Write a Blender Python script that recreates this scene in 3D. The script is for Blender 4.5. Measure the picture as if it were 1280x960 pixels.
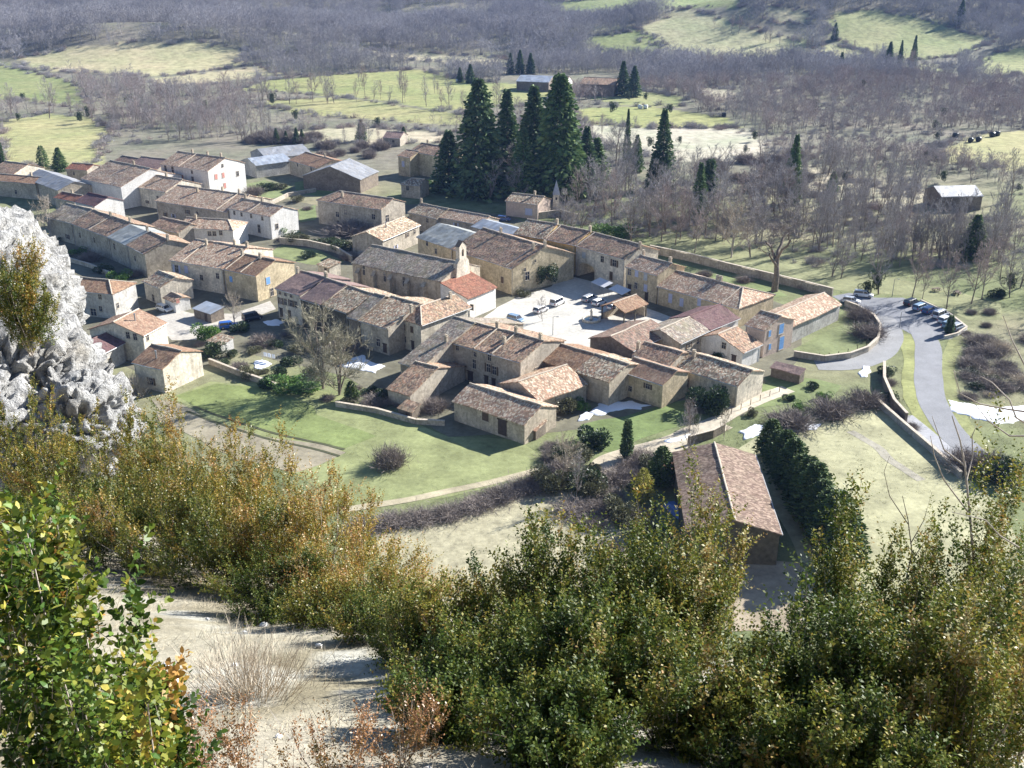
import bpy, bmesh, math, random
import numpy as np
from mathutils import Vector, Matrix

for o in list(bpy.data.objects):
    bpy.data.objects.remove(o)
SC = bpy.context.scene
COL = SC.collection
R = math.radians
random.seed(7)
RNG = np.random.default_rng(11)

# ------------------------------------------------------------------ camera, sky, sun, exposure
CAM_Z, PITCH, FPX, CX, CY = 73.7, 22.9, 1280.0, 640.0, 480.0
cam = bpy.data.cameras.new("camera")
cam.sensor_fit = 'HORIZONTAL'
cam.sensor_width = 36.0
cam.lens = 36.0 * FPX / 1280.0
cam.clip_start, cam.clip_end = 0.1, 12000
camo = bpy.data.objects.new("camera", cam)
COL.objects.link(camo)
camo.location = (0, 0, CAM_Z)
camo.rotation_euler = (R(90 - PITCH), 0, 0)
SC.camera = camo

HAZE = 0.00008
SUN_EL = 28.5
SUN_AZ = 34.0            # degrees from +X towards +Y
sun_dir = Vector((math.cos(R(SUN_EL)) * math.cos(R(SUN_AZ)), math.cos(R(SUN_EL)) * math.sin(R(SUN_AZ)), math.sin(R(SUN_EL))))
W = bpy.data.worlds.new("World")
SC.world = W
W.use_nodes = True
nt = W.node_tree
bg = nt.nodes['Background']
sky = nt.nodes.new('ShaderNodeTexSky')
sky.sky_type = 'NISHITA'
sky.sun_disc = False
sky.sun_elevation = R(SUN_EL)
sky.sun_rotation = R(90 - SUN_AZ)
sky.altitude = 500
sky.dust_density = 0.3
sky.ozone_density = 3.5
nt.links.new(sky.outputs[0], bg.inputs[0])
bg.inputs[1].default_value = 0.058
sl = bpy.data.lights.new("sun", 'SUN')
sl.energy = 5.0
sl.angle = R(0.55)
sl.color = (1.0, 0.975, 0.935)
so = bpy.data.objects.new("sun", sl)
COL.objects.link(so)
so.location = (200, 150, 300)
so.rotation_euler = (-sun_dir).to_track_quat('-Z', 'Y').to_euler()
SC.view_settings.view_transform = 'Standard'
SC.view_settings.look = 'None'
SC.view_settings.gamma = 1
SC.view_settings.use_curve_mapping = False
SC.view_settings.exposure = 1.47
SC.render.engine = 'CYCLES'
SC.cycles.max_bounces = 6
SC.cycles.diffuse_bounces = 3
SC.cycles.transparent_max_bounces = 4
SC.cycles.volume_bounces = 0
SC.cycles.use_denoising = True

# ------------------------------------------------------------------ geometry helpers
CT, ST = math.cos(R(PITCH)), math.sin(R(PITCH))

def ray(px, py):
    u = (px - CX) / FPX
    v = (CY - py) / FPX
    return np.array([u, CT + v * ST, -ST + v * CT])

def U(px, py, z=0.0):
    """point of the place at height z that the photograph shows at (px, py)"""
    d = ray(px, py)
    t = (z - CAM_Z) / d[2]
    return np.array([d[0] * t, d[1] * t, z])

def at_y(px, py, y):
    d = ray(px, py)
    t = y / d[1]
    return np.array([d[0] * t, y, CAM_Z + d[2] * t])

def hash3(ix, iy, iz):
    h = (ix.astype(np.int64) * 374761393 + iy.astype(np.int64) * 668265263 + iz.astype(np.int64) * 1274126177) & 0xffffffff
    h = ((h ^ (h >> 13)) * 1103515245) & 0xffffffff
    h = ((h ^ (h >> 16)) * 2246822519) & 0xffffffff
    return ((h ^ (h >> 15)) & 0xffffff) / float(0xffffff)

def vnoise(p):
    p = np.asarray(p, float)
    i = np.floor(p).astype(np.int64)
    f = p - i
    f = f * f * (3 - 2 * f)
    r = 0
    for dx in (0, 1):
        wx = f[:, 0] if dx else 1 - f[:, 0]
        for dy in (0, 1):
            wy = f[:, 1] if dy else 1 - f[:, 1]
            for dz in (0, 1):
                wz = f[:, 2] if dz else 1 - f[:, 2]
                r = r + wx * wy * wz * hash3(i[:, 0] + dx, i[:, 1] + dy, i[:, 2] + dz)
    return r

def fbm(p, octv=4, gain=0.5):
    p = np.asarray(p, float)
    a, s, r = 1.0, 0.0, 0
    for k in range(octv):
        r = r + a * vnoise(p * (2.03 ** k) + 17.3 * k)
        s += a
        a *= gain
    return r / s

def xy3(x, y, s, off=0.0):
    x = np.atleast_1d(np.asarray(x, float)); y = np.atleast_1d(np.asarray(y, float))
    return np.stack([x / s, y / s, np.full_like(x, off)], 1)

def smooth(a, b, x):
    t = np.clip((x - a) / (b - a), 0, 1)
    return t * t * (3 - 2 * t)

def mesh_np(name, V, F, mats, attr=None, smooth_faces=False, matidx=None):
    """mesh from numpy arrays; F is (N,k) or a list of such arrays"""
    if not isinstance(F, (list, tuple)):
        F = [F]
    F = [np.asarray(f, np.int32) for f in F if len(f)]
    me = bpy.data.meshes.new(name)
    V = np.asarray(V, np.float32)
    me.vertices.add(len(V))
    me.vertices.foreach_set('co', V.ravel())
    loops = np.concatenate([f.ravel() for f in F])
    tot = np.concatenate([np.full(len(f), f.shape[1], np.int32) for f in F])
    start = np.concatenate([[0], np.cumsum(tot)[:-1]]).astype(np.int32)
    me.loops.add(len(loops))
    me.loops.foreach_set('vertex_index', loops)
    me.polygons.add(len(tot))
    me.polygons.foreach_set('loop_start', start)
    me.polygons.foreach_set('loop_total', tot)
    if smooth_faces:
        me.polygons.foreach_set('use_smooth', np.ones(len(tot), bool))
    for m in (mats if isinstance(mats, (list, tuple)) else [mats]):
        me.materials.append(m)
    if matidx is not None:
        me.polygons.foreach_set('material_index', np.asarray(matidx, np.int32))
    me.update(calc_edges=True)
    if attr:
        for k, (dom, typ, val) in attr.items():
            a = me.attributes.new(k, typ, dom)
            a.data.foreach_set('color' if 'COLOR' in typ else 'value', np.asarray(val, np.float32).ravel())
    return me

class MB:
    """collects small shapes into one mesh"""
    def __init__(s):
        s.v, s.f, s.m = [], [], []
    def add(s, V, F, m=0):
        b = len(s.v)
        s.v += [tuple(map(float, p)) for p in V]
        s.f += [tuple(b + i for i in f) for f in F]
        s.m += [m] * len(F)
        return s
    def box(s, c, d, m=0, taper=1.0, rz=0.0):
        x, y, z = c; a, b, h = d[0] / 2, d[1] / 2, d[2] / 2
        V = []
        cr, sr = math.cos(rz), math.sin(rz)
        for zz, k in ((-h, 1.0), (h, taper)):
            for sx, sy in ((-1, -1), (1, -1), (1, 1), (-1, 1)):
                px, py = sx * a * k, sy * b * k
                V.append((x + px * cr - py * sr, y + px * sr + py * cr, z + zz))
        s.add(V, [(3, 2, 1, 0), (4, 5, 6, 7), (0, 1, 5, 4), (1, 2, 6, 5), (2, 3, 7, 6), (3, 0, 4, 7)], m)
        return s
    def tube(s, pts, rad, n=6, m=0, cap=True):
        pts = [np.array(p, float) for p in pts]
        if not hasattr(rad, '__len__'):
            rad = [rad] * len(pts)
        V = []
        for i, p in enumerate(pts):
            t = pts[min(i + 1, len(pts) - 1)] - pts[max(i - 1, 0)]
            t = t / (np.linalg.norm(t) + 1e-9)
            ref = np.array([0, 0, 1.0]) if abs(t[2]) < 0.9 else np.array([1.0, 0, 0])
            u = np.cross(t, ref); u /= np.linalg.norm(u)
            w = np.cross(t, u)
            for k in range(n):
                a = 2 * math.pi * k / n
                V.append(p + rad[i] * (u * math.cos(a) + w * math.sin(a)))
        F = []
        for i in range(len(pts) - 1):
            for k in range(n):
                F.append((i * n + k, i * n + (k + 1) % n, (i + 1) * n + (k + 1) % n, (i + 1) * n + k))
        if cap:
            F.append(tuple(range(n))[::-1])
            F.append(tuple((len(pts) - 1) * n + k for k in range(n)))
        s.add(V, F, m)
        return s
    def lathe(s, prof, n=14, m=0, c=(0, 0, 0)):
        V, F = [], []
        for r, z in prof:
            for k in range(n):
                a = 2 * math.pi * k / n
                V.append((c[0] + r * math.cos(a), c[1] + r * math.sin(a), c[2] + z))
        for i in range(len(prof) - 1):
            for k in range(n):
                F.append((i * n + k, i * n + (k + 1) % n, (i + 1) * n + (k + 1) % n, (i + 1) * n + k))
        F.append(tuple(range(n))[::-1]); F.append(tuple((len(prof) - 1) * n + k for k in range(n)))
        s.add(V, F, m)
        return s
    def mesh(s, name, mats, smooth_faces=False):
        me = bpy.data.meshes.new(name)
        me.from_pydata(s.v, [], s.f)
        for m in (mats if isinstance(mats, (list, tuple)) else [mats]):
            me.materials.append(m)
        me.polygons.foreach_set('material_index', s.m)
        if smooth_faces:
            me.polygons.foreach_set('use_smooth', [True] * len(s.f))
        me.update()
        return me

def link(name, me, parent=None, loc=None, rz=None, scale=None):
    o = bpy.data.objects.new(name, me)
    COL.objects.link(o)
    if parent is not None:
        o.parent = parent
    if loc is not None:
        o.location = [float(c) for c in loc]
    if rz is not None:
        o.rotation_euler = (0, 0, rz)
    if scale is not None:
        o.scale = scale if hasattr(scale, '__len__') else (scale,) * 3
    return o

def tag(o, label, cat=None, group=None, kind=None):
    o['label'] = label
    if cat: o['category'] = cat
    if group: o['group'] = group
    if kind: o['kind'] = kind
    return o

def thing(name, label, cat, loc=(0, 0, 0), rz=0.0, group=None):
    return tag(link(name, None, None, loc, rz), label, cat, group)

def struct(name, me, label):
    o = link(name, me)
    o['kind'] = 'structure'; o['label'] = label
    return o

# ------------------------------------------------------------------ materials
def nmat(name):
    m = bpy.data.materials.new(name)
    m.use_nodes = True
    t = m.node_tree
    return m, t, t.nodes['Principled BSDF']

def N(t, typ, **kw):
    n = t.nodes.new(typ)
    for k, v in kw.items():
        setattr(n, k, v)
    return n

def noise(t, scale, detail=4, rough=0.6, vec=None, stretch=None):
    n = N(t, 'ShaderNodeTexNoise')
    n.inputs['Scale'].default_value = scale
    n.inputs['Detail'].default_value = detail
    n.inputs['Roughness'].default_value = rough
    if vec is None:
        vec = N(t, 'ShaderNodeNewGeometry').outputs['Position']
    if stretch:
        mp = N(t, 'ShaderNodeMapping')
        mp.inputs['Scale'].default_value = stretch
        t.links.new(vec, mp.inputs[0]); vec = mp.outputs[0]
    t.links.new(vec, n.inputs['Vector'])
    return n.outputs['Fac']

def ramp(t, fac, stops, interp='LINEAR'):
    r = N(t, 'ShaderNodeValToRGB')
    r.color_ramp.interpolation = interp
    while len(r.color_ramp.elements) < len(stops):
        r.color_ramp.elements.new(0.5)
    for e, (p, c) in zip(r.color_ramp.elements, stops):
        e.position = p
        e.color = (*c, 1) if len(c) == 3 else c
    t.links.new(fac, r.inputs[0])
    return r.outputs[0]

def mixc(t, fac, a, b, mode='MIX'):
    n = N(t, 'ShaderNodeMix', data_type='RGBA', blend_type=mode)
    for i, v in ((0, fac), (6, a), (7, b)):
        if hasattr(v, 'links') or hasattr(v, 'is_linked'):
            t.links.new(v, n.inputs[i])
        elif i == 0:
            n.inputs[0].default_value = v
        else:
            n.inputs[i].default_value = (*v, 1)
    return n.outputs[2]

def math_n(t, op, a, b=None):
    n = N(t, 'ShaderNodeMath', operation=op)
    for i, v in ((0, a), (1, b)):
        if v is None: continue
        if hasattr(v, 'is_linked'): t.links.new(v, n.inputs[i])
        else: n.inputs[i].default_value = v
    return n.outputs[0]

def bump(t, b, h, dist=0.05, strength=0.6):
    n = N(t, 'ShaderNodeBump')
    n.inputs['Strength'].default_value = strength
    n.inputs['Distance'].default_value = dist
    t.links.new(h, n.inputs['Height'])
    t.links.new(n.outputs[0], b.inputs['Normal'])

def m_plain(name, col, rough=0.7, amt=0.25, scale=2.0, metal=0.0, spec=0.3, bd=0.0):
    m, t, b = nmat(name)
    f = noise(t, scale, 5)
    lo = tuple(c * (1 - amt) for c in col); hi = tuple(min(1, c * (1 + amt)) for c in col)
    t.links.new(ramp(t, f, [(0.3, lo), (0.7, hi)]), b.inputs['Base Color'])
    b.inputs['Roughness'].default_value = rough
    b.inputs['Metallic'].default_value = metal
    b.inputs['Specular IOR Level'].default_value = spec
    if bd: bump(t, b, f, bd)
    return m

def m_wall(name, col, amt=0.28, stain=(0.2, 0.17, 0.13)):
    """lime render or rubble: blotches, fine grain and rain streaks"""
    m, t, b = nmat(name)
    big = noise(t, 0.35, 4)
    fine = noise(t, 3.5, 5, 0.7)
    stre = noise(t, 1.0, 4, 0.6, None, (1.6, 1.6, 0.12))
    c = ramp(t, big, [(0.3, tuple(x * (1 - amt) for x in col)), (0.7, tuple(min(.9, x * (1 + amt * .6)) for x in col))])
    c = mixc(t, ramp(t, stre, [(0.52, (0, 0, 0)), (0.75, (.55, .55, .55))]), c, stain)
    c = mixc(t, 0.5, c, ramp(t, fine, [(0.25, (.45, .45, .45)), (0.75, (1.35, 1.35, 1.35))]), 'MULTIPLY')
    vo = N(t, 'ShaderNodeTexVoronoi'); vo.inputs['Scale'].default_value = 2.2
    t.links.new(N(t, 'ShaderNodeNewGeometry').outputs['Position'], vo.inputs['Vector'])
    sx = N(t, 'ShaderNodeSeparateColor'); t.links.new(vo.outputs['Color'], sx.inputs[0])
    c = mixc(t, min(.9, amt * 2.2), c, ramp(t, sx.outputs[0], [(0, (.66, .65, .63)), (1, (1.22, 1.2, 1.16))]), 'MULTIPLY')
    t.links.new(c, b.inputs['Base Color'])
    b.inputs['Roughness'].default_value = 0.9
    b.inputs['Specular IOR Level'].default_value = 0.15
    bump(t, b, fine, 0.06, 0.7)
    return m

def m_roof(name, pal, moss=0.25, mosscol=(.23, .21, .13), tw=0.24, tl=0.38, rough=0.85, bumpd=0.07):
    """canal tiles: every tile its own tone, laid in columns down the slope"""
    m, t, b = nmat(name)
    uv = N(t, 'ShaderNodeUVMap').outputs[0]
    sp = N(t, 'ShaderNodeSeparateXYZ'); t.links.new(uv, sp.inputs[0])
    u, v = sp.outputs[0], sp.outputs[1]
    cu = math_n(t, 'FLOOR', math_n(t, 'DIVIDE', u, tw))
    sh = math_n(t, 'MULTIPLY', math_n(t, 'FRACT', math_n(t, 'MULTIPLY', cu, 0.617)), 1.0)
    cv = math_n(t, 'FLOOR', math_n(t, 'ADD', math_n(t, 'DIVIDE', v, tl), sh))
    cb = N(t, 'ShaderNodeCombineXYZ'); t.links.new(cu, cb.inputs[0]); t.links.new(cv, cb.inputs[1])
    oi = N(t, 'ShaderNodeObjectInfo'); t.links.new(math_n(t, 'MULTIPLY', oi.outputs['Random'], 97.0), cb.inputs[2])
    wn = N(t, 'ShaderNodeTexWhiteNoise'); t.links.new(cb.outputs[0], wn.inputs['Vector'])
    n = len(pal)
    c = ramp(t, wn.outputs['Value'], [(i / n, p) for i, p in enumerate(pal)], 'CONSTANT')
    big = noise(t, 0.45, 4, 0.65)
    c = mixc(t, ramp(t, big, [(0.46, (0, 0, 0)), (0.66, (moss * 2,) * 3)]), c, mosscol)
    med = noise(t, 1.3, 3)
    c = mixc(t, 1.0, c, ramp(t, med, [(0.25, (.72, .7, .68)), (0.75, (1.22, 1.22, 1.22))]), 'MULTIPLY')
    t.links.new(c, b.inputs['Base Color'])
    b.inputs['Roughness'].default_value = rough
    b.inputs['Specular IOR Level'].default_value = 0.2
    col = math_n(t, 'SINE', math_n(t, 'MULTIPLY', u, 2 * math.pi / tw))
    row = math_n(t, 'FRACT', math_n(t, 'ADD', math_n(t, 'DIVIDE', v, tl), sh))
    h = math_n(t, 'ADD', math_n(t, 'MULTIPLY', col, 0.5), math_n(t, 'ADD', math_n(t, 'MULTIPLY', row, 0.35), wn.outputs['Value']))
    bump(t, b, h, bumpd, 0.8)
    return m

def m_sheet(name, col, pitch=0.9, dirt=(.3, .27, .22)):
    """corrugated sheets with joints and streaks"""
    m, t, b = nmat(name)
    uv = N(t, 'ShaderNodeUVMap').outputs[0]
    sp = N(t, 'ShaderNodeSeparateXYZ'); t.links.new(uv, sp.inputs[0])
    cb = N(t, 'ShaderNodeCombineXYZ')
    t.links.new(math_n(t, 'FLOOR', math_n(t, 'DIVIDE', sp.outputs[0], pitch)), cb.inputs[0])
    t.links.new(math_n(t, 'FLOOR', math_n(t, 'DIVIDE', sp.outputs[1], 2.2)), cb.inputs[1])
    wn = N(t, 'ShaderNodeTexWhiteNoise'); t.links.new(cb.outputs[0], wn.inputs['Vector'])
    c = ramp(t, wn.outputs['Value'], [(0, tuple(x * .75 for x in col)), (1, tuple(min(.9, x * 1.2) for x in col))])
    c = mixc(t, ramp(t, noise(t, 0.8, 5, .7), [(.45, (0, 0, 0)), (.7, (.7, .7, .7))]), c, dirt)
    t.links.new(c, b.inputs['Base Color'])
    b.inputs['Roughness'].default_value = 0.55
    bump(t, b, math_n(t, 'SINE', math_n(t, 'MULTIPLY', sp.outputs[0], 2 * math.pi / 0.25)), 0.03, 0.6)
    return m

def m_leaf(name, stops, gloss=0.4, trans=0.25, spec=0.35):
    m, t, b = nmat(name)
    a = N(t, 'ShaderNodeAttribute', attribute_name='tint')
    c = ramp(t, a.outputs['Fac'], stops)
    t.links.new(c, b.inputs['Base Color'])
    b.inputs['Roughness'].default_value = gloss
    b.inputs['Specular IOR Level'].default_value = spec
    if trans > 0:
        tr = N(t, 'ShaderNodeBsdfTranslucent'); t.links.new(c, tr.inputs['Color'])
        mx = N(t, 'ShaderNodeMixShader'); mx.inputs[0].default_value = trans
        t.links.new(b.outputs[0], mx.inputs[1]); t.links.new(tr.outputs[0], mx.inputs[2])
        t.links.new(mx.outputs[0], t.nodes['Material Output'].inputs['Surface'])
    return m

def m_cover(name, attr='cover', amt=0.4, s1=0.25, s2=2.5, bd=0.08):
    m, t, b = nmat(name)
    a = N(t, 'ShaderNodeAttribute', attribute_name=attr)
    n1 = noise(t, s1, 6, 0.65); n2 = noise(t, s2, 4, 0.7); n3 = noise(t, 0.03, 4, 0.6)
    c = mixc(t, 1.0, a.outputs['Color'], ramp(t, n1, [(.25, (1 - amt,) * 3), (.75, (1 + amt,) * 3)]), 'MULTIPLY')
    c = mixc(t, 1.0, c, ramp(t, n3, [(.3, (.82, .9, .8)), (.7, (1.16, 1.08, 1.1))]), 'MULTIPLY')
    c = mixc(t, 0.6, c, ramp(t, n2, [(.25, (.55,) * 3), (.75, (1.4,) * 3)]), 'MULTIPLY')
    t.links.new(c, b.inputs['Base Color'])
    b.inputs['Roughness'].default_value = 0.95
    b.inputs['Specular IOR Level'].default_value = 0.1
    bump(t, b, n2, bd, 0.7)
    return m

M = {}
M['cover'] = m_cover('ground_cover')
# roofs
M['r_brown'] = m_roof('roof_brown', [(0.262, 0.179, 0.133), (0.355, 0.241, 0.168), (0.463, 0.315, 0.225), (0.185, 0.136, 0.105), (0.554, 0.405, 0.281), (0.400, 0.225, 0.140)])
M['r_dark'] = m_roof('roof_dark', [(0.207, 0.152, 0.120), (0.272, 0.189, 0.148), (0.352, 0.250, 0.190), (0.160, 0.122, 0.098), (0.305, 0.181, 0.133)], 0.15)
M['r_grey'] = m_roof('roof_grey', [(0.296, 0.255, 0.211), (0.385, 0.340, 0.281), (0.237, 0.202, 0.172), (0.489, 0.434, 0.343), (0.356, 0.263, 0.203), (0.208, 0.170, 0.140)], 0.35)
M['r_mott'] = m_roof('roof_mottled', [(0.428, 0.333, 0.236), (0.252, 0.187, 0.131), (0.579, 0.480, 0.341), (0.189, 0.140, 0.105), (0.467, 0.280, 0.183), (0.680, 0.612, 0.459), (0.315, 0.226, 0.157)], 0.2)
M['r_orange'] = m_roof('roof_orange', [(0.306, 0.184, 0.115), (0.348, 0.213, 0.130), (0.255, 0.150, 0.095), (0.383, 0.262, 0.175), (0.230, 0.141, 0.095)], 0.1)
M['r_pink'] = m_roof('roof_pinkish', [(0.353, 0.225, 0.153), (0.312, 0.189, 0.131), (0.394, 0.279, 0.198), (0.279, 0.180, 0.126)], 0.08)
M['r_rose'] = m_roof('roof_rose', [(0.462, 0.310, 0.224), (0.376, 0.259, 0.183), (0.572, 0.439, 0.319), (0.303, 0.207, 0.148), (0.656, 0.557, 0.413), (0.426, 0.259, 0.171)], 0.12)
M['r_red'] = m_roof('roof_red', [(.30, .13, .085), (.25, .11, .075), (.35, .165, .105), (.20, .09, .065)], 0.1)
M['r_plum'] = m_roof('roof_plum', [(0.247, 0.171, 0.155), (0.284, 0.197, 0.173), (0.228, 0.159, 0.142), (0.309, 0.216, 0.185)], 0.1, (.2, .17, .14))
M['r_plumdk'] = m_roof('roof_plum_dark', [(.15, .085, .085), (.18, .10, .10), (.13, .075, .08), (.17, .105, .10)], 0.05)
M['r_barn'] = m_roof('roof_barn', [(0.228, 0.160, 0.122), (0.186, 0.128, 0.100), (0.288, 0.208, 0.160), (0.153, 0.104, 0.082), (0.339, 0.256, 0.197)], 0.1)
M['s_grey'] = m_sheet('sheet_grey', (.27, .28, .30))
M['s_blue'] = m_sheet('sheet_blue_grey', (.30, .34, .40), 1.1, (.34, .33, .32))
M['s_fibro'] = m_sheet('sheet_fibro', (.36, .37, .35), 1.0, (.14, .13, .09))
M['ridge'] = m_plain('ridge_mortar', (.50, .43, .34), 0.9, 0.3, 3.0, bd=.03)
# walls
M['w_stone'] = m_wall('wall_stone', (0.452, 0.403, 0.330))
M['w_warm'] = m_wall('wall_warm', (0.520, 0.448, 0.347))
M['w_ochre'] = m_wall('wall_ochre', (0.576, 0.482, 0.325))
M['w_yellow'] = m_wall('wall_yellow', (0.655, 0.493, 0.220), 0.18, (.42, .35, .24))
M['w_cream'] = m_wall('wall_cream', (0.678, 0.616, 0.506))
M['w_white'] = m_wall('wall_white', (.72, .70, .66), 0.12, (.4, .37, .32))
M['w_pink'] = m_wall('wall_pink', (.56, .45, .375), 0.12, (.42, .33, .27))
M['w_grey'] = m_wall('wall_grey', (0.475, 0.459, 0.429))
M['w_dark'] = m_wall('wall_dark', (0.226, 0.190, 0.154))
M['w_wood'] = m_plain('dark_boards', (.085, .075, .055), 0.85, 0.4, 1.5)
M['pane'] = m_plain('window_glass', (.035, .04, .05), 0.12, 0.3, 1.0, spec=0.6)
M['frame'] = m_plain('window_frame', (.42, .37, .31), 0.8, 0.2, 3.0)
M['surround'] = m_plain('window_surround', (.46, .40, .31), 0.9, 0.2, 3.0)
M['sh_blue'] = m_plain('shutter_blue', (.16, .33, .62), 0.6, 0.12)
M['sh_brown'] = m_plain('shutter_brown', (.11, .075, .05), 0.7, 0.25)
M['sh_grey'] = m_plain('shutter_grey', (.40, .42, .44), 0.6, 0.15)
M['sh_red'] = m_plain('shutter_salmon', (.52, .24, .20), 0.6, 0.15)
M['sh_lav'] = m_plain('shutter_lavender', (.42, .44, .58), 0.6, 0.12)
M['door'] = m_plain('door_wood', (.075, .055, .045), 0.7, 0.3)
M['gutter'] = m_plain('gutter_zinc', (.45, .46, .46), 0.5, 0.15, 2, 0.3)
M['metal'] = m_plain('metal_grey', (.30, .31, .32), 0.5, 0.2, 2, 0.5)
M['bark'] = m_plain('bark', (.205, .165, .135), 0.95, 0.35, 2.0, bd=.03)
M['bark_pale'] = m_plain('bark_pale', (.40, .35, .30), 0.95, 0.3, 2.0)
M['twig'] = m_plain('twigs', (.35, .325, .31), 0.95, 0.3, 0.15)
M['twig_near'] = m_plain('twigs_near', (.235, .20, .175), 0.95, 0.35, 0.4)
M['twig_olive'] = m_plain('twigs_olive', (.31, .285, .205), 0.95, 0.3, 0.4)
M['twig_warm'] = m_plain('twigs_warm', (.34, .28, .255), 0.95, 0.3, 0.15)
M['twig_far'] = m_plain('twigs_far', (.33, .315, .32), 0.95, 0.35, 0.02)
M['twig_pale'] = m_plain('twigs_pale', (.42, .36, .28), 0.95, 0.3, 0.3)
M['conifer'] = m_leaf('conifer_needles', [(0, (.02, .05, .025)), (.5, (.085, .14, .06)), (1, (.22, .28, .12))], 0.7, 0.12, 0.15)
M['conifer_lt'] = m_leaf('conifer_light', [(0, (.03, .07, .025)), (.5, (.10, .17, .06)), (1, (.25, .31, .12))], 0.7, 0.12, 0.15)
M['thuja'] = m_leaf('thuja_spray', [(0, (.02, .045, .014)), (.5, (.06, .105, .028)), (1, (.16, .20, .06))], 0.65, 0.05, 0.2)
M['golden'] = m_leaf('golden_spray', [(0, (.10, .10, .015)), (.5, (.26, .25, .04)), (1, (.42, .38, .07))], 0.6, 0.1, 0.2)
M['ever'] = m_leaf('evergreen_leaf', [(0, (.014, .03, .012)), (.5, (.04, .075, .028)), (1, (.10, .14, .06))], 0.5, 0.1)
M['grn'] = m_leaf('bright_leaf', [(0, (.04, .09, .015)), (.5, (.09, .18, .03)), (1, (.17, .28, .06))], 0.5, 0.2)
M['olive'] = m_leaf('olive_leaf', [(0, (.06, .065, .03)), (.5, (.14, .14, .07)), (1, (.26, .25, .14))], 0.6, 0.1)
M['ivy'] = m_leaf('ivy_leaf', [(0, (.02, .035, .01)), (.5, (.05, .08, .025)), (1, (.11, .15, .05))], 0.5, 0.1)
M['box'] = m_leaf('box_leaf', [(0, (.022, .048, .008)), (.3, (.062, .10, .016)), (.55, (.15, .175, .03)), (.75, (.29, .255, .045)), (.88, (.31, .17, .045)), (1, (.46, .42, .2))], 0.5, 0.32, 0.25)
M['box_near'] = m_leaf('box_leaf_near', [(0, (.025, .055, .008)), (.35, (.07, .125, .012)), (.65, (.17, .20, .022)), (.85, (.33, .27, .035)), (1, (.38, .20, .05))], 0.48, 0.3, 0.3)
M['box_gold'] = m_leaf('box_leaf_gold', [(0, (.035, .065, .01)), (.3, (.11, .135, .02)), (.55, (.24, .205, .032)), (.75, (.37, .25, .045)), (.9, (.38, .165, .05)), (1, (.48, .36, .17))], 0.42, 0.3, 0.35)
M['box_rust'] = m_leaf('box_leaf_rust', [(0, (.06, .055, .015)), (.3, (.16, .10, .03)), (.6, (.28, .14, .05)), (.85, (.40, .20, .09)), (1, (.45, .33, .22))], 0.4, 0.25, 0.4)
M['snow'] = m_plain('snow', (.82, .84, .88), 0.6, 0.05, 3.0, spec=.3, bd=.05)
# ------------------------------------------------------------------ the land
def T(x, y):
    """height of the valley ground"""
    x = np.atleast_1d(np.asarray(x, float)); y = np.atleast_1d(np.asarray(y, float)) / 0.711
    far = smooth(560, 1000, y)
    z = 1.6 * (fbm(xy3(x, y, 90), 3) - 0.5) * smooth(500, 640, y)
    z = z + far * 7.0 * (fbm(xy3(x, y, 260, 3.3), 3) - 0.5)
    t = np.maximum(y - 1000, 0)
    z = z + 0.045 * t * smooth(1000, 1250, y) + 0.00007 * np.maximum(y - 1500, 0) ** 2
    z = z + smooth(1020, 1450, y) * 46 * (fbm(xy3(x, y, 330, 9.1), 4) - 0.5)
    for cx, cy, sx, sy, h in ((-290, 1130, 170, 90, 20), (210, 1280, 130, 90, 24), (420, 1300, 120, 80, 18), (430, 1090, 80, 70, 15), (60, 1180, 120, 60, 8)):
        z = z + h * np.exp(-((x - cx) / sx) ** 2 - ((y - cy) / sy) ** 2)
    return np.minimum(z, 420 + 0 * z)

def G(px, py):
    """point of the ground seen at (px, py)"""
    d = ray(px, py)
    ts = np.linspace(90, 2500, 2600)
    P = d[None, :] * ts[:, None]
    dz = CAM_Z + P[:, 2] - T(P[:, 0], P[:, 1])
    k = np.argmax(dz < 0)
    if dz[k] >= 0: k = len(ts) - 1
    k = max(k, 1)
    f = dz[k - 1] / (dz[k - 1] - dz[k] + 1e-9)
    t = ts[k - 1] + f * (ts[k] - ts[k - 1])
    return np.array([d[0] * t, d[1] * t, CAM_Z + d[2] * t])

def inpoly(x, y, poly):
    r = np.zeros(len(x), bool)
    n = len(poly); j = n - 1
    for i in range(n):
        xi, yi = poly[i][:2]; xj, yj = poly[j][:2]
        c = ((yi > y) != (yj > y)) & (x < (xj - xi) * (y - yi) / (yj - yi + 1e-12) + xi)
        r ^= c
        j = i
    return r

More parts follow.
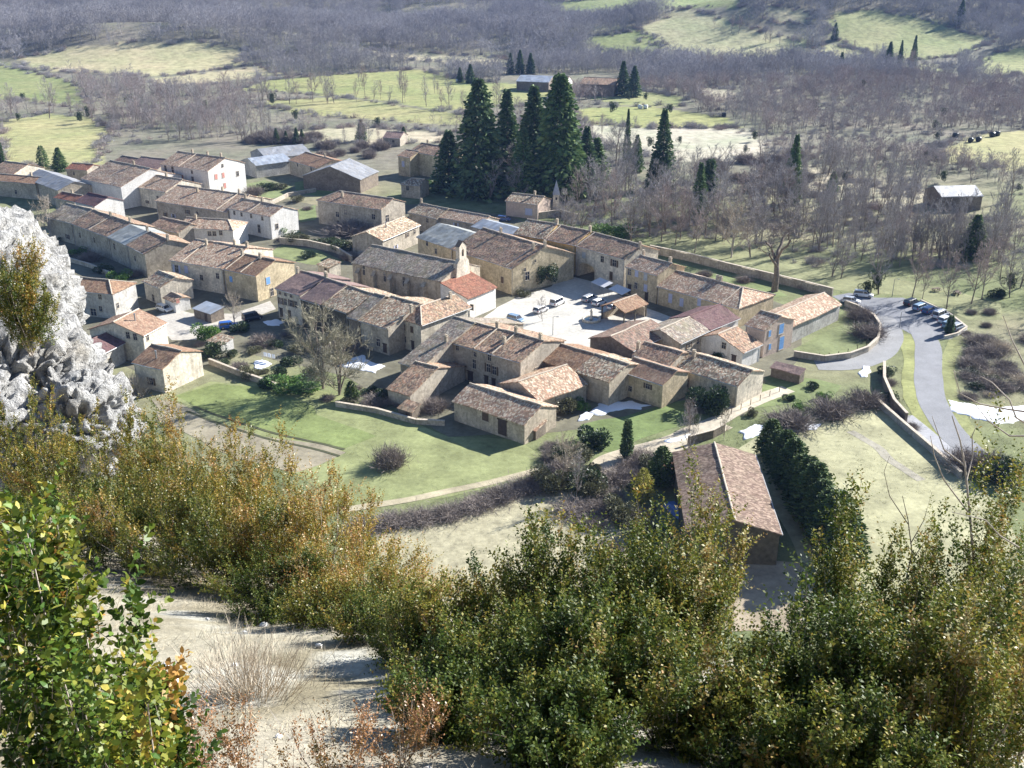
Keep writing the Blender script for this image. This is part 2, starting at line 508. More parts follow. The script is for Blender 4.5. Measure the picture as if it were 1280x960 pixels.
GRASS, DRY, STRAW, PALE = (.17, .22, .085), (.27, .265, .13), (.40, .36, .21), (.52, .47, .35)
FLOOR, BROWN = (.20, .19, .145), (.27, .235, .165)
far_fields = [  # photographed outline, colour of the grass
    ([(0, 150), (60, 141), (125, 150), (142, 166), (118, 205), (60, 212), (0, 200)], (.33, .32, .16)),
    ([(18, 74), (80, 62), (160, 54), (250, 52), (312, 62), (300, 82), (190, 96), (90, 90), (40, 86)], (.42, .38, .23)),
    ([(-20, 74), (40, 88), (95, 104), (112, 138), (70, 132), (-20, 120)], (.24, .26, .12)),
    ([(190, 98), (330, 82), (350, 92), (280, 104), (200, 108)], (.40, .36, .23)),
    ([(440, 92), (520, 86), (600, 102), (690, 112), (705, 128), (560, 138), (440, 122), (300, 112), (330, 100)], (.28, .29, .13)),
    ([(445, 60), (540, 66), (632, 72), (640, 88), (560, 78), (470, 70)], (.46, .41, .28)),
    ([(300, 128), (420, 122), (560, 140), (640, 150), (560, 156), (420, 146)], (.31, .30, .15)),
    ([(330, 165), (440, 158), (560, 165), (560, 178), (420, 180)], (.42, .38, .27)),
    ([(712, 138), (800, 132), (900, 146), (925, 160), (800, 160), (725, 152)], (.29, .30, .13)),
    ([(725, 152), (800, 160), (925, 160), (965, 188), (985, 200), (900, 205), (840, 200), (760, 185), (720, 168)], (.45, .42, .33)),
    ([(795, 36), (850, 11), (925, 30), (1002, 52), (995, 66), (900, 74), (845, 64), (800, 50)], (.36, .35, .21)),
    ([(1038, 18), (1090, 10), (1180, 30), (1245, 48), (1205, 68), (1130, 76), (1060, 56), (1036, 42)], (.29, .30, .15)),
    ([(1025, 55), (1080, 62), (1090, 74), (1030, 74)], (.34, .33, .19)),
    ([(1204, 88), (1240, 66), (1300, 56), (1300, 92), (1230, 98)], (.30, .31, .15)),
    ([(1115, 82), (1180, 80), (1185, 90), (1120, 92)], (.33, .33, .18)),
    ([(1173, 184), (1200, 172), (1300, 160), (1300, 218), (1230, 206), (1178, 202)], (.35, .33, .17)),
    ([(676, 4), (760, -3), (905, -3), (930, 8), (850, 10), (760, 22), (700, 16)], (.25, .28, .13)),
    ([(950, 4), (1010, 14), (1020, 30), (960, 26)], (.37, .35, .22)),
    ([(735, 46), (800, 38), (835, 56), (820, 66), (750, 62)], (.25, .27, .13)),
    ([(865, 108), (910, 112), (905, 128), (868, 122)], (.42, .38, .28)),
    ([(740, 115), (790, 112), (860, 122), (850, 134), (760, 132)], (.28, .29, .14)),
    ([(1000, 205), (1090, 232), (1170, 240), (1200, 262), (1090, 262), (1000, 240)], (.40, .36, .26)),
]
FF = [(np.array([G(*p)[:2] for p in pl]), c) for pl, c in far_fields]

rows = np.concatenate([np.linspace(25, 105, 14), np.geomspace(108, 1850, 350), np.geomspace(1900, 2400, 8)])
cols = np.concatenate([[-1.3, -.95, -.78], np.linspace(-.68, .68, 290), [.78, .95, 1.3]])
yy, cc = np.meshgrid(rows, cols, indexing='ij')
xx = yy * cc
gx, gy = xx.ravel(), yy.ravel()
gz = T(gx, gy)
# soft field edges: each position is nudged before it is looked up
jx = gx + (fbm(xy3(gx, gy, 22), 3) - .5) * 16; jy = gy + (fbm(xy3(gx, gy, 22, 5.5), 3) - .5) * 16
cov = np.tile(np.array(FLOOR), (len(gx), 1))
mixd = smooth(.4, .6, fbm(xy3(gx, gy, 60, 2.2), 4))[:, None]
nearc = np.array((.18, .20, .10)) * (1 - mixd) + np.array((.25, .235, .15)) * mixd
wn_ = (1 - smooth(320, 390, gy))[:, None]
cov = cov * (1 - wn_) + nearc * wn_
for poly, c in FF:
    k = inpoly(jx, jy, poly)
    cov[k] = c
nr, nc = len(rows), len(cols)
idx = np.arange(nr * nc).reshape(nr, nc)
Fq = np.stack([idx[:-1, :-1], idx[:-1, 1:], idx[1:, 1:], idx[1:, :-1]], -1).reshape(-1, 4)
me = mesh_np('ground', np.stack([gx, gy, gz], 1), Fq, M['cover'],
             {'cover': ('POINT', 'FLOAT_COLOR', np.concatenate([cov, np.ones((len(cov), 1))], 1))}, True)
struct('ground', me, 'valley floor and rising hills of winter meadow and woodland soil')

def sheet(name, label, pts, col, z=0.02, world=False, kind='structure', amt=.34, s1=.16, s2=1.1, sub=3.0, cat=None, edge=0.0):
    """a flat piece of ground cover with a slightly ragged outline"""
    P = [np.array(p, float)[:2] if world else U(p[0], p[1], z)[:2] for p in pts]
    out = []
    for i, p in enumerate(P):
        q = P[(i + 1) % len(P)]
        n = max(1, int(np.linalg.norm(q - p) / sub))
        for k in range(n):
            out.append(p + (q - p) * k / n)
    out = np.array(out)
    if edge:
        out = out + (np.stack([vnoise(xy3(out[:, 0], out[:, 1], 4)), vnoise(xy3(out[:, 0], out[:, 1], 4, 7.7))], 1) - .5) * 2 * edge
    bm = bmesh.new()
    vs = [bm.verts.new((p[0], p[1], z)) for p in out]
    f = bm.faces.new(vs)
    if f.normal.z < 0: bmesh.ops.reverse_faces(bm, faces=[f])
    f.normal_update()
    if f.normal.z < 0: f.normal_flip()
    bmesh.ops.triangulate(bm, faces=bm.faces[:])
    me = bpy.data.meshes.new(name); bm.to_mesh(me); bm.free()
    key = ('sheet', col, amt, s1, s2)
    if key not in M:
        m, t, b = nmat(name + '_surface')
        n1 = noise(t, s1, 6, .65); n2 = noise(t, s2, 4, .7)
        c = ramp(t, n1, [(.28, tuple(x * (1 - amt) for x in col)), (.72, tuple(min(.9, x * (1 + amt)) for x in col))])
        c = mixc(t, .6, c, ramp(t, n2, [(.25, (.6,) * 3), (.75, (1.35,) * 3)]), 'MULTIPLY')
        t.links.new(c, b.inputs['Base Color'])
        b.inputs['Roughness'].default_value = .93
        b.inputs['Specular IOR Level'].default_value = .12
        bump(t, b, n2, .05, .6)
        M[key] = m
    me.materials.append(M[key])
    o = link(name, me)
    o['kind'] = kind; o['label'] = label
    return o

def ribbon(pts, w, z):
    """outline of a strip along photographed centre points"""
    C_ = np.array([U(p[0], p[1], z)[:2] for p in pts])
    # smooth the line
    for _ in range(2):
        q = [C_[0]]
        for a, b in zip(C_[:-1], C_[1:]):
            q += [a * .75 + b * .25, a * .25 + b * .75]
        q.append(C_[-1]); C_ = np.array(q)
    d = np.gradient(C_, axis=0); d /= np.linalg.norm(d, axis=1)[:, None] + 1e-9
    n = np.stack([-d[:, 1], d[:, 0]], 1)
    wv = np.array(w) if hasattr(w, '__len__') else w
    return C_, np.concatenate([C_ + n * w / 2, (C_ - n * w / 2)[::-1]])

LAWN, LAWN2 = (.155, .215, .07), (.20, .23, .09)
# gardens and meadows in front of the village
sheet('lawn', 'long green garden lawn below the houses', [(215, 497), (262, 478), (330, 478), (420, 492), (500, 520), (560, 545), (640, 548), (690, 575), (688, 590), (560, 622), (440, 636), (400, 612), (330, 560), (250, 515)], (.24, .26, .12), .02, edge=.6)
sheet('dry_plot', 'pale bare plot at the foot of the white gabled house', [(190, 500), (214, 500), (265, 527), (330, 545), (400, 556), (432, 565), (400, 580), (370, 590), (300, 575), (200, 525)], (.30, .265, .19), .035, edge=.5)
sheet('green_plot', 'bright green grass plot beside the white gabled house', [(222, 494), (270, 480), (330, 484), (390, 508), (412, 545), (428, 560), (385, 552), (300, 530), (245, 510)], (.19, .225, .085), .035, edge=.3)
sheet('green_plot', 'bright green grass plot in the middle of the long lawn', [(326, 528), (345, 514), (400, 520), (470, 545), (430, 560), (400, 553)], (.195, .235, .09), .05, edge=.3)
sheet('footpath', 'narrow worn path along the lower edge of the lawn', ribbon([(430, 637), (500, 627), (570, 612), (640, 597), (690, 583), (720, 570)], 1.6, .03)[1], (.40, .35, .24), .06, world=True, edge=.15)
sheet('meadow', 'dry tussocky meadow below the lower hedge', [(470, 668), (560, 640), (640, 625), (700, 612), (760, 640), (790, 690), (760, 760), (600, 780), (480, 760)], (.36, .33, .22), .02, amt=.35, s1=.6, s2=2.0, edge=.8)
sheet('meadow', 'pale sloping meadow between the barn and the road', [(925, 560), (965, 535), (1040, 528), (1090, 505), (1110, 515), (1180, 570), (1260, 640), (1290, 720), (1200, 780), (1080, 760), (1000, 700), (960, 620)], (.37, .355, .215), .02, edge=.5)
sheet('farm_track', 'sunlit dirt track running down past the cypress', ribbon([(900, 528), (862, 545), (838, 556), (800, 566), (768, 574), (752, 590), (752, 615), (765, 650)], 5.2, .03)[1], (.46, .40, .30), .04, world=True, edge=.3)
sheet('farm_track', 'pale dirt lane beside the last low house', ribbon([(840, 552), (880, 535), (915, 515), (950, 498), (985, 486)], 3.2, .03)[1], (.46, .41, .32), .05, world=True, edge=.2)
sheet('farmyard', 'dusty yard in front of the dark barn', [(880, 690), (1000, 705), (1020, 730), (1000, 790), (900, 790), (860, 740)], (.34, .28, .20), .04, edge=.5)
for nm_, pts_ in (('upper', [(242, 508), (290, 526), (340, 541), (390, 552), (430, 562)]), ('lower', [(232, 514), (285, 534), (340, 550), (395, 562), (425, 570)])):
    sheet('furrow', nm_ + ' dark furrow crossing the garden lawn', ribbon(pts_, .55, .03)[1], (.085, .09, .05), .07, world=True, edge=.15)
sheet('bare_patch', 'worn grey streak across the pale meadow', ribbon([(1062, 538), (1090, 556), (1120, 578), (1150, 600)], 1.6, .03)[1], (.34, .315, .25), .04, world=True, edge=.5)
# village grounds
sheet('village_ground', 'trodden earth and gravel between the old houses', [(60, 300), (150, 250), (300, 236), (420, 262), (520, 255), (640, 270), (760, 330), (900, 345), (1000, 390), (1000, 450), (930, 520), (830, 515), (700, 540), (560, 545), (430, 470), (300, 440), (200, 480), (100, 430)], (.165, .155, .11), .015, edge=.5)
sheet('plaza', 'bright gravel square between the church and the yellow houses', [(600, 400), (622, 384), (645, 372), (690, 358), (698, 342), (742, 352), (800, 382), (850, 400), (800, 425), (735, 445), (690, 425), (640, 412)], (.50, .475, .42), .03, amt=.16, edge=.2)
sheet('lane', 'sunlit ground beyond the archway passage', [(700, 318), (745, 328), (790, 345), (800, 338), (760, 318), (710, 308)], (.5, .46, .38), .035, amt=.15)
sheet('street', 'sunlit village street bending between the old houses', [(190, 398), (215, 385), (240, 392), (290, 392), (338, 376), (346, 386), (300, 404), (262, 412), (245, 425), (215, 425)], (.44, .41, .36), .03, amt=.15, edge=.3)
sheet('kitchen_garden', 'small walled green garden behind the orange roofed houses', [(332, 318), (352, 306), (395, 312), (430, 326), (420, 334), (385, 330), (350, 322)], (.195, .22, .10), .03, edge=.3)
sheet('grass_plot', 'green grass behind the three-storey white house', [(300, 232), (330, 225), (365, 234), (352, 246), (325, 250)], (.185, .215, .10), .03, edge=.4)
sheet('grass_plot', 'bright green paddock beside the grey barn', [(368, 228), (400, 222), (430, 238), (400, 246), (372, 242)], (.17, .215, .085), .03, edge=.4)
sheet('grass_plot', 'green courtyard in front of the plain stone house', [(372, 262), (395, 256), (395, 275), (375, 278)], (.18, .215, .095), .03, edge=.4)
sheet('park_lawn', 'sunlit park grass behind the long stone wall', [(812, 300), (850, 285), (930, 300), (1010, 320), (1100, 345), (1180, 360), (1250, 380), (1255, 400), (1210, 400), (1150, 372), (1090, 366), (1045, 362), (960, 338), (880, 322)], (.235, .24, .125), .02, edge=.5)
sheet('wall_foot_lawn', 'strip of grass between the long wall and the low roofs', [(845, 330), (880, 334), (960, 356), (985, 370), (960, 372), (900, 352)], (.175, .21, .09), .03, edge=.3)
sheet('orchard_lawn', 'small fenced lawn beside the curving lane', [(990, 437), (1052, 405), (1098, 418), (1090, 436), (1040, 448)], (.19, .215, .10), .03, edge=.3)
sheet('garden_lawn', 'green garden in front of the pink house', [(900, 490), (960, 470), (1020, 474), (1050, 482), (1040, 500), (975, 506), (930, 512)], (.175, .21, .09), .03, edge=.4)
sheet('garden_lawn', 'green garden around the snow patch behind the low houses', [(725, 530), (780, 520), (830, 505), (858, 500), (860, 530), (800, 548), (765, 566), (720, 555)], (.15, .195, .075), .03, edge=.4)
# roads
ROADC = (.30, .30, .30)
sheet('car_park', 'asphalt car park inside the bend of the road', [(1040, 370), (1062, 366), (1095, 372), (1128, 372), (1168, 386), (1206, 412), (1188, 424), (1150, 424), (1128, 412), (1098, 408), (1066, 386)], (.22, .225, .24), .03, amt=.14, s1=.25, s2=7, edge=.2)
sheet('lane', 'narrow pale lane curving down beside the pink house', ribbon([(1020, 456), (1060, 457), (1090, 449), (1108, 435), (1114, 420), (1110, 405), (1100, 395)], 5.0, .03)[1], (.29, .288, .285), .045, world=True, amt=.14, s1=.25, s2=7, edge=.2)
rc, ro = ribbon([(1135, 395), (1150, 410), (1160, 430), (1161, 455), (1160, 480), (1167, 508), (1182, 532), (1200, 552), (1222, 572)], 5.0, .03)
sheet('road', 'asphalt road winding down from the car park', ro, (.26, .262, .27), .06, world=True, amt=.14, s1=.25, s2=7, edge=.2)
sheet('verge', 'grassy verge along the inside of the road', ribbon([(1128, 418), (1140, 440), (1140, 470), (1140, 495), (1152, 520), (1175, 548), (1210, 580)], 3.4, .03)[1], (.26, .27, .11), .035, world=True, edge=.3)
sheet('verge', 'grassy verge along the outside of the road', ribbon([(1196, 425), (1184, 450), (1182, 480), (1190, 510), (1212, 540), (1250, 575)], 3.0, .03)[1], (.24, .25, .11), .035, world=True, edge=.3)
sheet('lower_lane', 'pale concrete lane below the road wall', ribbon([(1130, 520), (1155, 540), (1182, 564), (1215, 590)], 3.2, .03)[1], (.36, .36, .37), .05, world=True, amt=.12, edge=.05)

# ------------------------------------------------------------------ the near hillside
def hz(x, y):
    x = np.atleast_1d(np.asarray(x, float)); y = np.atleast_1d(np.asarray(y, float))
    z = CAM_Z - 1.65 - 0.54 * y - 0.18 * np.maximum(x - 0.4, 0) + 0.10 * np.maximum(-x - 3, 0)
    z = z + 0.4 * (fbm(xy3(x, y, 2.4, 1.5), 4) - .5) + .10 * (fbm(xy3(x, y, .5, 4.5), 3) - .5)
    edge = 12.5 + 16 * smooth(2.5, 8.5, -x) - 4.0 * smooth(-2, 1.5, x)
    over = np.maximum(y - edge, 0)
    z = z - 1.0 * over - 0.10 * over ** 2 / (1 + over / 14)
    return np.maximum(z, -3)
ys = np.concatenate([np.linspace(-14, 0, 16), np.linspace(.2, 22, 150), np.linspace(22.5, 70, 60)])
xs = np.concatenate([np.linspace(-60, -22, 14), np.linspace(-21, 14, 170), np.linspace(15, 60, 14)])
X_, Y_ = np.meshgrid(xs, ys, indexing='xy')
hx, hy = X_.ravel(), Y_.ravel()
hv = hz(hx, hy)
n1 = fbm(xy3(hx, hy, 1.4, 8.0), 4)[:, None]
hc = np.array((.32, .285, .23)) * (1 - smooth(.42, .62, n1)) + np.array((.21, .18, .13)) * smooth(.42, .62, n1)
n2 = smooth(.60, .66, fbm(xy3(hx, hy, .7, 12.0), 3))[:, None]
hc = hc * (1 - n2) + np.array((.38, .36, .33)) * n2
idx = np.arange(len(hx)).reshape(len(ys), len(xs))
Fq = np.stack([idx[:-1, :-1], idx[:-1, 1:], idx[1:, 1:], idx[1:, :-1]], -1).reshape(-1, 4)
M['hill'] = m_cover('hillside_cover', 'cover', .3, 2.2, 14, .03)
me = mesh_np('hillside', np.stack([hx, hy, hv], 1), Fq, M['hill'], {'cover': ('POINT', 'FLOAT_COLOR', np.concatenate([hc, np.ones((len(hc), 1))], 1))}, True)
struct('hillside', me, 'steep dry limestone hillside in the foreground')
# ------------------------------------------------------------------ houses
def unit_window(kind):
    key = 'win_' + kind
    if key in M: return M[key]
    f = MB()
    t = .10
    f.box((0, -.02, .5 + .04), (1.2, .10, .09)); f.box((0, -.05, -.5 - .03), (1.25, .18, .07))
    f.box((-.5 - .04, -.02, 0), (.09, .10, 1.0)); f.box((.5 + .04, -.02, 0), (.09, .10, 1.0))
    sur = f.mesh('window_surround', M['surround'])
    p = MB(); p.box((0, -.005, 0), (1.0, .03, 1.0))
    pane = p.mesh('window_pane', M['pane'])
    g = MB(); g.box((0, -.03, 0), (.07, .03, 1.0)); g.box((0, -.031, .12), (1.0, .03, .05))
    bars = g.mesh('window_bars', M['frame'])
    s = MB(); s.box((0, -.04, 0), (.5, .05, 1.06)); s.box((0, -.075, .3), (.5, .02, .06)); s.box((0, -.075, -.3), (.5, .02, .06))
    sh = s.mesh('shutter', M['sh_brown'])
    M[key] = (sur, pane, bars, sh)
    return M[key]

def door_mesh():
    if 'door_mesh' not in M:
        d = MB(); d.box((0, -.03, 0), (1, .06, 1))
        for k in (-.3, 0, .3): d.box((k, -.07, 0), (.22, .03, .9))
        d.box((0, -.06, .54), (1.2, .12, .08))
        M['door_mesh'] = d.mesh('door', M['door'])
    return M['door_mesh']

def chimney_mesh():
    if 'chim' not in M:
        c = MB()
        c.box((0, 0, .35), (.62, .48, 1.4)); c.box((0, 0, 1.1), (.78, .62, .1)); c.box((-.17, 0, 1.26), (.16, .2, .24)); c.box((.17, 0, 1.26), (.16, .2, .24)); c.box((0, 0, 1.41), (.66, .42, .06))
        M['chim'] = c.mesh('chimney', M['w_warm'])
        c = MB(); c.tube([(0, 0, -.3), (0, 0, 1.3)], .13, 8); c.tube([(0, 0, 1.32), (0, 0, 1.5)], .2, 8)
        M['pipe'] = c.mesh('flue', M['metal'])
    return M['chim']

LOG = []
def house(name, label, E0, E1, Rp, he, roof='r_brown', wall='w_stone', right=False, hw=None, pitch=None, hipl=0, hipr=0,
          far=1.0, mono=False, win=(), chim=(), cat='house', ov=.4, gov=.18, seams=(), gutter=False, base=-.5, group=None, L=None):
    A, B = U(E0[0], E0[1], he), U(E1[0], E1[1], he)
    swapped = False
    for _ in range(2):
        a = (B - A); Ln = np.linalg.norm(a); a = a / Ln
        p = np.array([-a[1], a[0], 0])
        Q = (B if right != swapped else A)
        if Rp is not None:
            d = ray(*Rp)
            S = np.linalg.solve(np.stack([p, [0, 0, 1], -d], 1), np.array([0, 0, CAM_Z]) - Q)
            w, h = S[0], S[1]
        else:
            w, h = hw, hw * pitch
        if w < 0 and not swapped:
            A, B = B, A; swapped = True; hipl, hipr = hipr, hipl
            continue
        break
    raw = h / w
    if Rp is not None and hw is None and not .26 < raw < .37:
        # the ridge may slide along its own line: keep a usual canal-tile pitch
        pt = .29 if raw <= .26 else .35
        S = np.linalg.solve(np.stack([p + np.array([0, 0, pt]), a, -ray(*Rp)], 1), np.array([0, 0, CAM_Z]) - Q)
        w, h = S[0], S[0] * pt
    if hw is not None: w = hw
    if pitch is not None: h = pitch * w
    h = min(max(h, .24 * w), .40 * w)
    LOG.append((label[:46], round(Ln, 1), round(w, 1), round(raw, 2), swapped))
    tp = h / w
    ang = math.atan2(a[1], a[0])
    org = (A + B) / 2
    root = thing(name, label, cat, (org[0], org[1], 0), ang, group)
    H2 = Ln / 2
    wf = w * far
    D = w if mono else w + wf
    zf = he + h - tp * wf if not mono else he + h        # far eave height (same pitch)
    # roof -------------------------------------------------
    bm = bmesh.new(); uvl = bm.loops.layers.uv.new('UVMap')
    rx0, rx1 = -H2 + hipl, H2 - hipr
    ridge_z = he + h
    seed = sum(ord(ch) * (i + 1) for i, ch in enumerate(label)) % 97
    def slope(c00, c10, c11, c01):
        c = [np.array(q, float) for q in (c00, c10, c11, c01)]
        le = max(np.linalg.norm(c[1] - c[0]), np.linalg.norm(c[2] - c[3])); ls = np.linalg.norm((c[2] + c[3] - c[0] - c[1]) / 2)
        nu, nv = max(2, int(le / 1.3)), max(2, int(ls / 1.5))
        e = (c[1] - c[0]) if np.linalg.norm(c[1] - c[0]) > .1 else c[2] - c[3]
        e = e / np.linalg.norm(e)
        g = []
        for j in range(nv + 1):
            for i in range(nu + 1):
                s_, t_ = i / nu, j / nv
                g.append((c[0] * (1 - s_) + c[1] * s_) * (1 - t_) + (c[3] * (1 - s_) + c[2] * s_) * t_)
        g = np.array(g)
        jit = (vnoise(g * .55 + seed) - .5) * .22 + (vnoise(g * 2.1 + seed) - .5) * .08
        gj = g.copy(); gj[:, 2] += jit
        vs = [bm.verts.new(q) for q in gj]
        for j in range(nv):
            for i in range(nu):
                q = [j * (nu + 1) + i, j * (nu + 1) + i + 1, (j + 1) * (nu + 1) + i + 1, (j + 1) * (nu + 1) + i]
                f = bm.faces.new([vs[k] for k in q])
                for lp, k in zip(f.loops, q):
                    dlt = g[k] - c[0]
                    uu = float(np.dot(dlt, e)); rest = dlt - e * uu
                    lp[uvl].uv = (uu + seed, float(np.linalg.norm(rest)))
    if mono:
        slope((-H2, 0, he), (H2, 0, he), (H2, w, ridge_z), (-H2, w, ridge_z))
    else:
        slope((-H2, 0, he), (H2, 0, he), (rx1, w, ridge_z), (rx0, w, ridge_z))
        slope((H2, D, zf), (-H2, D, zf), (rx0, w, ridge_z), (rx1, w, ridge_z))
        if hipl: slope((-H2, D, zf), (-H2, 0, he), (rx0, w, ridge_z), (rx0, w, ridge_z))
        if hipr: slope((H2, 0, he), (H2, D, zf), (rx1, w, ridge_z), (rx1, w, ridge_z))
    bmesh.ops.remove_doubles(bm, verts=bm.verts[:], dist=.02)
    be = [e for e in bm.edges if len(e.link_faces) == 1]
    ex = bmesh.ops.extrude_edge_only(bm, edges=be)
    for v in [q for q in ex['geom'] if isinstance(q, bmesh.types.BMVert)]:
        v.co.z -= .17
    me = bpy.data.meshes.new('roof'); bm.to_mesh(me); bm.free()
    me.materials.append(M[roof])
    ro = link('roof', me, root)
    # ridge and seam lines of mortared tiles
    if not mono and rx1 - rx0 > .6 and not roof.startswith('s_'):
        rb = MB()
        n = max(2, int((rx1 - rx0) / 1.2))
        pts = []
        for i in range(n + 1):
            x = rx0 + (rx1 - rx0) * i / n
            q = np.array([[x, w, ridge_z]])
            pts.append((x, w, ridge_z + float((vnoise(q * .55 + seed) - .5)[0]) * .22 + .05))
        rb.tube(pts, .15, 6)
        link('ridge_tiles', rb.mesh('ridge_tiles', M['ridge'] if roof not in ('r_plumdk',) else M['r_plumdk']), ro)
    for (hx_, ends) in ((hipl, (-H2, rx0)), (hipr, (H2, rx1))):
        if hx_:
            for yy_, ze in ((0, he), (D, zf)):
                rb = MB(); rb.tube([(ends[0], yy_, ze + .05), (ends[1], w, ridge_z + .06)], .13, 6)
                link('hip_tiles', rb.mesh('hip_tiles', M['ridge']), ro)
    for s_ in seams:
        x = -H2 + Ln * (1 - s_ if swapped else s_)
        sb = MB(); sb.tube([(x, .1, he + .12), (x + .05, w / 2, he + h / 2 + .14), (x, w, ridge_z + .12)], .12, 6)
        link('verge_tiles', sb.mesh('verge_tiles', M['ridge'] if len(seams) < 3 else M['r_dark']), ro)
    # walls ------------------------------------------------
    x0, x1 = -H2 + gov, H2 - gov
    y0, y1 = ov, (D - ov if not mono else D - .05)
    def rz_(y): return min(he + tp * y, (ridge_z - tp * (y - w)) if not mono else 1e9) - .14
    wb = MB()
    prof = [y0, w, y1] if not mono else [y0, y1]
    def gable(x, hip):
        if hip: return [(x, y0, base), (x, y0, rz_(y0)), (x, y1, rz_(y0) if not mono else rz_(y1)), (x, y1, base)]
        return [(x, y0, base)] + [(x, y, rz_(y)) for y in prof] + [(x, y1, base)]
    gl, gr = gable(x0, hipl), gable(x1, hipr)
    wb.add(gl, [tuple(range(len(gl)))]); wb.add(gr, [tuple(range(len(gr)))[::-1]])
    wb.add([(x0, y0, base), (x1, y0, base), (x1, y0, rz_(y0)), (x0, y0, rz_(y0))], [(0, 1, 2, 3)])
    wb.add([(x0, y1, base), (x1, y1, base), (x1, y1, rz_(y1)), (x0, y1, rz_(y1))], [(3, 2, 1, 0)])
    bm = bmesh.new(); tm = wb.mesh('wall', M[wall]); bm.from_mesh(tm)
    bmesh.ops.remove_doubles(bm, verts=bm.verts[:], dist=.005); bmesh.ops.recalc_face_normals(bm, faces=bm.faces[:])
    bm.to_mesh(tm); bm.free()
    link('wall', tm, root)
    # windows ----------------------------------------------
    ca, sa = math.cos(ang), math.sin(ang)
    C0 = np.array([0, 0, CAM_Z])
    def loc(Pw):
        dx, dy = Pw[0] - org[0], Pw[1] - org[1]
        return np.array([dx * ca + dy * sa, -dx * sa + dy * ca, Pw[2]])
    cl = loc(C0)
    gside = 'r' if cl[0] > 0 else 'l'
    for wd in win:
        face, px, py, ww, wh = wd[:5]
        sty = wd[5] if len(wd) > 5 else 'plain'
        if face == 'g': face = gside
        dl = loc(C0 + ray(px, py)) - cl
        if face == 'n': t_ = (y0 - cl[1]) / dl[1]
        elif face == 'r': t_ = (x1 - cl[0]) / dl[0]
        else: t_ = (x0 - cl[0]) / dl[0]
        P = cl + dl * t_
        rz = {'n': 0, 'r': math.pi / 2, 'l': -math.pi / 2}[face]
        if sty == 'door':
            P[2] = max(wh / 2, min(P[2], wh / 2 + .4))
            link('door', door_mesh(), root, P, rz, (ww, 1, wh)); continue
        P[2] = max(P[2], wh / 2 + .3)
        sur, pane, bars, shm = unit_window('u')
        o = link('window', sur, root, P, rz, (ww, 1, wh))
        q = link('pane', pane, o); q2 = link('glazing_bar', bars, o)
        if sty in ('blue', 'brown', 'grey', 'red', 'lav'):
            for sx in (-1, 1):
                s2 = link('shutter', shm, o, (sx * .78, 0, 0))
                s2.material_slots[0].link = 'OBJECT'; s2.material_slots[0].material = M['sh_' + sty]
        elif sty.startswith('c_'):   # closed shutters
            for sx in (-1, 1):
                s2 = link('shutter', shm, o, (sx * .25, -.01, 0))
                s2.material_slots[0].link = 'OBJECT'; s2.material_slots[0].material = M['sh_' + sty[2:]]
    if cat == 'house' and not win and Ln > 4 and roof[0] != 's':
        sur, pane, bars, shm = unit_window('u')
        nw = max(1, int(Ln / 4.5)); rw = random.Random(seed)
        for k in range(nw):
            if rw.random() < .25: continue
            P = (x0 + (x1 - x0) * (k + .5 + rw.uniform(-.2, .2)) / nw, y0, min(he - 1.3, rw.choice((1.7, 3.6))))
            o = link('window', sur, root, P, 0, (rw.uniform(.7, 1.0), 1, rw.uniform(.9, 1.4)))
            link('pane', pane, o); link('glazing_bar', bars, o)
            if rw.random() < .5:
                ms = M['sh_' + rw.choice(('brown', 'grey', 'brown', 'lav'))]
                for sx in (-1, 1):
                    s2 = link('shutter', shm, o, (sx * .78, 0, 0)); s2.material_slots[0].link = 'OBJECT'; s2.material_slots[0].material = ms
    if cat == 'house' and not gutter:
        g = MB(); g.tube([(-H2 + .1, -.06, he - .12), (H2 - .1, -.06, he - .12)], .07, 6)
        link('gutter', g.mesh('gutter', M['gutter']), root)
        g = MB(); xd = (H2 - .35) if (seed % 2) else (-H2 + .35)
        g.tube([(xd, -.06, he - .15), (xd, y0 - .08, he - .6), (xd, y0 - .08, .0)], .055, 6)
        link('downpipe', g.mesh('downpipe', M['gutter']), root)
    for cdef in chim:
        t_, off = cdef[0], cdef[1]
        x = -H2 + Ln * (1 - t_ if swapped else t_)
        y = w + off
        zc = min(he + tp * y, ridge_z - tp * (y - w)) if not mono else he + tp * y
        chimney_mesh()
        c = link('flue' if len(cdef) > 2 else 'chimney', M['pipe'] if len(cdef) > 2 else M['chim'], ro, (x, y, zc))
    if gutter:
        g = MB(); g.tube([(-H2, -.05, he - .1), (H2, -.05, he - .1)], .08, 6)
        link('gutter', g.mesh('gutter', M['gutter']), root)
    return root

Hs = house
# --- left quarter behind the rock
Hs('village_house', 'orange roofed house just above the white rock at far left', (-25, 224), (44, 230), (-8, 216.5), 5.2, 'r_orange', 'w_warm', win=[('n', 20, 240, .9, 1.3)], chim=[(.75, .4)])
Hs('village_house', 'brown tiled house at the far left edge with pale gable', (-14, 214), (16, 218), (28, 204), 5, 'r_brown', 'w_cream', right=True)
Hs('barn', 'barn with a corrugated grey roof left of the village', (28, 222), (71, 238), (44, 209.5), 5.5, 's_grey', 'w_warm', cat='barn')
Hs('village_house', 'small reddish house in front of the grey sheet roof', (66, 247), (92, 252), (80, 236), 5, 'r_red', 'w_stone', hw=3.4, pitch=.35, chim=[(.5, 0)])
Hs('village_house', 'house with dark plum roof and bright white gable', (92, 252), (117, 258), (129, 245), 6.5, 'r_plumdk', 'w_white', right=True)
Hs('village_house', 'weathered row house at the left end of the long terrace', (56, 271), (88, 279), (74, 252), 6, 'r_grey', 'w_stone')
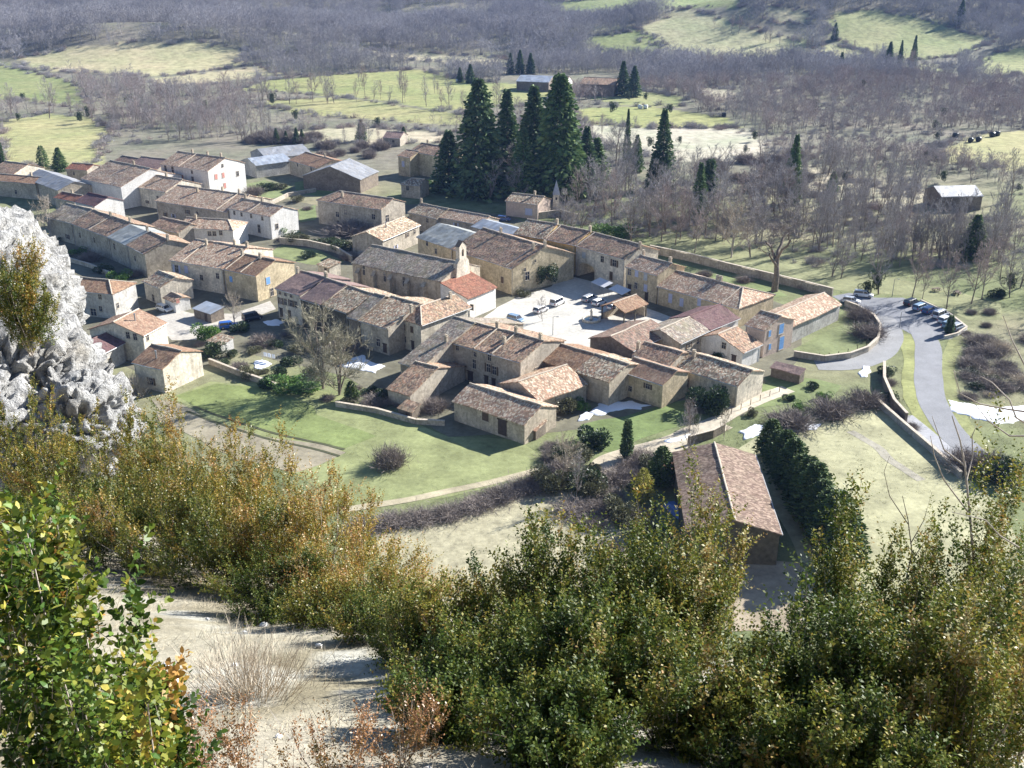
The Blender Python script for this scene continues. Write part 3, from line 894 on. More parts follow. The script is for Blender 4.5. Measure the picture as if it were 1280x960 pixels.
Hs('village_house', 'brown tiled row house third from the white gable of the terrace', (88, 279), (134, 296), (107, 259), 6.2, 'r_brown', 'w_stone', seams=(.5,), chim=[(.95, .3), (.5, -.3)], win=[('n', 100, 294, .9, 1.4), ('n', 118, 300, .9, 1.4)])
Hs('village_house', 'terrace house with pale grey weathered roof and skylights', (134, 296), (157, 306), (152, 276), 6.2, 's_fibro', 'w_stone', chim=[(.9, .2)], win=[('n', 143, 308, 1, 1.6)])
Hs('village_house', 'terrace end house with white right gable', (157, 306), (179, 317), (198, 294), 6.2, 'r_brown', 'w_warm', right=True, chim=[(.98, 0)], win=[('n', 160, 320, .9, 1.3), ('n', 169, 323, .9, 1.3)])
Hs('village_house', 'broad house with mottled roof in the left quarter', (100, 223), (150, 234), (133, 199.5), 7, 'r_rose', 'w_white', chim=[(.6, 0)])
Hs('village_house', 'low reddish roof behind the broad mottled house', (81, 211), (108, 213), (101, 201), 5, 'r_red', 'w_stone', hw=4, pitch=.33)
Hs('village_house', 'plum roofed house left of the tall white house', (160, 208), (196, 212), (186, 187), 7, 'r_plum', 'w_stone', hw=6.5, pitch=.35)
Hs('village_house', 'narrow house with a bright far roof behind the plum roofs', (138, 203), (166, 208), (148, 191), 6, 'r_dark', 'w_stone', hw=5, pitch=.33)
Hs('village_house', 'long low house with red lean-to roof in the second row', (172, 234), (206, 240), (184.5, 217), 6, 'r_rose', 'w_cream', chim=[(.4, 0)])
Hs('village_house', 'wide barn-like house with mottled roof in the second row', (193, 251), (284, 265), (222, 231), 5.5, 'r_rose', 'w_stone', chim=[(.35, -2), (.85, .3), (.6, 1)], seams=(.85,))
Hs('village_house', 'long house with sunlit whitewashed right gable', (284, 260), (337, 271), (350, 257), 6.5, 'r_rose', 'w_white', right=True, seams=(.5,), chim=[(.1, 0), (.5, 0)], win=[('n', 293, 266, .8, 1.1), ('n', 302, 268, .8, 1.1), ('n', 314, 270, .8, 1.1), ('n', 328, 273, .8, 1.1), ('n', 324, 286, 1.0, 2.2), ('g', 346, 283, 1, 1.4)])
Hs('village_house', 'three-storey white house with salmon shutters', (199, 205), (259, 214), (280, 197), 9.5, 'r_rose', 'w_white', right=True, seams=(.4,), chim=[(.3, .2), (.62, .2), (.9, .1)], win=[('n', 207, 211, 1, 2.4), ('n', 216, 213, 1, 2.4), ('n', 228, 222, 1, 1.5, 'c_red'), ('n', 240, 215, .8, 1), ('n', 241, 224, 1, 1.5), ('g', 278, 207, .8, 1), ('g', 270, 221, 1.1, 1.5, 'c_red'), ('g', 279, 219, 1, 1.5, 'c_red'), ('g', 281, 232, 1, 1.5, 'c_red'), ('g', 297, 217, 1, 1.5)])
Hs('village_house', 'low weathered house tucked before the mottled barn roofs', (186, 282), (222, 291), (203, 271), 4.5, 'r_brown', 'w_stone')
Hs('village_house', 'small hipped house with pale front windows', (223, 284), (291, 288), (268, 267.5), 4.8, 'r_rose', 'w_white', hw=4.6, pitch=.36, hipr=3.5, chim=[(.2, -.6)], win=[('n', 262, 292, 1, 1.2), ('n', 268, 292, 1, 1.2), ('n', 276, 291, .9, 1.2)])
Hs('village_house', 'row house with brown roof left of the orange roof', (210.5, 325), (277, 336), (244, 299), 6.3, 'r_rose', 'w_cream', seams=(.25,), chim=[(.3, -1.5), (.75, .2), (.98, .2)], win=[('n', 221, 336, 1.1, 1.8, 'lav'), ('n', 233, 337, 1.1, 1.8, 'c_lav'), ('n', 252, 347, .9, 1.3), ('n', 272, 345, .9, 1.3)])
Hs('village_house', 'ochre house with orange roof and blue gable window', (277.5, 336), (319, 345), (344, 325), 6.3, 'r_orange', 'w_ochre', right=True, seams=(.1, .55), chim=[(.05, -.5), (.6, -.5)], win=[('n', 289, 349, .9, 1.3, 'c_blue'), ('g', 335, 351, 1.2, 1.6, 'c_blue'), ('g', 340, 366, 1, 1.8)])
Hs('village_house', 'hip roofed grey house right beside the white rock', (62, 360), (140, 368), (74, 344), 5.8, 'r_orange', 'w_grey', hipr=3.8, win=[('n', 125, 371, .8, 1.1), ('n', 126, 386, .8, 1.2), ('n', 95, 383, .9, 1.2), ('n', 118, 396, 1.4, 1.6), ('g', 147, 382, .8, 1.2)])
Hs('cottage', 'small brown roofed cottage beside the street corner', (177, 351), (198, 360), (213, 344), 4.4, 'r_mott', 'w_cream', right=True, win=[('n', 192, 374, .9, 1.6)])
Hs('outhouse', 'tiny tiled annex in front of the street corner cottage', (203, 372), (217, 378), (211, 366), 2.6, 'r_brown', 'w_white', hw=2.2, pitch=.35, cat='shed', win=[('g', 222, 376, .8, 1, 'c_red')])
Hs('village_house', 'white walled house with pale orange roof and flue', (179, 420), (210, 403), (158, 394), 5.6, 'r_pink', 'w_cream', chim=[(.45, -2.2, 1)], win=[('g', 160, 419, .8, 1.3), ('g', 169, 421, .8, 1.3), ('n', 184.5, 422, .7, 1.2)])
Hs('village_house', 'shadowed plum roof in front of the white walled house', (119, 447), (157, 428), (98, 425), 4.0, 'r_plumdk', 'w_grey', hw=4.2, pitch=.36)
Hs('shed', 'dark red roofed lean-to behind the pale orange roof', (136, 404), (158, 408), (140, 391), 4.2, 'r_red', 'w_cream', hw=3, pitch=.35, mono=True, cat='shed')
Hs('village_house', 'house with big blank white gable at the garden edge', (164, 453), (202, 462), (225, 438), 4.8, 'r_orange', 'w_cream', right=True, chim=[(.55, -3, 1)], win=[])
# --- behind: farm and upper houses
Hs('farm_shed', 'long grey sheet metal farm shed at the back left', (312, 190), (368, 184), (330, 178), 5, 's_grey', 'w_grey', hw=8, pitch=.3, cat='farm building')
Hs('farm_shed', 'blue-grey farm shed with reddish end beside the back fields', (300, 201), (345, 195), (304, 189), 4.5, 's_blue', 'w_grey', hw=6, pitch=.3, cat='farm building')
Hs('village_house', 'orange brown farmhouse in front of the metal sheds', (360, 200), (395, 210), (382, 190), 5.2, 'r_orange', 'w_warm', chim=[(.7, 0)], win=[('n', 372, 206, .9, 1.2), ('n', 389, 211, 1, 1.4)])
Hs('barn', 'big grey roofed barn with dark gable at the back', (451, 224.5), (474, 214), (424, 203), 4.6, 's_grey', 'w_dark', cat='barn')
Hs('village_house', 'ochre manor house left of the tall conifers', (511, 189), (550, 195.5), (523, 176), 8, 'r_brown', 'w_ochre', hw=6.5, pitch=.33, chim=[(.2, 0)], win=[('n', 521, 194, .9, 1.3, 'c_red'), ('n', 521, 205, 1.1, 1.9, 'c_lav'), ('n', 546, 209, 1.1, 1.9, 'c_lav'), ('n', 523, 216, 1, 2)])
Hs('village_house', 'lower wing of the ochre manor house', (496, 194.5), (512, 197), (504, 183.5), 7, 'r_brown', 'w_ochre', hw=5, pitch=.3, win=[('n', 504, 205, 1.2, 1.9, 'c_lav')])
Hs('cottage', 'small hipped cottage below the ochre manor house', (500, 230), (525, 232), (512, 218.5), 4.4, 'r_mott', 'w_warm', hw=3.8, pitch=.36, hipl=2.5)
Hs('village_house', 'large plain stone house in the middle of the back row', (395, 250), (476, 262), (486, 252), 7, 'r_brown', 'w_stone', right=True, hw=6, pitch=.33, hipl=4, chim=[(.3, -2.5)], win=[('n', 422, 268, 1.2, 1.5), ('n', 432, 265, 1, 1.5), ('n', 467, 271, 1.2, 1.5), ('n', 423, 283, 1, 1.5), ('g', 484, 273, 1.5, 2)])
Hs('village_house', 'small house with ridge running back beside the church', (478.5, 301), (526, 281), (463.5, 287.5), 5, 'r_mott', 'w_stone', chim=[(.4, -1.2, 1)])
Hs('village_house', 'low brown roofed house behind the fibre cement roof', (509, 265), (545, 273), (525, 253.5), 4.8, 'r_mott', 'w_stone', chim=[(.05, 0)])
Hs('village_house', 'low rose roofed house beside the blue metal roof', (545, 271), (600, 281), (560, 258), 4.8, 'r_rose', 'w_stone', hw=4.6, pitch=.33)
Hs('village_house', 'long house behind the church with patched pale sheet roof', (520, 296), (564, 310.5), (542, 276), 6.5, 's_fibro', 'w_ochre', seams=(), win=[('n', 534, 304, .9, 1.3), ('n', 545, 314, .9, 1.3)])
Hs('village_house', 'long brown roofed house closing the square beside the church', (564, 311), (640, 336), (671, 304.5), 6.5, 'r_brown', 'w_ochre', right=True, seams=(.9,), chim=[(.92, -2), (1.0, 0), (.3, 0)], win=[('n', 628, 350, 1, 1.5, 'c_brown'), ('n', 584, 316, .8, .8), ('g', 656, 337, .7, .8), ('g', 669, 326, .5, .7), ('g', 659, 345, 1.3, 2)])
Hs('garage', 'low building with blue-grey metal roof behind the square', (588, 283), (641, 297.5), (601, 274), 4.6, 's_blue', 'w_grey', hw=4.5, pitch=.3, cat='building')
Hs('cottage', 'pinkish cottage in front of the conifers with mossy roof', (631, 251), (672, 256), (662, 239.5), 4.6, 'r_mott', 'w_pink', hw=4.6, pitch=.34, chim=[(.7, 0)], win=[('n', 661, 265, 2.4, 2, 'c_lav')])
# --- church
church = Hs('church', 'stone church with long nave and bell gable', (438.5, 328.5), (551, 352.5), (463, 305.5), 7.5, 'r_grey', 'w_warm', cat='church', gov=.1,
   win=[('n', 455, 338, .7, 2.2), ('n', 481, 346, .7, 2.2), ('n', 505, 352, .7, 2.2)])
Hs('church_apse', 'low red roofed end of the church facing the square', (585, 374), (622, 358.5), (549.5, 353), 5.0, 'r_red', 'w_white', mono=True, cat='church', win=[('g', 590, 384, .8, 1.2)])
# --- terrace in front of the church
Hs('village_house', 'cream house with plum roof and rows of dark shutters', (343, 360), (374, 369.5), (376, 338), 6.8, 'r_plum', 'w_cream', chim=[(.02, -1), (.98, .2)], win=[('n', 351, 376, .9, 1.4, 'brown'), ('n', 357, 377.5, .9, 1.4), ('n', 364, 379, .9, 1.4, 'brown'), ('n', 370, 380.5, .9, 1.4), ('n', 350, 366, .8, .7), ('n', 357, 368, .8, .7), ('n', 364, 370, .8, .7), ('n', 352, 391, 1, 2, 'door'), ('n', 362, 394, 1, 2, 'door')])
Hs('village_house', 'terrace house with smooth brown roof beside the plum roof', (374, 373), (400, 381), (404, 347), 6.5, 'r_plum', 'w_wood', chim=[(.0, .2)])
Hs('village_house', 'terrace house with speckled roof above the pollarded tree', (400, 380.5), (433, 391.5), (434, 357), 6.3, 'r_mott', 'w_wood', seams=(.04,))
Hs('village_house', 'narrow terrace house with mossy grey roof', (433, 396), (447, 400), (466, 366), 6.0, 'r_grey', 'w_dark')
Hs('village_house', 'terrace house with speckled roof beside a snowy valley gutter', (448, 400.5), (484, 411), (489, 370), 5.8, 'r_mott', 'w_stone', win=[('n', 473, 428, 1, 1.6), ('n', 481, 431, 1, 1.8, 'door')])
Hs('village_house', 'corner house with hipped roof in front of the apse', (527, 407), (590, 384), None, 6.2, 'r_brown', 'w_cream', hw=4.6, pitch=.40, hipl=4.4, chim=[(.85, -.6), (.1, -.4)], win=[('g', 505, 409, .8, 1.3, 'c_brown'), ('g', 515, 412, .8, 1.3, 'c_brown'), ('g', 506, 424, .8, 1.3), ('g', 516, 428, .8, 1.8, 'door')])
Hs('village_house', 'big three-part stone house facing the garden', (559.5, 427), (650, 453), (680, 426), 6.8, 'r_brown', 'w_stone', right=True, seams=(.37, .62), chim=[(.36, .1), (.62, .1), (.62, -3.5), (.95, .1)], win=[('n', 572, 435, .7, .9), ('n', 594, 443, .7, .9), ('n', 593, 455, .8, 1.8), ('n', 612, 447, .8, 1.2), ('n', 611, 460, .9, 1.6, 'brown'), ('n', 618, 463, .9, 1.6, 'brown'), ('n', 588, 470, 1.3, 1.8, 'door'), ('n', 608, 476, .9, 1.9, 'door'), ('n', 617, 480, .9, 1.9, 'door'), ('g', 670, 462, .8, .8)])
Hs('village_house', 'house with one long grey slope left of the three-part house', (497.5, 452.5), (524, 461), (571, 397), 4.6, 'r_grey', 'w_stone', chim=[(.8, -7)])
Hs('barn', 'small open barn with striped tiles below the long slope', (482, 486), (512, 494.5), (522, 452.5), 3.0, 'r_brown', 'w_stone', cat='barn')
Hs('barn', 'low stone outbuilding with big roof on the garden edge', (564.5, 501.5), (655, 531.5), (587, 479), 3.7, 'r_rose', 'w_warm', cat='barn', win=[('n', 607, 521, 1.4, 1.5, 'c_brown'), ('n', 628, 534, 1.8, 2.6, 'door')])
Hs('barn', 'brown roofed outbuilding with ridge pointing away beside the three-part house', (675, 502.5), (736, 480), (633, 485), 3.6, 'r_rose', 'w_stone', hw=5.5, pitch=.36, cat='barn')
Hs('barn', 'barn with rose striped roof above the blue shadow', (675, 450.5), (718, 464), (704.5, 431), 4.8, 'r_orange', 'w_dark', cat='barn')
Hs('barn', 'barn with cream speckled roof next to the striped one', (718, 464), (761, 478), (747, 443), 4.8, 'r_mott', 'w_warm', cat='barn')
Hs('village_house', 'low house with smooth salmon roof above the snow patch', (774, 463.5), (828, 481.5), (790, 449.5), 4.6, 'r_pink', 'w_ochre', gutter=True, hw=4.2, pitch=.34)
Hs('village_house', 'low brown house in the block behind the salmon roof', (790, 443.5), (838, 457), (801, 426), 5.2, 'r_brown', 'w_stone', chim=[(0, -2)])
Hs('village_house', 'long low house ending the block beside the dirt lane', (840, 458), (922, 483), (860, 447), 4.2, 'r_mott', 'w_cream', hw=4.8, pitch=.34, chim=[(.15, -1)])
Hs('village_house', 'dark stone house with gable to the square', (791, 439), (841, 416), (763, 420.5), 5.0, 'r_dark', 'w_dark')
Hs('village_house', 'brown roofed half of the house with the plum roof', (851, 430), (888, 413), (836, 407), 5.0, 'r_grey', 'w_stone')
Hs('village_house', 'house with smooth plum roof in the right block', (888, 413), (926, 397.5), (873, 390.5), 5.0, 'r_plumdk', 'w_white')
Hs('village_house', 'pale house with brown roof and small porch', (930, 441), (954, 430), (909, 413), 3.6, 'r_brown', 'w_white', win=[('g', 905, 432, .9, 1.2), ('g', 918, 440, 1, 2, 'door')])
Hs('village_house', 'pink gabled house with bright blue shutters', (930, 405.5), (956, 413.5), (967, 400), 5.8, 'r_rose', 'w_pink', right=True, hw=5.2, pitch=.33, win=[('g', 962, 417, .8, 1.3, 'c_blue'), ('g', 976.5, 411, 1.5, 2, 'c_blue'), ('g', 962, 433.5, .8, 1.2, 'c_blue'), ('g', 976.5, 430, 1.5, 2.6, 'c_blue')])
Hs('barn', 'long stone barn with ridge running back to the car park', (987.5, 410.5), (1053, 380), (980, 395.5), 3.8, 'r_rose', 'w_grey', hw=4.4, pitch=.36, cat='barn')
Hs('shed', 'low corrugated garden shed in front of the pink house', (962, 459), (1000, 469), (968, 449), 2.0, 'r_plum', 'w_dark', hw=2.4, pitch=.25, mono=True, cat='shed')
# --- plaza row
Hs('village_house', 'yellow house at the far end of the square', (641.5, 292), (680, 298.5), (659, 274), 7.6, 'r_mott', 'w_yellow', chim=[(.95, .4)], win=[('n', 650, 305, .9, 1.3)])
Hs('village_house', 'bright yellow house with patched plaster on the square', (680, 298.5), (718, 306.5), (696, 280.5), 7.6, 'r_brown', 'w_yellow', seams=(.05,), chim=[(.98, .2)], win=[('n', 708, 315, 1, 1.4, 'c_grey')])
arch = Hs('village_house', 'cream house with an archway passage on the square', (718, 306.5), (780, 324), (798, 305), 7.6, 'r_brown', 'w_cream', right=True, seams=(.05,), win=[('n', 730, 319, 1.2, 1.5, 'c_grey'), ('n', 753, 324, 1, 1.5), ('n', 768, 329, 1.2, 1.6, 'brown'), ('n', 764, 345, 1, 2, 'c_brown')], chim=[(1.0, -1)])
Hs('village_house', 'pale ochre house with rows of windows right of the archway house', (781, 333), (821.5, 344.5), (796, 317.5), 6.8, 'r_rose', 'w_ochre', chim=[(.02, 1), (.85, 1)], win=[('n', 787, 340, 1, 1.4), ('n', 796, 342, 1, 1.5, 'c_lav'), ('n', 807, 346, 1, 1.6, 'c_grey'), ('n', 787, 357, 1, 2.2, 'door'), ('n', 795, 357, .9, 1.4), ('n', 807, 360, 1, 1.6, 'c_lav'), ('n', 808, 372, 1, 2, 'door')])
Hs('village_house', 'long low house with rose roof and a snow-bleached patch', (820.5, 357.5), (924, 386), (845, 338), 4.4, 'r_rose', 'w_ochre', seams=(.8,), hipr=4, chim=[(.5, .5), (.54, .5)], win=[('n', 838, 373, 1, 2, 'c_lav'), ('n', 852, 378, 1, 1.8, 'c_lav'), ('n', 874, 378, .9, 1.6, 'c_lav')])
# --- barn by the conifers
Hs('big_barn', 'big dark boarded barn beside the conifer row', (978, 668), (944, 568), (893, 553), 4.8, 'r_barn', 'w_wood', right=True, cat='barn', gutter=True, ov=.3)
# --- far farms
Hs('farm_building', 'long pale roofed cattle shed on the valley floor', (645, 101.5), (686, 103), (646, 96.5), 5, 's_blue', 'w_dark', hw=9, pitch=.3, cat='farm building')
Hs('farm_building', 'brown farm block with white gable behind the conifers', (700, 100), (716, 100.5), (700, 93), 8, 'r_dark', 'w_white', hw=9, pitch=.35, cat='farm building')
Hs('farm_building', 'low brown roofed farm wing on the valley floor', (724, 104.5), (768, 106.5), (726, 98.5), 6, 'r_brown', 'w_dark', hw=9, pitch=.3, cat='farm building')
Hs('far_house', 'grey roofed house alone among the trees at right', (1177, 246), (1230, 245), (1176, 238), 4.5, 's_grey', 'w_dark', hw=6, pitch=.35, cat='house')
Hs('far_house', 'small pale roofed house beside a fir in the far wood', (1033, 92), (1057, 93), (1034, 89), 4, 's_grey', 'w_cream', hw=6, pitch=.35, cat='house')
Hs('far_house', 'tiny house among the orchards behind the village', (478, 172), (500, 173), (482, 166), 3.5, 'r_plum', 'w_stone', hw=5, pitch=.35, cat='house')

# bell gable, buttresses, archway
def local_part(root, name, mb, mat, parent=None):
    return link(name, mb.mesh(name, M[mat] if isinstance(mat, str) else mat), parent or root)
cw = U(566, 334, 8.0)
ci = church.matrix_basis.inverted() @ Vector((cw[0], cw[1], 0))
Lc = [c for c in church.children if c.name.startswith('wall')][0]
gxx = max(v.co.x for v in Lc.data.vertices); gyy = (min(v.co.y for v in Lc.data.vertices) + max(v.co.y for v in Lc.data.vertices)) / 2
zr = max(v.co.z for v in Lc.data.vertices)
b = MB()
bw, th = 2.1, .5
prof = [(-2.6, zr - 3.2), (-bw, zr + .3), (-1.25, zr + 1.2), (-1.25, zr + 4.0), (0, zr + 5.0), (1.25, zr + 4.0), (1.25, zr + 1.2), (bw, zr + .3), (2.6, zr - 3.2)]
hole = [(-.45, zr + 1.6), (.45, zr + 1.6), (.45, zr + 2.9), (.25, zr + 3.25), (-.25, zr + 3.25), (-.45, zr + 2.9)]
xb = gxx + .1
def pane_strip(x, flip):
    # belfry wall around the bell opening
    P = [(x, gyy + p[0], p[1]) for p in prof]; Hh = [(x, gyy + p[0], p[1]) for p in hole]
    V = P + Hh
    F = [(0, 8, 7, 1), (1, 7, 6, 2), (2, 6, 10, 9), (2, 9, 14, 3), (6, 5, 11, 10), (3, 14, 13, 4), (5, 4, 12, 11), (4, 13, 12)]
    b.add(V, [f[::-1] for f in F] if flip else F)
pane_strip(xb - th, False); pane_strip(xb + th, True)
for lst in (prof, hole):
    n = len(lst)
    for i in range(n):
        p, q = lst[i], lst[(i + 1) % n]
        b.add([(xb - th, gyy + p[0], p[1]), (xb + th, gyy + p[0], p[1]), (xb + th, gyy + q[0], q[1]), (xb - th, gyy + q[0], q[1])], [(0, 1, 2, 3)])
bg_ = local_part(church, 'bell_gable', b, 'w_cream')
b = MB(); b.lathe([(.38, -.1), (.36, .0), (.27, .25), (.22, .6), (.1, .75)], 12, 0, (xb, gyy, zr + 1.95))
b.box((xb, gyy, zr + 2.75), (.1, .9, .1))
local_part(church, 'bell', b, m_plain('bell_bronze', (.12, .09, .05), .4, .2, 2, .8), bg_)
b = MB()
for s_ in (-1, 1):
    b.add([(xb - .65, gyy, zr + 5.15), (xb + .65, gyy, zr + 5.15), (xb + .65, gyy + s_ * 1.5, zr + 3.95), (xb - .65, gyy + s_ * 1.5, zr + 3.95)], [(0, 1, 2, 3)])
local_part(church, 'gable_coping', b, 'r_dark', bg_)
yn = min(v.co.y for v in Lc.data.vertices)
xl = min(v.co.x for v in Lc.data.vertices)
for t_ in (.08, .26, .45, .64, .82):
    b = MB(); x = xl + (gxx - xl) * t_
    b.box((x, yn - .55, 2.6), (.9, 1.2, 6.2), 0); b.add([(x - .5, yn - 1.2, 5.6), (x + .5, yn - 1.2, 5.6), (x + .5, yn + .1, 6.7), (x - .5, yn + .1, 6.7)], [(0, 1, 2, 3)])
    local_part(church, 'buttress', b, 'w_warm')
# archway under the cream house: dark vault with a sunlit reveal
aw = [c for c in arch.children if c.name.startswith('wall')][0]
an = min(v.co.y for v in aw.data.vertices)
Pw = arch.matrix_basis.inverted()
def arch_local(px, py):
    C_ = Pw @ Vector((0, 0, CAM_Z)) ; rr = ray(px, py)
    D_ = (Pw.to_3x3() @ Vector(rr)); t_ = (an - C_.y) / D_.y
    return C_ + D_ * t_
a0, a1 = arch_local(723, 350), arch_local(743, 353)
wA = max(3.0, abs(a1.x - a0.x)); xm = (a0.x + a1.x) / 2
pts = [(-wA / 2, -.5), (-wA / 2, 2.6), (-wA * .36, 3.4), (0, 3.8), (wA * .36, 3.4), (wA / 2, 2.6), (wA / 2, -.5)]
wv = [v.co for v in aw.data.vertices]
X0, X1, Y0, Y1 = min(c.x for c in wv), max(c.x for c in wv), min(c.y for c in wv), max(c.y for c in wv)
Zt = max(c.z for c in wv if abs(c.y - Y0) < .01); Zt1 = max(c.z for c in wv if abs(c.y - Y1) < .01)
bm = bmesh.new(); bm.from_mesh(aw.data)
for f in [f for f in bm.faces if abs(f.normal.y) > .9]: bm.faces.remove(f)
for yy_, zt_ in ((Y0, Zt), (Y1, Zt1)):
    out = [(X0, -.5)] + [(xm + p[0], p[1]) for p in pts] + [(X1, -.5), (X1, zt_), (X0, zt_)]
    f = bm.faces.new([bm.verts.new((q[0], yy_, q[1])) for q in out])
for p, q in zip(pts[:-1], pts[1:]):
    bm.faces.new([bm.verts.new((xm + p[0], Y0, p[1])), bm.verts.new((xm + q[0], Y0, q[1])), bm.verts.new((xm + q[0], Y1, q[1])), bm.verts.new((xm + p[0], Y1, p[1]))])
bmesh.ops.remove_doubles(bm, verts=bm.verts[:], dist=.005)
bmesh.ops.triangulate(bm, faces=[f for f in bm.faces if len(f.verts) > 6])
bm.to_mesh(aw.data); bm.free()
b = MB()
for p, q in zip(pts[:-1], pts[1:]):
    o1 = 1.12
    b.add([(xm + p[0], an - .10, p[1]), (xm + q[0], an - .10, q[1]), (xm + q[0] * o1, an - .10, q[1] * 1.06), (xm + p[0] * o1, an - .10, p[1] * 1.06)], [(0, 1, 2, 3)])
    b.add([(xm + p[0], an - .10, p[1]), (xm + q[0], an - .10, q[1]), (xm + q[0], an - .02, q[1]), (xm + p[0], an - .02, p[1])], [(3, 2, 1, 0)])
local_part(arch, 'arch_stones', b, 'surround')
# ------------------------------------------------------------------ plant templates
def nrm(v):
    return v / (np.linalg.norm(v, axis=-1, keepdims=True) + 1e-9)

def skeleton(rng, h=1.0, levels=4, spread=.55, trunk=.3, nb=(3, 5), upright=.35, wob=.12):
    """branching lines: list of (points, r0, r1, level)"""
    out = []
    def grow(p, d, ln, r, lev):
        n = 4
        pts = [p]
        q = p.copy(); dd = d.copy()
        for i in range(n):
            dd = nrm(dd + rng.normal(0, wob, 3) + np.array([0, 0, upright * .15 * (lev > 0)]))
            q = q + dd * ln / n
            pts.append(q.copy())
        out.append((pts, r, r * .55, lev))
        if lev >= levels: return
        k = rng.integers(*nb) + (2 if lev == 0 else 0)
        for i in range(k):
            t = rng.uniform(.3, 1.0) if lev else rng.uniform(.5, 1.0)
            j = min(n - 1, int(t * n)); base = pts[j] + (pts[j + 1] - pts[j]) * (t * n - j)
            a = rng.uniform(0, 2 * math.pi)
            side = np.array([math.cos(a), math.sin(a), 0.0])
            nd = nrm(dd * (1 - spread) + side * spread * rng.uniform(.7, 1.3) + np.array([0, 0, upright]))
            grow(base, nd, ln * rng.uniform(.55, .8), r * .5, lev + 1)
    grow(np.zeros(3), np.array([0, 0, 1.0]), trunk, .021 + .02 * trunk, 0)
    top = max(p[-1][2] for p, *_ in out)
    s = h / top
    return [([q * s for q in pts], r0 * s, r1 * s, lev) for pts, r0, r1, lev in out]

def blades(P0, P1, w, rng):
    """thin triangles from P0 to P1"""
    d = nrm(P1 - P0)
    rnd = nrm(rng.normal(size=P0.shape))
    s = nrm(np.cross(d, rnd)) * (np.asarray(w)[:, None] / 2)
    V = np.stack([P0 - s, P0 + s, P1], 1).reshape(-1, 3)
    F = np.arange(len(V)).reshape(-1, 3)
    return V, F

def bare_template(name, seed, mat_t, mat_c, twigs=14, tw=.006, **kw):
    rng = np.random.default_rng(seed)
    sk = skeleton(rng, **kw)
    lv = max(s[3] for s in sk)
    tb = MB()
    B0, B1, Wd = [], [], []
    for pts, r0, r1, lev in sk:
        if lev <= 1:
            n = len(pts)
            tb.tube(pts, [r0 + (r1 - r0) * i / (n - 1) for i in range(n)], 6 if lev == 0 else 4, cap=False)
        else:
            for a, b_ in zip(pts[:-1], pts[1:]):
                B0.append(a); B1.append(b_); Wd.append(max(r0 * 1.6, tw * 1.3))
        if lev >= lv - 1:
            for k in range(twigs if lev == lv else twigs // 2):
                j = rng.integers(1, len(pts)); a = pts[j]
                d = nrm(pts[j] - pts[j - 1] + rng.normal(0, .75, 3) + np.array([0, 0, .3]))
                L_ = rng.uniform(.05, .13)
                B0.append(a); B1.append(a + d * L_); Wd.append(tw)
    V, F = blades(np.array(B0), np.array(B1), np.array(Wd), rng)
    return tb.mesh(name + '_trunk', mat_t, True), mesh_np(name + '_crown', V, F, mat_c)

def leafcloud(rng, P, D, ln, wd, tint):
    """rhombic leaves at P pointing along D"""
    r = nrm(rng.normal(size=P.shape))
    S = nrm(np.cross(D, r))
    ln = np.asarray(ln).reshape(-1, 1) if np.ndim(ln) else ln
    wd = np.asarray(wd).reshape(-1, 1) if np.ndim(wd) else wd
    V = np.stack([P, P + D * ln * .5 + S * wd / 2, P + D * ln, P + D * ln * .5 - S * wd / 2], 1).reshape(-1, 3)
    return V, np.arange(len(V)).reshape(-1, 4), tint

def conifer_template(name, seed, mat, width=.2, n=330, base=.06, power=.8, droop=.3, ragged=.25, dens=7):
    rng = np.random.default_rng(seed)
    tb = MB(); tb.tube([(0, 0, 0), (.004, .003, .5), (0, 0, .97)], [.018, .011, .002], 6, cap=False)
    V, F, Tn = [], [], []
    P, D, L_, Wd = [], [], [], []
    for i in range(n):
        z = base + (1 - base) * (i / n) ** .85
        rr = width * (1 - z) ** power * rng.uniform(1 - ragged, 1 + ragged * .6) + .012
        if z < base + .12: rr *= rng.uniform(.5, 1)
        a = i * 2.39996 + rng.uniform(-.4, .4)
        o = np.array([math.cos(a), math.sin(a), 0]); sd = np.array([-o[1], o[0], 0])
        tb_ = rng.normal(0, .12) + .5
        for k in range(dens):
            t = rng.uniform(.25, 1)
            p = np.array([0, 0, z]) + o * rr * t + sd * rng.normal(0, .18) * rr + np.array([0, 0, -droop * rr * t ** 1.6 + rng.normal(0, .006)])
            d = nrm(o * .8 + sd * rng.normal(0, .6) + np.array([0, 0, rng.normal(-droop * .5, .3)]))
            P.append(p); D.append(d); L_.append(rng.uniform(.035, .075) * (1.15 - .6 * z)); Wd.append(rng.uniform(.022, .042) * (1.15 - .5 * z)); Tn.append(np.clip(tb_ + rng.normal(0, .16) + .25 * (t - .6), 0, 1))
    V, F, _ = leafcloud(rng, np.array(P), np.array(D), np.array(L_), np.array(Wd), None)
    return tb.mesh(name + '_trunk', M['bark'], True), mesh_np(name + '_crown', V, F, mat, {'tint': ('FACE', 'FLOAT', np.array(Tn))})

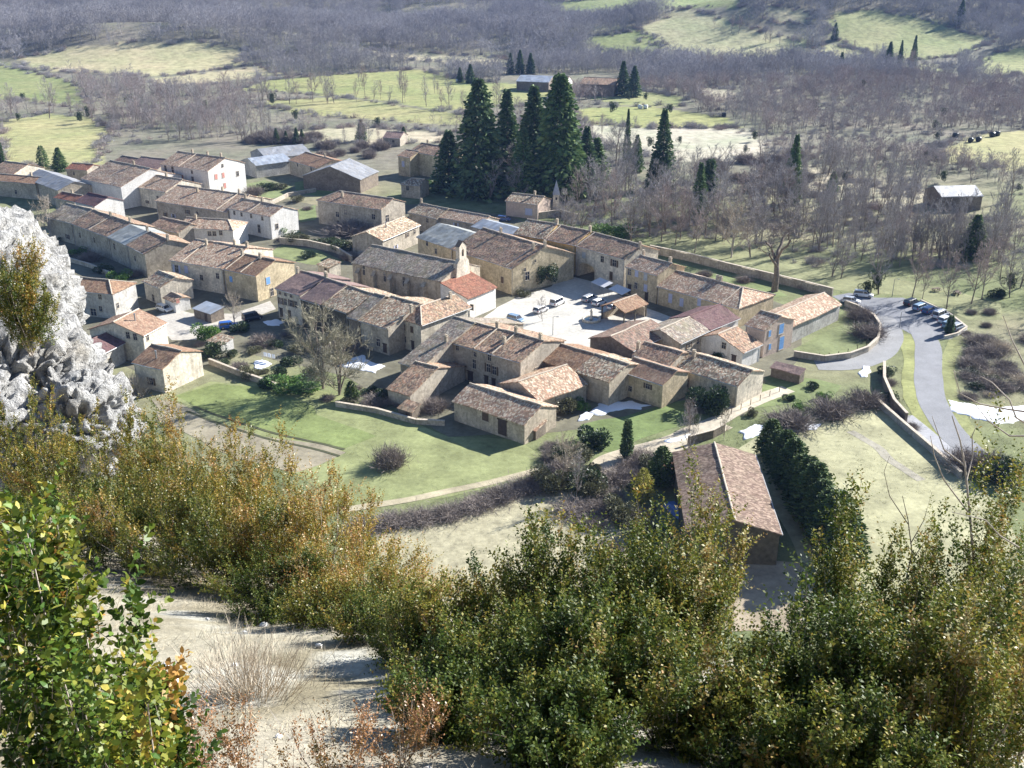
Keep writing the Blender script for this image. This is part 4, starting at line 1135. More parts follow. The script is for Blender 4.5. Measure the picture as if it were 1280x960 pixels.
def bush_template(name, seed, mat, n=2600, lumps=9, leaf=.12, flat=.8):
    rng = np.random.default_rng(seed)
    C_ = np.stack([rng.normal(0, .38, lumps), rng.normal(0, .38, lumps), rng.uniform(.3, .95, lumps) * flat], 1)
    k = rng.integers(0, lumps, n)
    d = nrm(rng.normal(size=(n, 3)))
    P = C_[k] + d * (rng.uniform(.55, 1, (n, 1)) ** .5) * rng.uniform(.28, .46, (lumps, 1))[k]
    P[:, 2] = np.abs(P[:, 2])
    D = nrm(d + rng.normal(0, .5, (n, 3)) + np.array([0, 0, .3]))
    V, F, _ = leafcloud(rng, P, D, rng.uniform(.7, 1.4, n) * leaf, rng.uniform(.5, 1, n) * leaf * .7, None)
    tn = np.clip(.45 + .12 * rng.normal(size=lumps)[k] + rng.normal(0, .18, n), 0, 1)
    return mesh_np(name, V, F, mat, {'tint': ('FACE', 'FLOAT', tn)})

def twigbush_template(name, seed, mat, n=650, w=.012, up=.6):
    rng = np.random.default_rng(seed)
    d = nrm(np.stack([rng.normal(size=n), rng.normal(size=n), np.abs(rng.normal(size=n)) + up], 1))
    st = np.stack([rng.normal(0, .22, n), rng.normal(0, .22, n), np.zeros(n)], 1)
    L1 = rng.uniform(.45, .8, n)[:, None]
    mid = st + d * L1
    V1, F1 = blades(st, mid, np.full(n, w * 1.4), rng)
    d2 = nrm(d[np.repeat(np.arange(n), 2)] + rng.normal(0, .5, (2 * n, 3)))
    s2 = (st + d * L1 * rng.uniform(.5, 1, (n, 1)))[np.repeat(np.arange(n), 2)]
    V2, F2 = blades(s2, s2 + d2 * rng.uniform(.2, .45, (2 * n, 1)), np.full(2 * n, w), rng)
    return mesh_np(name, np.concatenate([V1, V2]), np.concatenate([F1, F2 + len(V1)]), mat)

def airy_template(name, seed, mat_t, mat_c, limbs=14, reach=.36, up=(.5, 1.2), tw=.0034, low=.14, sub=6, twg=6, lean=.03, forks=1, power=1.0):
    """bare tree whose fine branches fill the whole crown"""
    rng = np.random.default_rng(seed)
    tb = MB(); B0, B1, Wd = [], [], []
    for f in range(forks):
        off = rng.normal(0, lean + (.12 if forks > 1 else 0), 2)
        bend = rng.normal(0, .03, 2)
        pt = lambda t: np.array([off[0] * t ** 1.4 + bend[0] * math.sin(3 * t), off[1] * t ** 1.4 + bend[1] * math.sin(3 * t), t])
        tb.tube([pt(t) for t in (0, .12, .3, .5, .72, .93)], [.0135, .0115, .009, .0065, .004, .0015], 6, cap=False)
        for i in range(limbs // forks):
            t = low + (.93 - low) * ((i + rng.uniform(0, 1)) / (limbs // forks))
            a = i * 2.4 + rng.uniform(-.6, .6)
            d = nrm(np.array([math.cos(a), math.sin(a), rng.uniform(*up)]))
            L_ = reach * rng.uniform(.7, 1.15) * (1.06 - t) ** power + .05
            p = pt(t); m1 = p + d * L_ * .45; d2 = nrm(d + np.array([0, 0, rng.uniform(.2, .7)])); e = m1 + d2 * L_ * .6
            tb.tube([p, m1, e], [.0052 * (1.15 - t), .0034 * (1.15 - t), .0012], 4, cap=False)
            for k in range(sub):
                s0 = p + (m1 - p) * rng.uniform(.35, 1) if rng.uniform() < .4 else m1 + (e - m1) * rng.uniform(0, 1)
                ds = nrm(d2 + rng.normal(0, .55, 3) + np.array([0, 0, .2])); Ls = L_ * rng.uniform(.3, .6)
                s1 = s0 + ds * Ls
                B0.append(s0); B1.append(s1); Wd.append(tw * 1.35)
                for q in range(twg):
                    u0 = s0 + (s1 - s0) * rng.uniform(.2, 1)
                    u1 = u0 + nrm(ds + rng.normal(0, .6, 3) + np.array([0, 0, .15])) * Ls * rng.uniform(.3, .75)
                    B0.append(u0); B1.append(u1); Wd.append(tw)
    V, F = blades(np.array(B0), np.array(B1), np.array(Wd), rng)
    return tb.mesh(name + '_trunk', mat_t, True), mesh_np(name + '_crown', V, F, mat_c)

BT = {
    'big': airy_template('bare_big', 1, M['bark'], M['twig'], 24, .5, (.3, 1.0), .0034, .2, 10, 10, .03, 3, .7),
    'round': airy_template('bare_round', 2, M['bark'], M['twig'], 20, .42, (.4, 1.1), .0042, .12, 9, 9, .03, 2, .75),
    'round2': airy_template('bare_round_b', 12, M['bark'], M['twig_warm'], 18, .38, (.6, 1.3), .0042, .2, 9, 9, .03, 1, .75),
    'slim': airy_template('bare_slim', 3, M['bark'], M['twig'], 18, .26, (1.0, 2.0), .0042, .14, 8, 8, .04, 1, .8),
    'slim2': airy_template('bare_slim_b', 13, M['bark'], M['twig'], 18, .3, (.8, 1.8), .0042, .12, 8, 8, .05, 2, .8),
    'pale': airy_template('bare_pale', 4, M['bark_pale'], M['twig_pale'], 22, .45, (.4, 1.2), .0052, .08, 9, 10, .05, 3, .7),
}
CTm = {
    'seq': conifer_template('sequoia', 21, M['conifer'], .24, 460, .03, .62, .4, .5, 13),
    'seq2': conifer_template('sequoia_b', 22, M['conifer'], .23, 420, .03, .7, .35, .5, 12),
    'fir': conifer_template('fir', 23, M['conifer'], .20, 340, .03, .85, .3, .5, 10),
    'seqlt': conifer_template('sequoia_light', 31, M['conifer_lt'], .23, 480, .03, .55, .35, .4, 13),
    'firlt': conifer_template('fir_light', 24, M['conifer_lt'], .22, 380, .03, .75, .3, .5, 10),
    'thuja': conifer_template('thuja', 25, M['thuja'], .26, 420, .02, .55, -.35, .2, 10),
    'gold': conifer_template('golden_thuja', 26, M['golden'], .34, 300, .02, .6, -.3, .25, 8),
    'cyp': conifer_template('cypress', 27, M['conifer'], .085, 330, .05, .35, -.6, .2, 7),
    'cyplt': conifer_template('cypress_light', 28, M['conifer_lt'], .2, 330, .03, .45, -.3, .2, 7),
}
BU = {k: bush_template('bush_' + k, 40 + i, M[k]) for i, k in enumerate(('ever', 'grn', 'olive', 'ivy'))}
BU['ivytall'] = bush_template('ivy_column', 50, M['ivy'], 2600, 11, .12, 2.2)
TW = {'grey': twigbush_template('twig_bush', 60, M['twig_near'], 900, .016), 'pale': twigbush_template('twig_bush_pale', 61, M['twig_pale']), 'warm': twigbush_template('twig_bush_warm', 62, M['twig_near'], 900, .016, .4)}
BT['gnarl'] = bare_template('bare_gnarled', 71, M['bark'], M['twig_near'], 9, .0034, levels=5, spread=.58, trunk=.30, nb=(2, 4), upright=.22, wob=.2)
BT['fan'] = airy_template('bare_fan', 72, M['bark'], M['twig_olive'], 30, .48, (.2, 1.1), .0050, .05, 11, 11, .08, 5, .6)

def spot(px, py):
    return G(px, py)

def pxm(P):
    """metres per photographed pixel at P"""
    return (P[1] * CT + (CAM_Z - P[2]) * ST) / FPX

def bare(kind, px, py, top, label, group=None, wide=1.0, name='bare_tree'):
    P = spot(px, py); h = max(1.5, at_y(px, top, P[1])[2] - P[2])
    o = thing(name, label, 'tree', (P[0], P[1], P[2] - .1), random.uniform(0, 6.28), group)
    o.scale = (h * wide, h * wide, h)
    link('trunk', BT[kind][0], o); link('crown', BT[kind][1], o)
    return o

def conif(kind, px, py, top, label, group=None, wide=1.0, name='conifer', cat='tree'):
    P = spot(px, py); h = max(1.2, at_y(px, top, P[1])[2] - P[2])
    o = thing(name, label, cat, (P[0], P[1], P[2] - .1), random.uniform(0, 6.28), group)
    o.scale = (h * wide, h * wide, h)
    link('trunk', CTm[kind][0], o); link('crown', CTm[kind][1], o)
    return o

def bush(me, px, py, wpx, label, group=None, flat=1.0, name='shrub', cat='shrub'):
    P = spot(px, py); r = wpx * pxm(P) / 2 / .75
    o = link(name, me, None, (P[0], P[1], P[2] - .05), random.uniform(0, 6.28), (r, r, r * flat))
    return tag(o, label, cat, group)

# --- tall conifers by the manor
conif('seq', 600, 246, 98, 'tall dark conifer at the left of the big cluster', wide=1.0)
conif('fir', 634, 232, 112, 'slim spire-shaped conifer between the two tallest', wide=1.0)
conif('seq2', 667, 240, 107, 'tall dark conifer touching the tallest one on its left', wide=.95)
conif('seqlt', 698, 248, 92, 'tallest broad conifer of the cluster')
conif('firlt', 654, 250, 160, 'lighter green conifer in front of the big cluster', wide=1.1)
conif('seq2', 562, 240, 163, 'dark conifer beside the ochre manor house', wide=1.35)
conif('fir', 732, 236, 158, 'short dark conifer right of the tallest one', wide=1.2)
conif('firlt', 745, 232, 172, 'bushy green conifer among the bare park trees', wide=1.5)
conif('fir', 826, 236, 136, 'slender tall fir standing alone in the park', wide=.9)
conif('fir', 783, 205, 136, 'thin sparse pine rising behind the park trees', wide=.45)
conif('firlt', 795, 215, 168, 'small young fir beside the thin pine', wide=1.0)
conif('fir', 816, 238, 190, 'low dark fir at the foot of the slender tall fir', wide=1.2)
conif('firlt', 988, 255, 168, 'light green fir rising from the bare wood at right', wide=.7)
conif('firlt', 872, 275, 203, 'ivy-green conifer among the bare park trees', wide=.8)
conif('cyp', 884, 268, 200, 'narrow dark conifer beside the ivy-green one', wide=1.4)
conif('firlt', 1214, 322, 268, 'rounded green pine in the wood above the car park', wide=1.6)
conif('firlt', 1040, 240, 214, 'small blue-green conifer beside the far lane', wide=1.6)
conif('cyp', 3, 206, 176, 'narrow cypress at the left picture edge', wide=1.3)
conif('cyplt', 55, 211, 182, 'thick columnar cypress behind the grey sheet roof', wide=1.3)
conif('firlt', 76, 214, 184, 'spreading light conifer right of the columnar cypress', wide=1.6)
conif('fir', 452, 176, 149, 'small dark fir in the orchard behind the village', wide=1.5)
for i, (x, t) in enumerate(((346, 160), (358, 163), (371, 159), (378, 161))):
    conif('fir', x, 180 - i % 2, t, 'dark fir in the short row behind the metal sheds', 'firs behind the sheds', 1.3)
for x, y, t, w, lb in ((778, 120, 76, 1.2, 'left fir of the dark pair on the valley floor'), (792, 121, 82, 1.4, 'right fir of the dark pair on the valley floor'), (650, 92, 62, 1.2, 'dark fir behind the cattle shed'), (663, 92, 66, 1.3, 'wide fir right behind the cattle shed'), (638, 92, 66, 1.1, 'fir at the left end of the cattle shed'), (588, 104, 80, 1.5, 'dark fir in the hedge of the pale field'),
                     (575, 103, 84, 1.4, 'small fir next to the dark hedge fir'), (1050, 92, 65, 1.2, 'fir standing beside the small far house'), (1043, 50, 28, 1.2, 'lone ivy clad tree on the upper meadow'), (1140, 84, 44, .7, 'thin poplar-like fir left of a pair'), (1124, 82, 50, .7, 'thin poplar-like fir right behind the wood edge'), (1110, 84, 52, 1.2, 'broad fir near the thin pair'), (1200, 28, 0, 1.3, 'dark fir on the far upper slope'), (505, 178, 158, 1.5, 'young fir beside the tiny orchard house')):
    conif('fir', x, y, t, lb, wide=w)
# --- conifer row beside the barn
row = [(962, 572, 524), (970, 584, 532), (979, 597, 542), (988, 611, 552), (997, 625, 562), (1006, 638, 572), (1014, 651, 584), (1022, 664, 596), (1031, 678, 608), (1040, 692, 620), (1050, 708, 630)]
words = ['topmost', 'second', 'third', 'fourth', 'fifth', 'sixth', 'seventh', 'eighth', 'ninth', 'tenth', 'lowest']
for i, (x, y, t) in enumerate(row):
    conif('thuja', x, y, t + 6 * math.sin(i * 1.9), words[i] + ' thuja, counted from the top, of the row beside the barn', 'thuja row beside the barn', 1.45, 'thuja')
conif('cyp', 783, 574, 524, 'narrow cypress at the bend of the dirt track', wide=1.3, name='cypress')
conif('thuja', 826, 606, 558, 'green thuja between the track and the barn', wide=1.4, name='thuja')
conif('gold', 803, 626, 585, 'golden yellow conifer beside the dirt track', wide=1.1)
conif('cyp', 1186, 418, 394, 'small dark cypress at the corner of the car park', wide=2.0, name='cypress')
conif('thuja', 440, 500, 476, 'young green conifer in the kitchen garden', wide=1.5)
# --- named bare trees
bare('gnarl', 968, 364, 262, 'large gnarled bare tree behind the long wall', wide=1.15)
bare('pale', 914, 322, 252, 'pale bare tree with fanned branches in the park')
bare('round', 938, 322, 262, 'greyish bare tree beside the pale fanned tree')
bare('fan', 404, 486, 390, 'big bushy pale tree in front of the terrace', wide=.95)
bare('fan', 424, 494, 420, 'pale leaning tree beside the bushy one in the garden', wide=1.2)
bare('pale', 293, 404, 366, 'small whitish bare tree at the street corner', wide=.9)
bare('pale', 64, 300, 246, 'pale bare tree just behind the white rock', wide=1.0)
bare('round', 862, 575, 508, 'thin bare tree beside the dirt lane', wide=.6)
bare('big', 924, 497, 462, 'dark twisted small tree at the end of the block', wide=1.0)
bare('pale', 905, 550, 510, 'pollarded stump-like tree by the barn roof', wide=.5)
bare('round2', 862, 540, 498, 'bare tree in front of the dark evergreen', wide=.8)
bare('round2', 1140, 372, 306, 'reddish bare tree behind the parked cars on the left', wide=.9)
bare('round2', 1152, 378, 318, 'reddish slim bare tree behind the parked cars', wide=.6)
bare('round2', 1183, 386, 312, 'bare lime tree behind the right end of the parked cars', wide=.85)
bare('round2', 1214, 380, 306, 'reddish bare tree on the lawn above the car park', wide=.9)
bare('round2', 1227, 374, 300, 'tall reddish bare tree at the lawn edge', wide=.8)
bare('round', 1098, 368, 280, 'ivy covered bare tree at the car park entrance', wide=.7)
bare('round', 678, 402, 370, 'young bare tree planted in the middle of the square', wide=.7)
bare('slim', 720, 625, 560, 'bare tree above the evergreen clump by the track', wide=.8)
bare('pale', 706, 600, 545, 'pale many-stemmed tree beside the track', wide=1.0)
bare('round', 62, 148, 96, 'lone dark bare tree on the left meadow', wide=.7)
bare('round', 720, 190, 150, 'bare tree between two park conifers', wide=.9)
bare('big', 770, 215, 152, 'dark bare tree rising behind the park wood', wide=.9)
rg0 = random.Random(3)
# --- grouped bare trees of the park and hedges
pk = [(rg0.uniform(700, 985), rg0.uniform(236, 306), 0) for _ in range(56)] + [(742, 268, 205), (765, 285, 212), (790, 292, 222), (812, 296, 235), (832, 290, 214), (850, 300, 236), (800, 262, 200), (770, 250, 195), (842, 262, 200), (720, 262, 210), (862, 286, 222), (896, 284, 214), (906, 300, 232), (926, 282, 214), (946, 290, 220), (986, 300, 238), (640, 238, 180), (622, 244, 186), (612, 252, 196), (590, 246, 190), (648, 252, 200), (868, 316, 262), (1040, 346, 292), (1051, 348, 298), (1262, 372, 310), (1250, 350, 290), (1275, 360, 290)]
for i, (x, y, t) in enumerate(pk):
    if t == 0: t = y - rg0.uniform(40, 72)
    bare(('round', 'round2', 'slim2', 'round')[i % 4], x, y, t, 'leafless park tree with dense grey-brown crown beyond the square', 'leafless park trees', random.uniform(.8, 1.1))
rg = random.Random(5)
for i in range(110):
    x = rg.uniform(985, 1270); y = rg.uniform(250, 328)
    if x < 1040 and y > 320: y -= 30
    if 1140 < x < 1252 and y < 312: y = rg.uniform(314, 332)
    bare(('slim', 'slim2')[i % 2], x, y, y - rg.uniform(48, 78), 'slender bare sapling in the grove above the car park', 'slender saplings of the grove', rg.uniform(.5, .8))
hedges = [([(0, 146), (60, 138), (120, 150), (200, 158), (330, 158)], 26, 36), ([(130, 150), (230, 135), (330, 128), (440, 128)], 26, 38), ([(180, 178), (260, 172), (340, 176)], 16, 40), ([(440, 124), (520, 130), (600, 142), (640, 146)], 16, 38), ([(340, 104), (460, 108), (560, 118)], 14, 22), ([(715, 170), (800, 158)], 6, 24), ([(860, 92), (960, 96), (1060, 100)], 16, 30), ([(1025, 60), (1100, 80), (1180, 92)], 12, 22), ([(880, 34), (1000, 60), (1040, 70)], 12, 20), ([(940, 190), (1010, 210), (1100, 235), (1160, 250)], 18, 46), ([(430, 180), (520, 176), (570, 178)], 10, 30)]
HL = ['bare tree in the hedge above the left pale meadow', 'bare tree in the row below the round straw-coloured hill', 'bare tree in the row close behind the village roofs', 'bare tree in the row left of the tall conifers', 'bare tree in the far row on the pale green field', 'bare tree behind the park conifers at the field edge', 'bare tree at the foot of the right-hand hill field', 'bare tree along the lower edge of the upper right meadow', 'bare tree on the ridge beside the right-hand hill field', 'bare tree along the lane to the lone grey roofed house', 'bare tree in the orchard left of the ochre manor']
for li, (ln, n, hp) in enumerate(hedges):
    seg = np.array(ln, float)
    cum = np.concatenate([[0], np.cumsum(np.linalg.norm(np.diff(seg, axis=0), axis=1))])
    for k in range(n):
        s_ = rg.uniform(0, cum[-1])
        x = np.interp(s_, cum, seg[:, 0]) + rg.uniform(-3, 3); y = np.interp(s_, cum, seg[:, 1]) + rg.uniform(-3, 3)
        bare(('slim', 'slim2', 'round', 'round2')[rg.randrange(4)], x, y, y - hp * rg.uniform(.6, 1.15), HL[li], 'bare trees: ' + HL[li][10:], rg.uniform(.6, 1.0))

# --- the far woods: one mass of bare trees
def small_tree(name, seed, mat, limbs, reach, up, sub, twg, tw, forks=1, power=.8, low=.12):
    rng = np.random.default_rng(seed)
    A, B, Wd = [], [], []
    for f in range(forks):
        off = rng.normal(0, .04 + .1 * (forks > 1), 2)
        pt = lambda t: np.array([off[0] * t, off[1] * t, t])
        A.append(pt(0)); B.append(pt(.95)); Wd.append(.022)
        A.append(pt(0)); B.append(pt(.95)); Wd.append(.022)
        for i in range(limbs // forks):
            t = low + (.94 - low) * (i + rng.uniform(0, 1)) / (limbs // forks)
            a = i * 2.4 + rng.uniform(-.6, .6)
            d = nrm(np.array([math.cos(a), math.sin(a), rng.uniform(*up)]))
            L_ = reach * rng.uniform(.7, 1.2) * (1.06 - t) ** power + .05
            p = pt(t); e = p + d * L_
            A.append(p); B.append(e); Wd.append(tw * 1.5)
            for k in range(sub):
                s0 = p + (e - p) * rng.uniform(.3, 1); ds = nrm(d + rng.normal(0, .5, 3) + np.array([0, 0, .35])); Ls = L_ * rng.uniform(.35, .7)
                A.append(s0); B.append(s0 + ds * Ls); Wd.append(tw)
                for q in range(twg):
                    u0 = s0 + ds * Ls * rng.uniform(.2, 1)
                    A.append(u0); B.append(u0 + nrm(ds + rng.normal(0, .6, 3) + np.array([0, 0, .2])) * Ls * rng.uniform(.4, .8)); Wd.append(tw * .9)
    V, F = blades(np.array(A), np.array(B), np.array(Wd), rng)
    return mesh_np(name, V, F, mat)

def tree_set(name, meshes):
    c = bpy.data.collections.new(name)
    for k, m_ in enumerate(meshes):
        c.objects.link(bpy.data.objects.new('%s_%d' % (name, k), m_))
    return c
SETW = tree_set('far_wood_trees', [small_tree('far_tree_%d' % k, 500 + k, M['twig_far' if k % 3 else 'twig'], *a) for k, a in enumerate((
    (14, .40, (.3, 1.2), 5, 4, .0085, 1), (14, .30, (.7, 1.8), 5, 4, .0085, 1), (15, .44, (.2, 1.0), 5, 4, .0085, 2), (12, .22, (1.0, 2.2), 5, 4, .0085, 1), (15, .36, (.4, 1.4), 5, 4, .0085, 3), (13, .48, (.2, .9), 5, 4, .0085, 2)))])
SETN = tree_set('near_wood_trees', [small_tree('near_tree_%d' % k, 520 + k, M['twig' if k % 2 else 'twig_warm'], *a) for k, a in enumerate((
    (15, .40, (.3, 1.2), 6, 5, .0065, 2), (14, .28, (.7, 1.8), 6, 5, .0065, 1), (15, .44, (.2, 1.0), 6, 5, .0065, 3), (12, .24, (1.0, 2.2), 6, 5, .0065, 1)))])
SETB = tree_set('scrub_bushes', [twigbush_template('scrub_%d' % k, 540 + k, M[mk], 110, .022, u) for k, (mk, u) in enumerate((('twig', .5), ('twig_warm', .3), ('twig', .9), ('twig_far', .4)))])

def scatter_group(coll):
    g = bpy.data.node_groups.new('scatter_' + coll.name, 'GeometryNodeTree')
    g.interface.new_socket('Geometry', in_out='INPUT', socket_type='NodeSocketGeometry')
    g.interface.new_socket('Geometry', in_out='OUTPUT', socket_type='NodeSocketGeometry')
    n = g.nodes; L_ = g.links
    gi, go = n.new('NodeGroupInput'), n.new('NodeGroupOutput')
    ci = n.new('GeometryNodeCollectionInfo'); ci.inputs['Collection'].default_value = coll
    ci.inputs['Separate Children'].default_value = True; ci.inputs['Reset Children'].default_value = True
    ip = n.new('GeometryNodeInstanceOnPoints'); ip.inputs['Pick Instance'].default_value = True
    ri = n.new('FunctionNodeRandomValue'); ri.data_type = 'INT'; ri.inputs[4].default_value = 0; ri.inputs[5].default_value = len(coll.objects) - 1
    rr = n.new('FunctionNodeRandomValue'); rr.data_type = 'FLOAT_VECTOR'; rr.inputs[0].default_value = (-.08, -.08, 0); rr.inputs[1].default_value = (.08, .08, 6.28)
    na = n.new('GeometryNodeInputNamedAttribute'); na.data_type = 'FLOAT_VECTOR'; na.inputs[0].default_value = 'sz'
    L_.new(gi.outputs[0], ip.inputs['Points']); L_.new(ci.outputs[0], ip.inputs['Instance'])
    L_.new(ri.outputs[2], ip.inputs['Instance Index']); L_.new(rr.outputs[0], ip.inputs['Rotation'])
    L_.new(na.outputs[0], ip.inputs['Scale']); L_.new(ip.outputs[0], go.inputs[0])
    return g

def wood_mass(name, label, pts, hmin, hmax, coll, seed, wide=(.8, 1.25)):
    rng = np.random.default_rng(seed)
    n = len(pts)
    me = bpy.data.meshes.new(name)
    V = np.stack([pts[:, 0], pts[:, 1], T(pts[:, 0], pts[:, 1]) - .2], 1).astype(np.float32)
    me.vertices.add(n); me.vertices.foreach_set('co', V.ravel())
    h = rng.uniform(hmin, hmax, n) * (.75 + .5 * fbm(xy3(pts[:, 0], pts[:, 1], 40, 6.0), 2))
    w = h * rng.uniform(*wide, n)
    a = me.attributes.new('sz', 'FLOAT_VECTOR', 'POINT'); a.data.foreach_set('vector', np.stack([w, w, h], 1).astype(np.float32).ravel())
    o = link(name, me)
    md = o.modifiers.new('scatter', 'NODES'); md.node_group = scatter_group(coll)
    return tag(o, label, None, None, 'stuff')

rng = np.random.default_rng(77)
n = 150000
py_ = rng.uniform(205 ** 2, 1330 ** 2, n) ** .5
px_ = rng.uniform(-.62, .62, n) * py_
keep = np.ones(n, bool)
jx = px_ + (fbm(xy3(px_, py_, 22), 3) - .5) * 16; jy = py_ + (fbm(xy3(px_, py_, 22, 5.5), 3) - .5) * 16
for poly, c in FF:
    for sh_ in (0, 9, 18, 27):
        keep &= ~inpoly(jx, jy + sh_ * (jy > 480), poly)
vil = np.array([U(x, y)[:2] for x, y in ((-60, 215), (40, 190), (200, 178), (420, 160), (560, 165), (600, 190), (700, 200), (860, 250), (960, 262), (985, 330), (1140, 335), (1300, 340), (1300, 420), (-60, 420))])
keep &= ~inpoly(px_, py_, vil)
farm = np.array([U(x, y)[:2] for x, y in ((620, 92), (780, 90), (800, 118), (640, 116))])
keep &= ~inpoly(px_, py_, farm)
far2 = np.array([U(x, y)[:2] for x, y in ((1150, 232), (1248, 232), (1252, 300), (1140, 300))])
keep &= ~inpoly(px_, py_, far2)
free = keep.copy()
dens = fbm(xy3(px_, py_, 55, 31.0), 4)
# behind the village the scrub is thinner, on the hills the wood closes
thr = np.where(py_ < 560, .44, .36)
keep &= (dens > thr) | (rng.uniform(0, 1, n) < .12)
keep &= rng.uniform(0, 1, n) < np.where(py_ < 520, .34, .42)
pts = np.stack([px_, py_], 1)[keep]
hp_ = []
for poly, c in FF:
    for i in range(len(poly)):
        a, b_ = poly[i], poly[(i + 1) % len(poly)]
        n_ = int(np.linalg.norm(b_ - a) / 2.6)
        if rng.uniform() < .3: n_ //= 4
        tt = rng.uniform(0, 1, n_)[:, None]
        hp_.append(a + (b_ - a) * tt + rng.normal(0, 2.2, (n_, 2)))
hp_ = np.concatenate(hp_)
wood_mass('hedgerow', 'bare bushy hedges bordering the far fields', hp_, 1.5, 4.0, SETB, 15)
us = np.stack([rng.uniform(690, 1285, 2600), rng.uniform(225, 335, 2600)], 1)
us = us[(us[:, 1] < 300) | (us[:, 0] > 1000)]
us = us[~((us[:, 0] > 1150) & (us[:, 1] < 270))]
us = us[rng.uniform(0, 1, len(us)) < np.where(us[:, 1] > 290, .35, .8)]
us = np.array([U(*q)[:2] for q in us])
us = us[fbm(xy3(us[:, 0], us[:, 1], 18, 3.0), 3) > .42]
wood_mass('undergrowth', 'grey leafless undergrowth beneath the park trees', us, .9, 2.6, SETB, 16)
nearw = pts[:, 1] < 640
sc_ = free & (py_ < 700) & (rng.uniform(0, 1, n) < .22) & (fbm(xy3(px_, py_, 30, 44.0), 3) > .43)
wood_mass('scrub', 'low grey scrub covering the rough ground of the valley', np.stack([px_, py_], 1)[sc_], 1.0, 2.6, SETB, 17)
wood_mass('woodland', 'bare grey wood and scrub on the valley floor behind the village', pts[nearw], 5, 10, SETN, 5)
wood_mass('woodland', 'bare lilac-grey woods covering the far hillsides', pts[~nearw], 7, 12.5, SETW, 6)

for k in range(34):
    x, y = rg.uniform(700, 1280), rg.uniform(110, 250)
    if k < 12: x, y = rg.uniform(20, 560), rg.uniform(125, 165)
    bush(BU['ivytall'], x, y, rg.uniform(5, 9), 'ivy clad tree trunk standing among the bare woods', 'ivy clad trees', rg.uniform(1.0, 1.6), 'ivy_tree', 'tree')
# --- shrubs in and around the gardens
bush(BU['ever'], 882, 514, 46, 'big round dark evergreen in front of the long low house', flat=1.15)
bush(BU['ivy'], 728, 610, 40, 'dark evergreen clump left of the dirt track', flat=.9)
bush(BU['ever'], 738, 556, 42, 'grey-green shrub beside the sunlit snow', flat=.9)
bush(BU['grn'], 727, 512, 18, 'bright green round shrub behind the low outbuilding')
bush(BU['olive'], 704, 514, 36, 'olive shrub behind the low outbuilding', flat=.8)
bush(BU['olive'], 742, 620, 34, 'olive shrub on the edge of the dirt track', flat=.9)
bush(BU['olive'], 795, 668, 36, 'olive shrub below the golden conifer', flat=.9)
bush(BU['ever'], 826, 672, 30, 'dark shrub beside the barn wall', flat=.9)
bush(BU['grn'], 372, 484, 56, 'bright green clipped hedge in the kitchen garden', flat=.32, name='hedge')
bush(BU['grn'], 262, 424, 28, 'bright green shrub at the street corner', flat=1.0)
bush(BU['ever'], 300, 415, 22, 'dark shrub beside the small garden shed', flat=.9)
bush(BU['grn'], 350, 292, 26, 'green shrub below the whitewashed gable', flat=.7)
bush(BU['ivy'], 368, 300, 26, 'dark hedge shrub of the walled kitchen garden', flat=.5)
bush(BU['ivy'], 412, 308, 24, 'dark shrub along the garden wall behind the church', flat=.6)
bush(BU['grn'], 545, 238, 28, 'bright green laurel beside the small hipped cottage', flat=.6)
bush(BU['grn'], 766, 296, 42, 'glossy green laurel behind the yellow houses', flat=.45)
bush(BU['ivytall'], 677, 360, 20, 'climbing ivy on the gable beside the square', flat=1.0, name='ivy')
bush(BU['ivytall'], 688, 357, 22, 'second tuft of climbing ivy nearer the passage', flat=.9, name='ivy')
bush(BU['olive'], 655, 370, 18, 'low shrub bed at the foot of the sunlit gable', flat=.5)
bush(BU['ivytall'], 1096, 368, 16, 'ivy column wrapping the tree at the car park', flat=1.3, name='ivy')
bush(BU['ivytall'], 1085, 370, 14, 'dark evergreen column beside the ivy tree', flat=1.0, name='ivy')
bush(BU['ever'], 900, 452, 24, 'evergreen shrub in the court behind the porch house', flat=1.0)
bush(BU['ivytall'], 1263, 366, 14, 'ivy clad trunk at the right edge of the grove', flat=1.3, name='ivy')
bush(BU['ever'], 1245, 372, 20, 'dark evergreen at the right edge of the lawn', flat=.9)
bush(BU['ivytall'], 870, 535, 9, 'ivy column beside the thin bare tree', flat=1.6, name='ivy')
bush(BU['ever'], 1017, 486, 17, 'dark shrub in the garden of the pink house', flat=.8)
for x, y, w in ((1214, 392, 14), (1237, 392, 18), (1233, 408, 14), (1208, 418, 12)):
    bush(TW['warm'], x, y, w, 'reddish rounded bush on the lawn beside the car park', 'reddish bushes by the car park', .8)
bush(TW['grey'], 990, 532, 62, 'wide grey bramble thicket above the pale meadow', flat=.55)
bush(TW['grey'], 1040, 518, 60, 'dense grey thicket in the middle of the meadow hedge', flat=.6)
bush(TW['grey'], 1080, 506, 50, 'grey thicket at the road end of the meadow hedge', flat=.7)
bush(TW['warm'], 1085, 420, 46, 'brown climbing brush around the fenced orchard lawn', flat=.7)
bush(TW['warm'], 1075, 398, 36, 'brown brush below the car park wall', flat=.8)
bush(TW['grey'], 488, 582, 44, 'bare many-stemmed bush in the middle of the lawn', flat=1.1)
bush(TW['warm'], 543, 512, 36, 'brown bare bush beside the small open barn', flat=.8)
bush(TW['warm'], 470, 505, 40, 'brown bare brush below the snow in the garden', flat=.6)
bush(TW['grey'], 425, 440, 46, 'grey bare shrub behind the pollarded tree', flat=.7)
bush(TW['grey'], 330, 430, 34, 'grey bare shrub beside the washing line', flat=.7)
bush(TW['grey'], 440, 292, 64, 'grey brush in front of the plain stone house', flat=.45)
bush(TW['pale'], 170, 492, 40, 'pale dead stems at the corner of the white gable', flat=1.2)
bush(TW['warm'], 770, 600, 50, 'brown brush bank on the right of the dirt track', flat=.5)
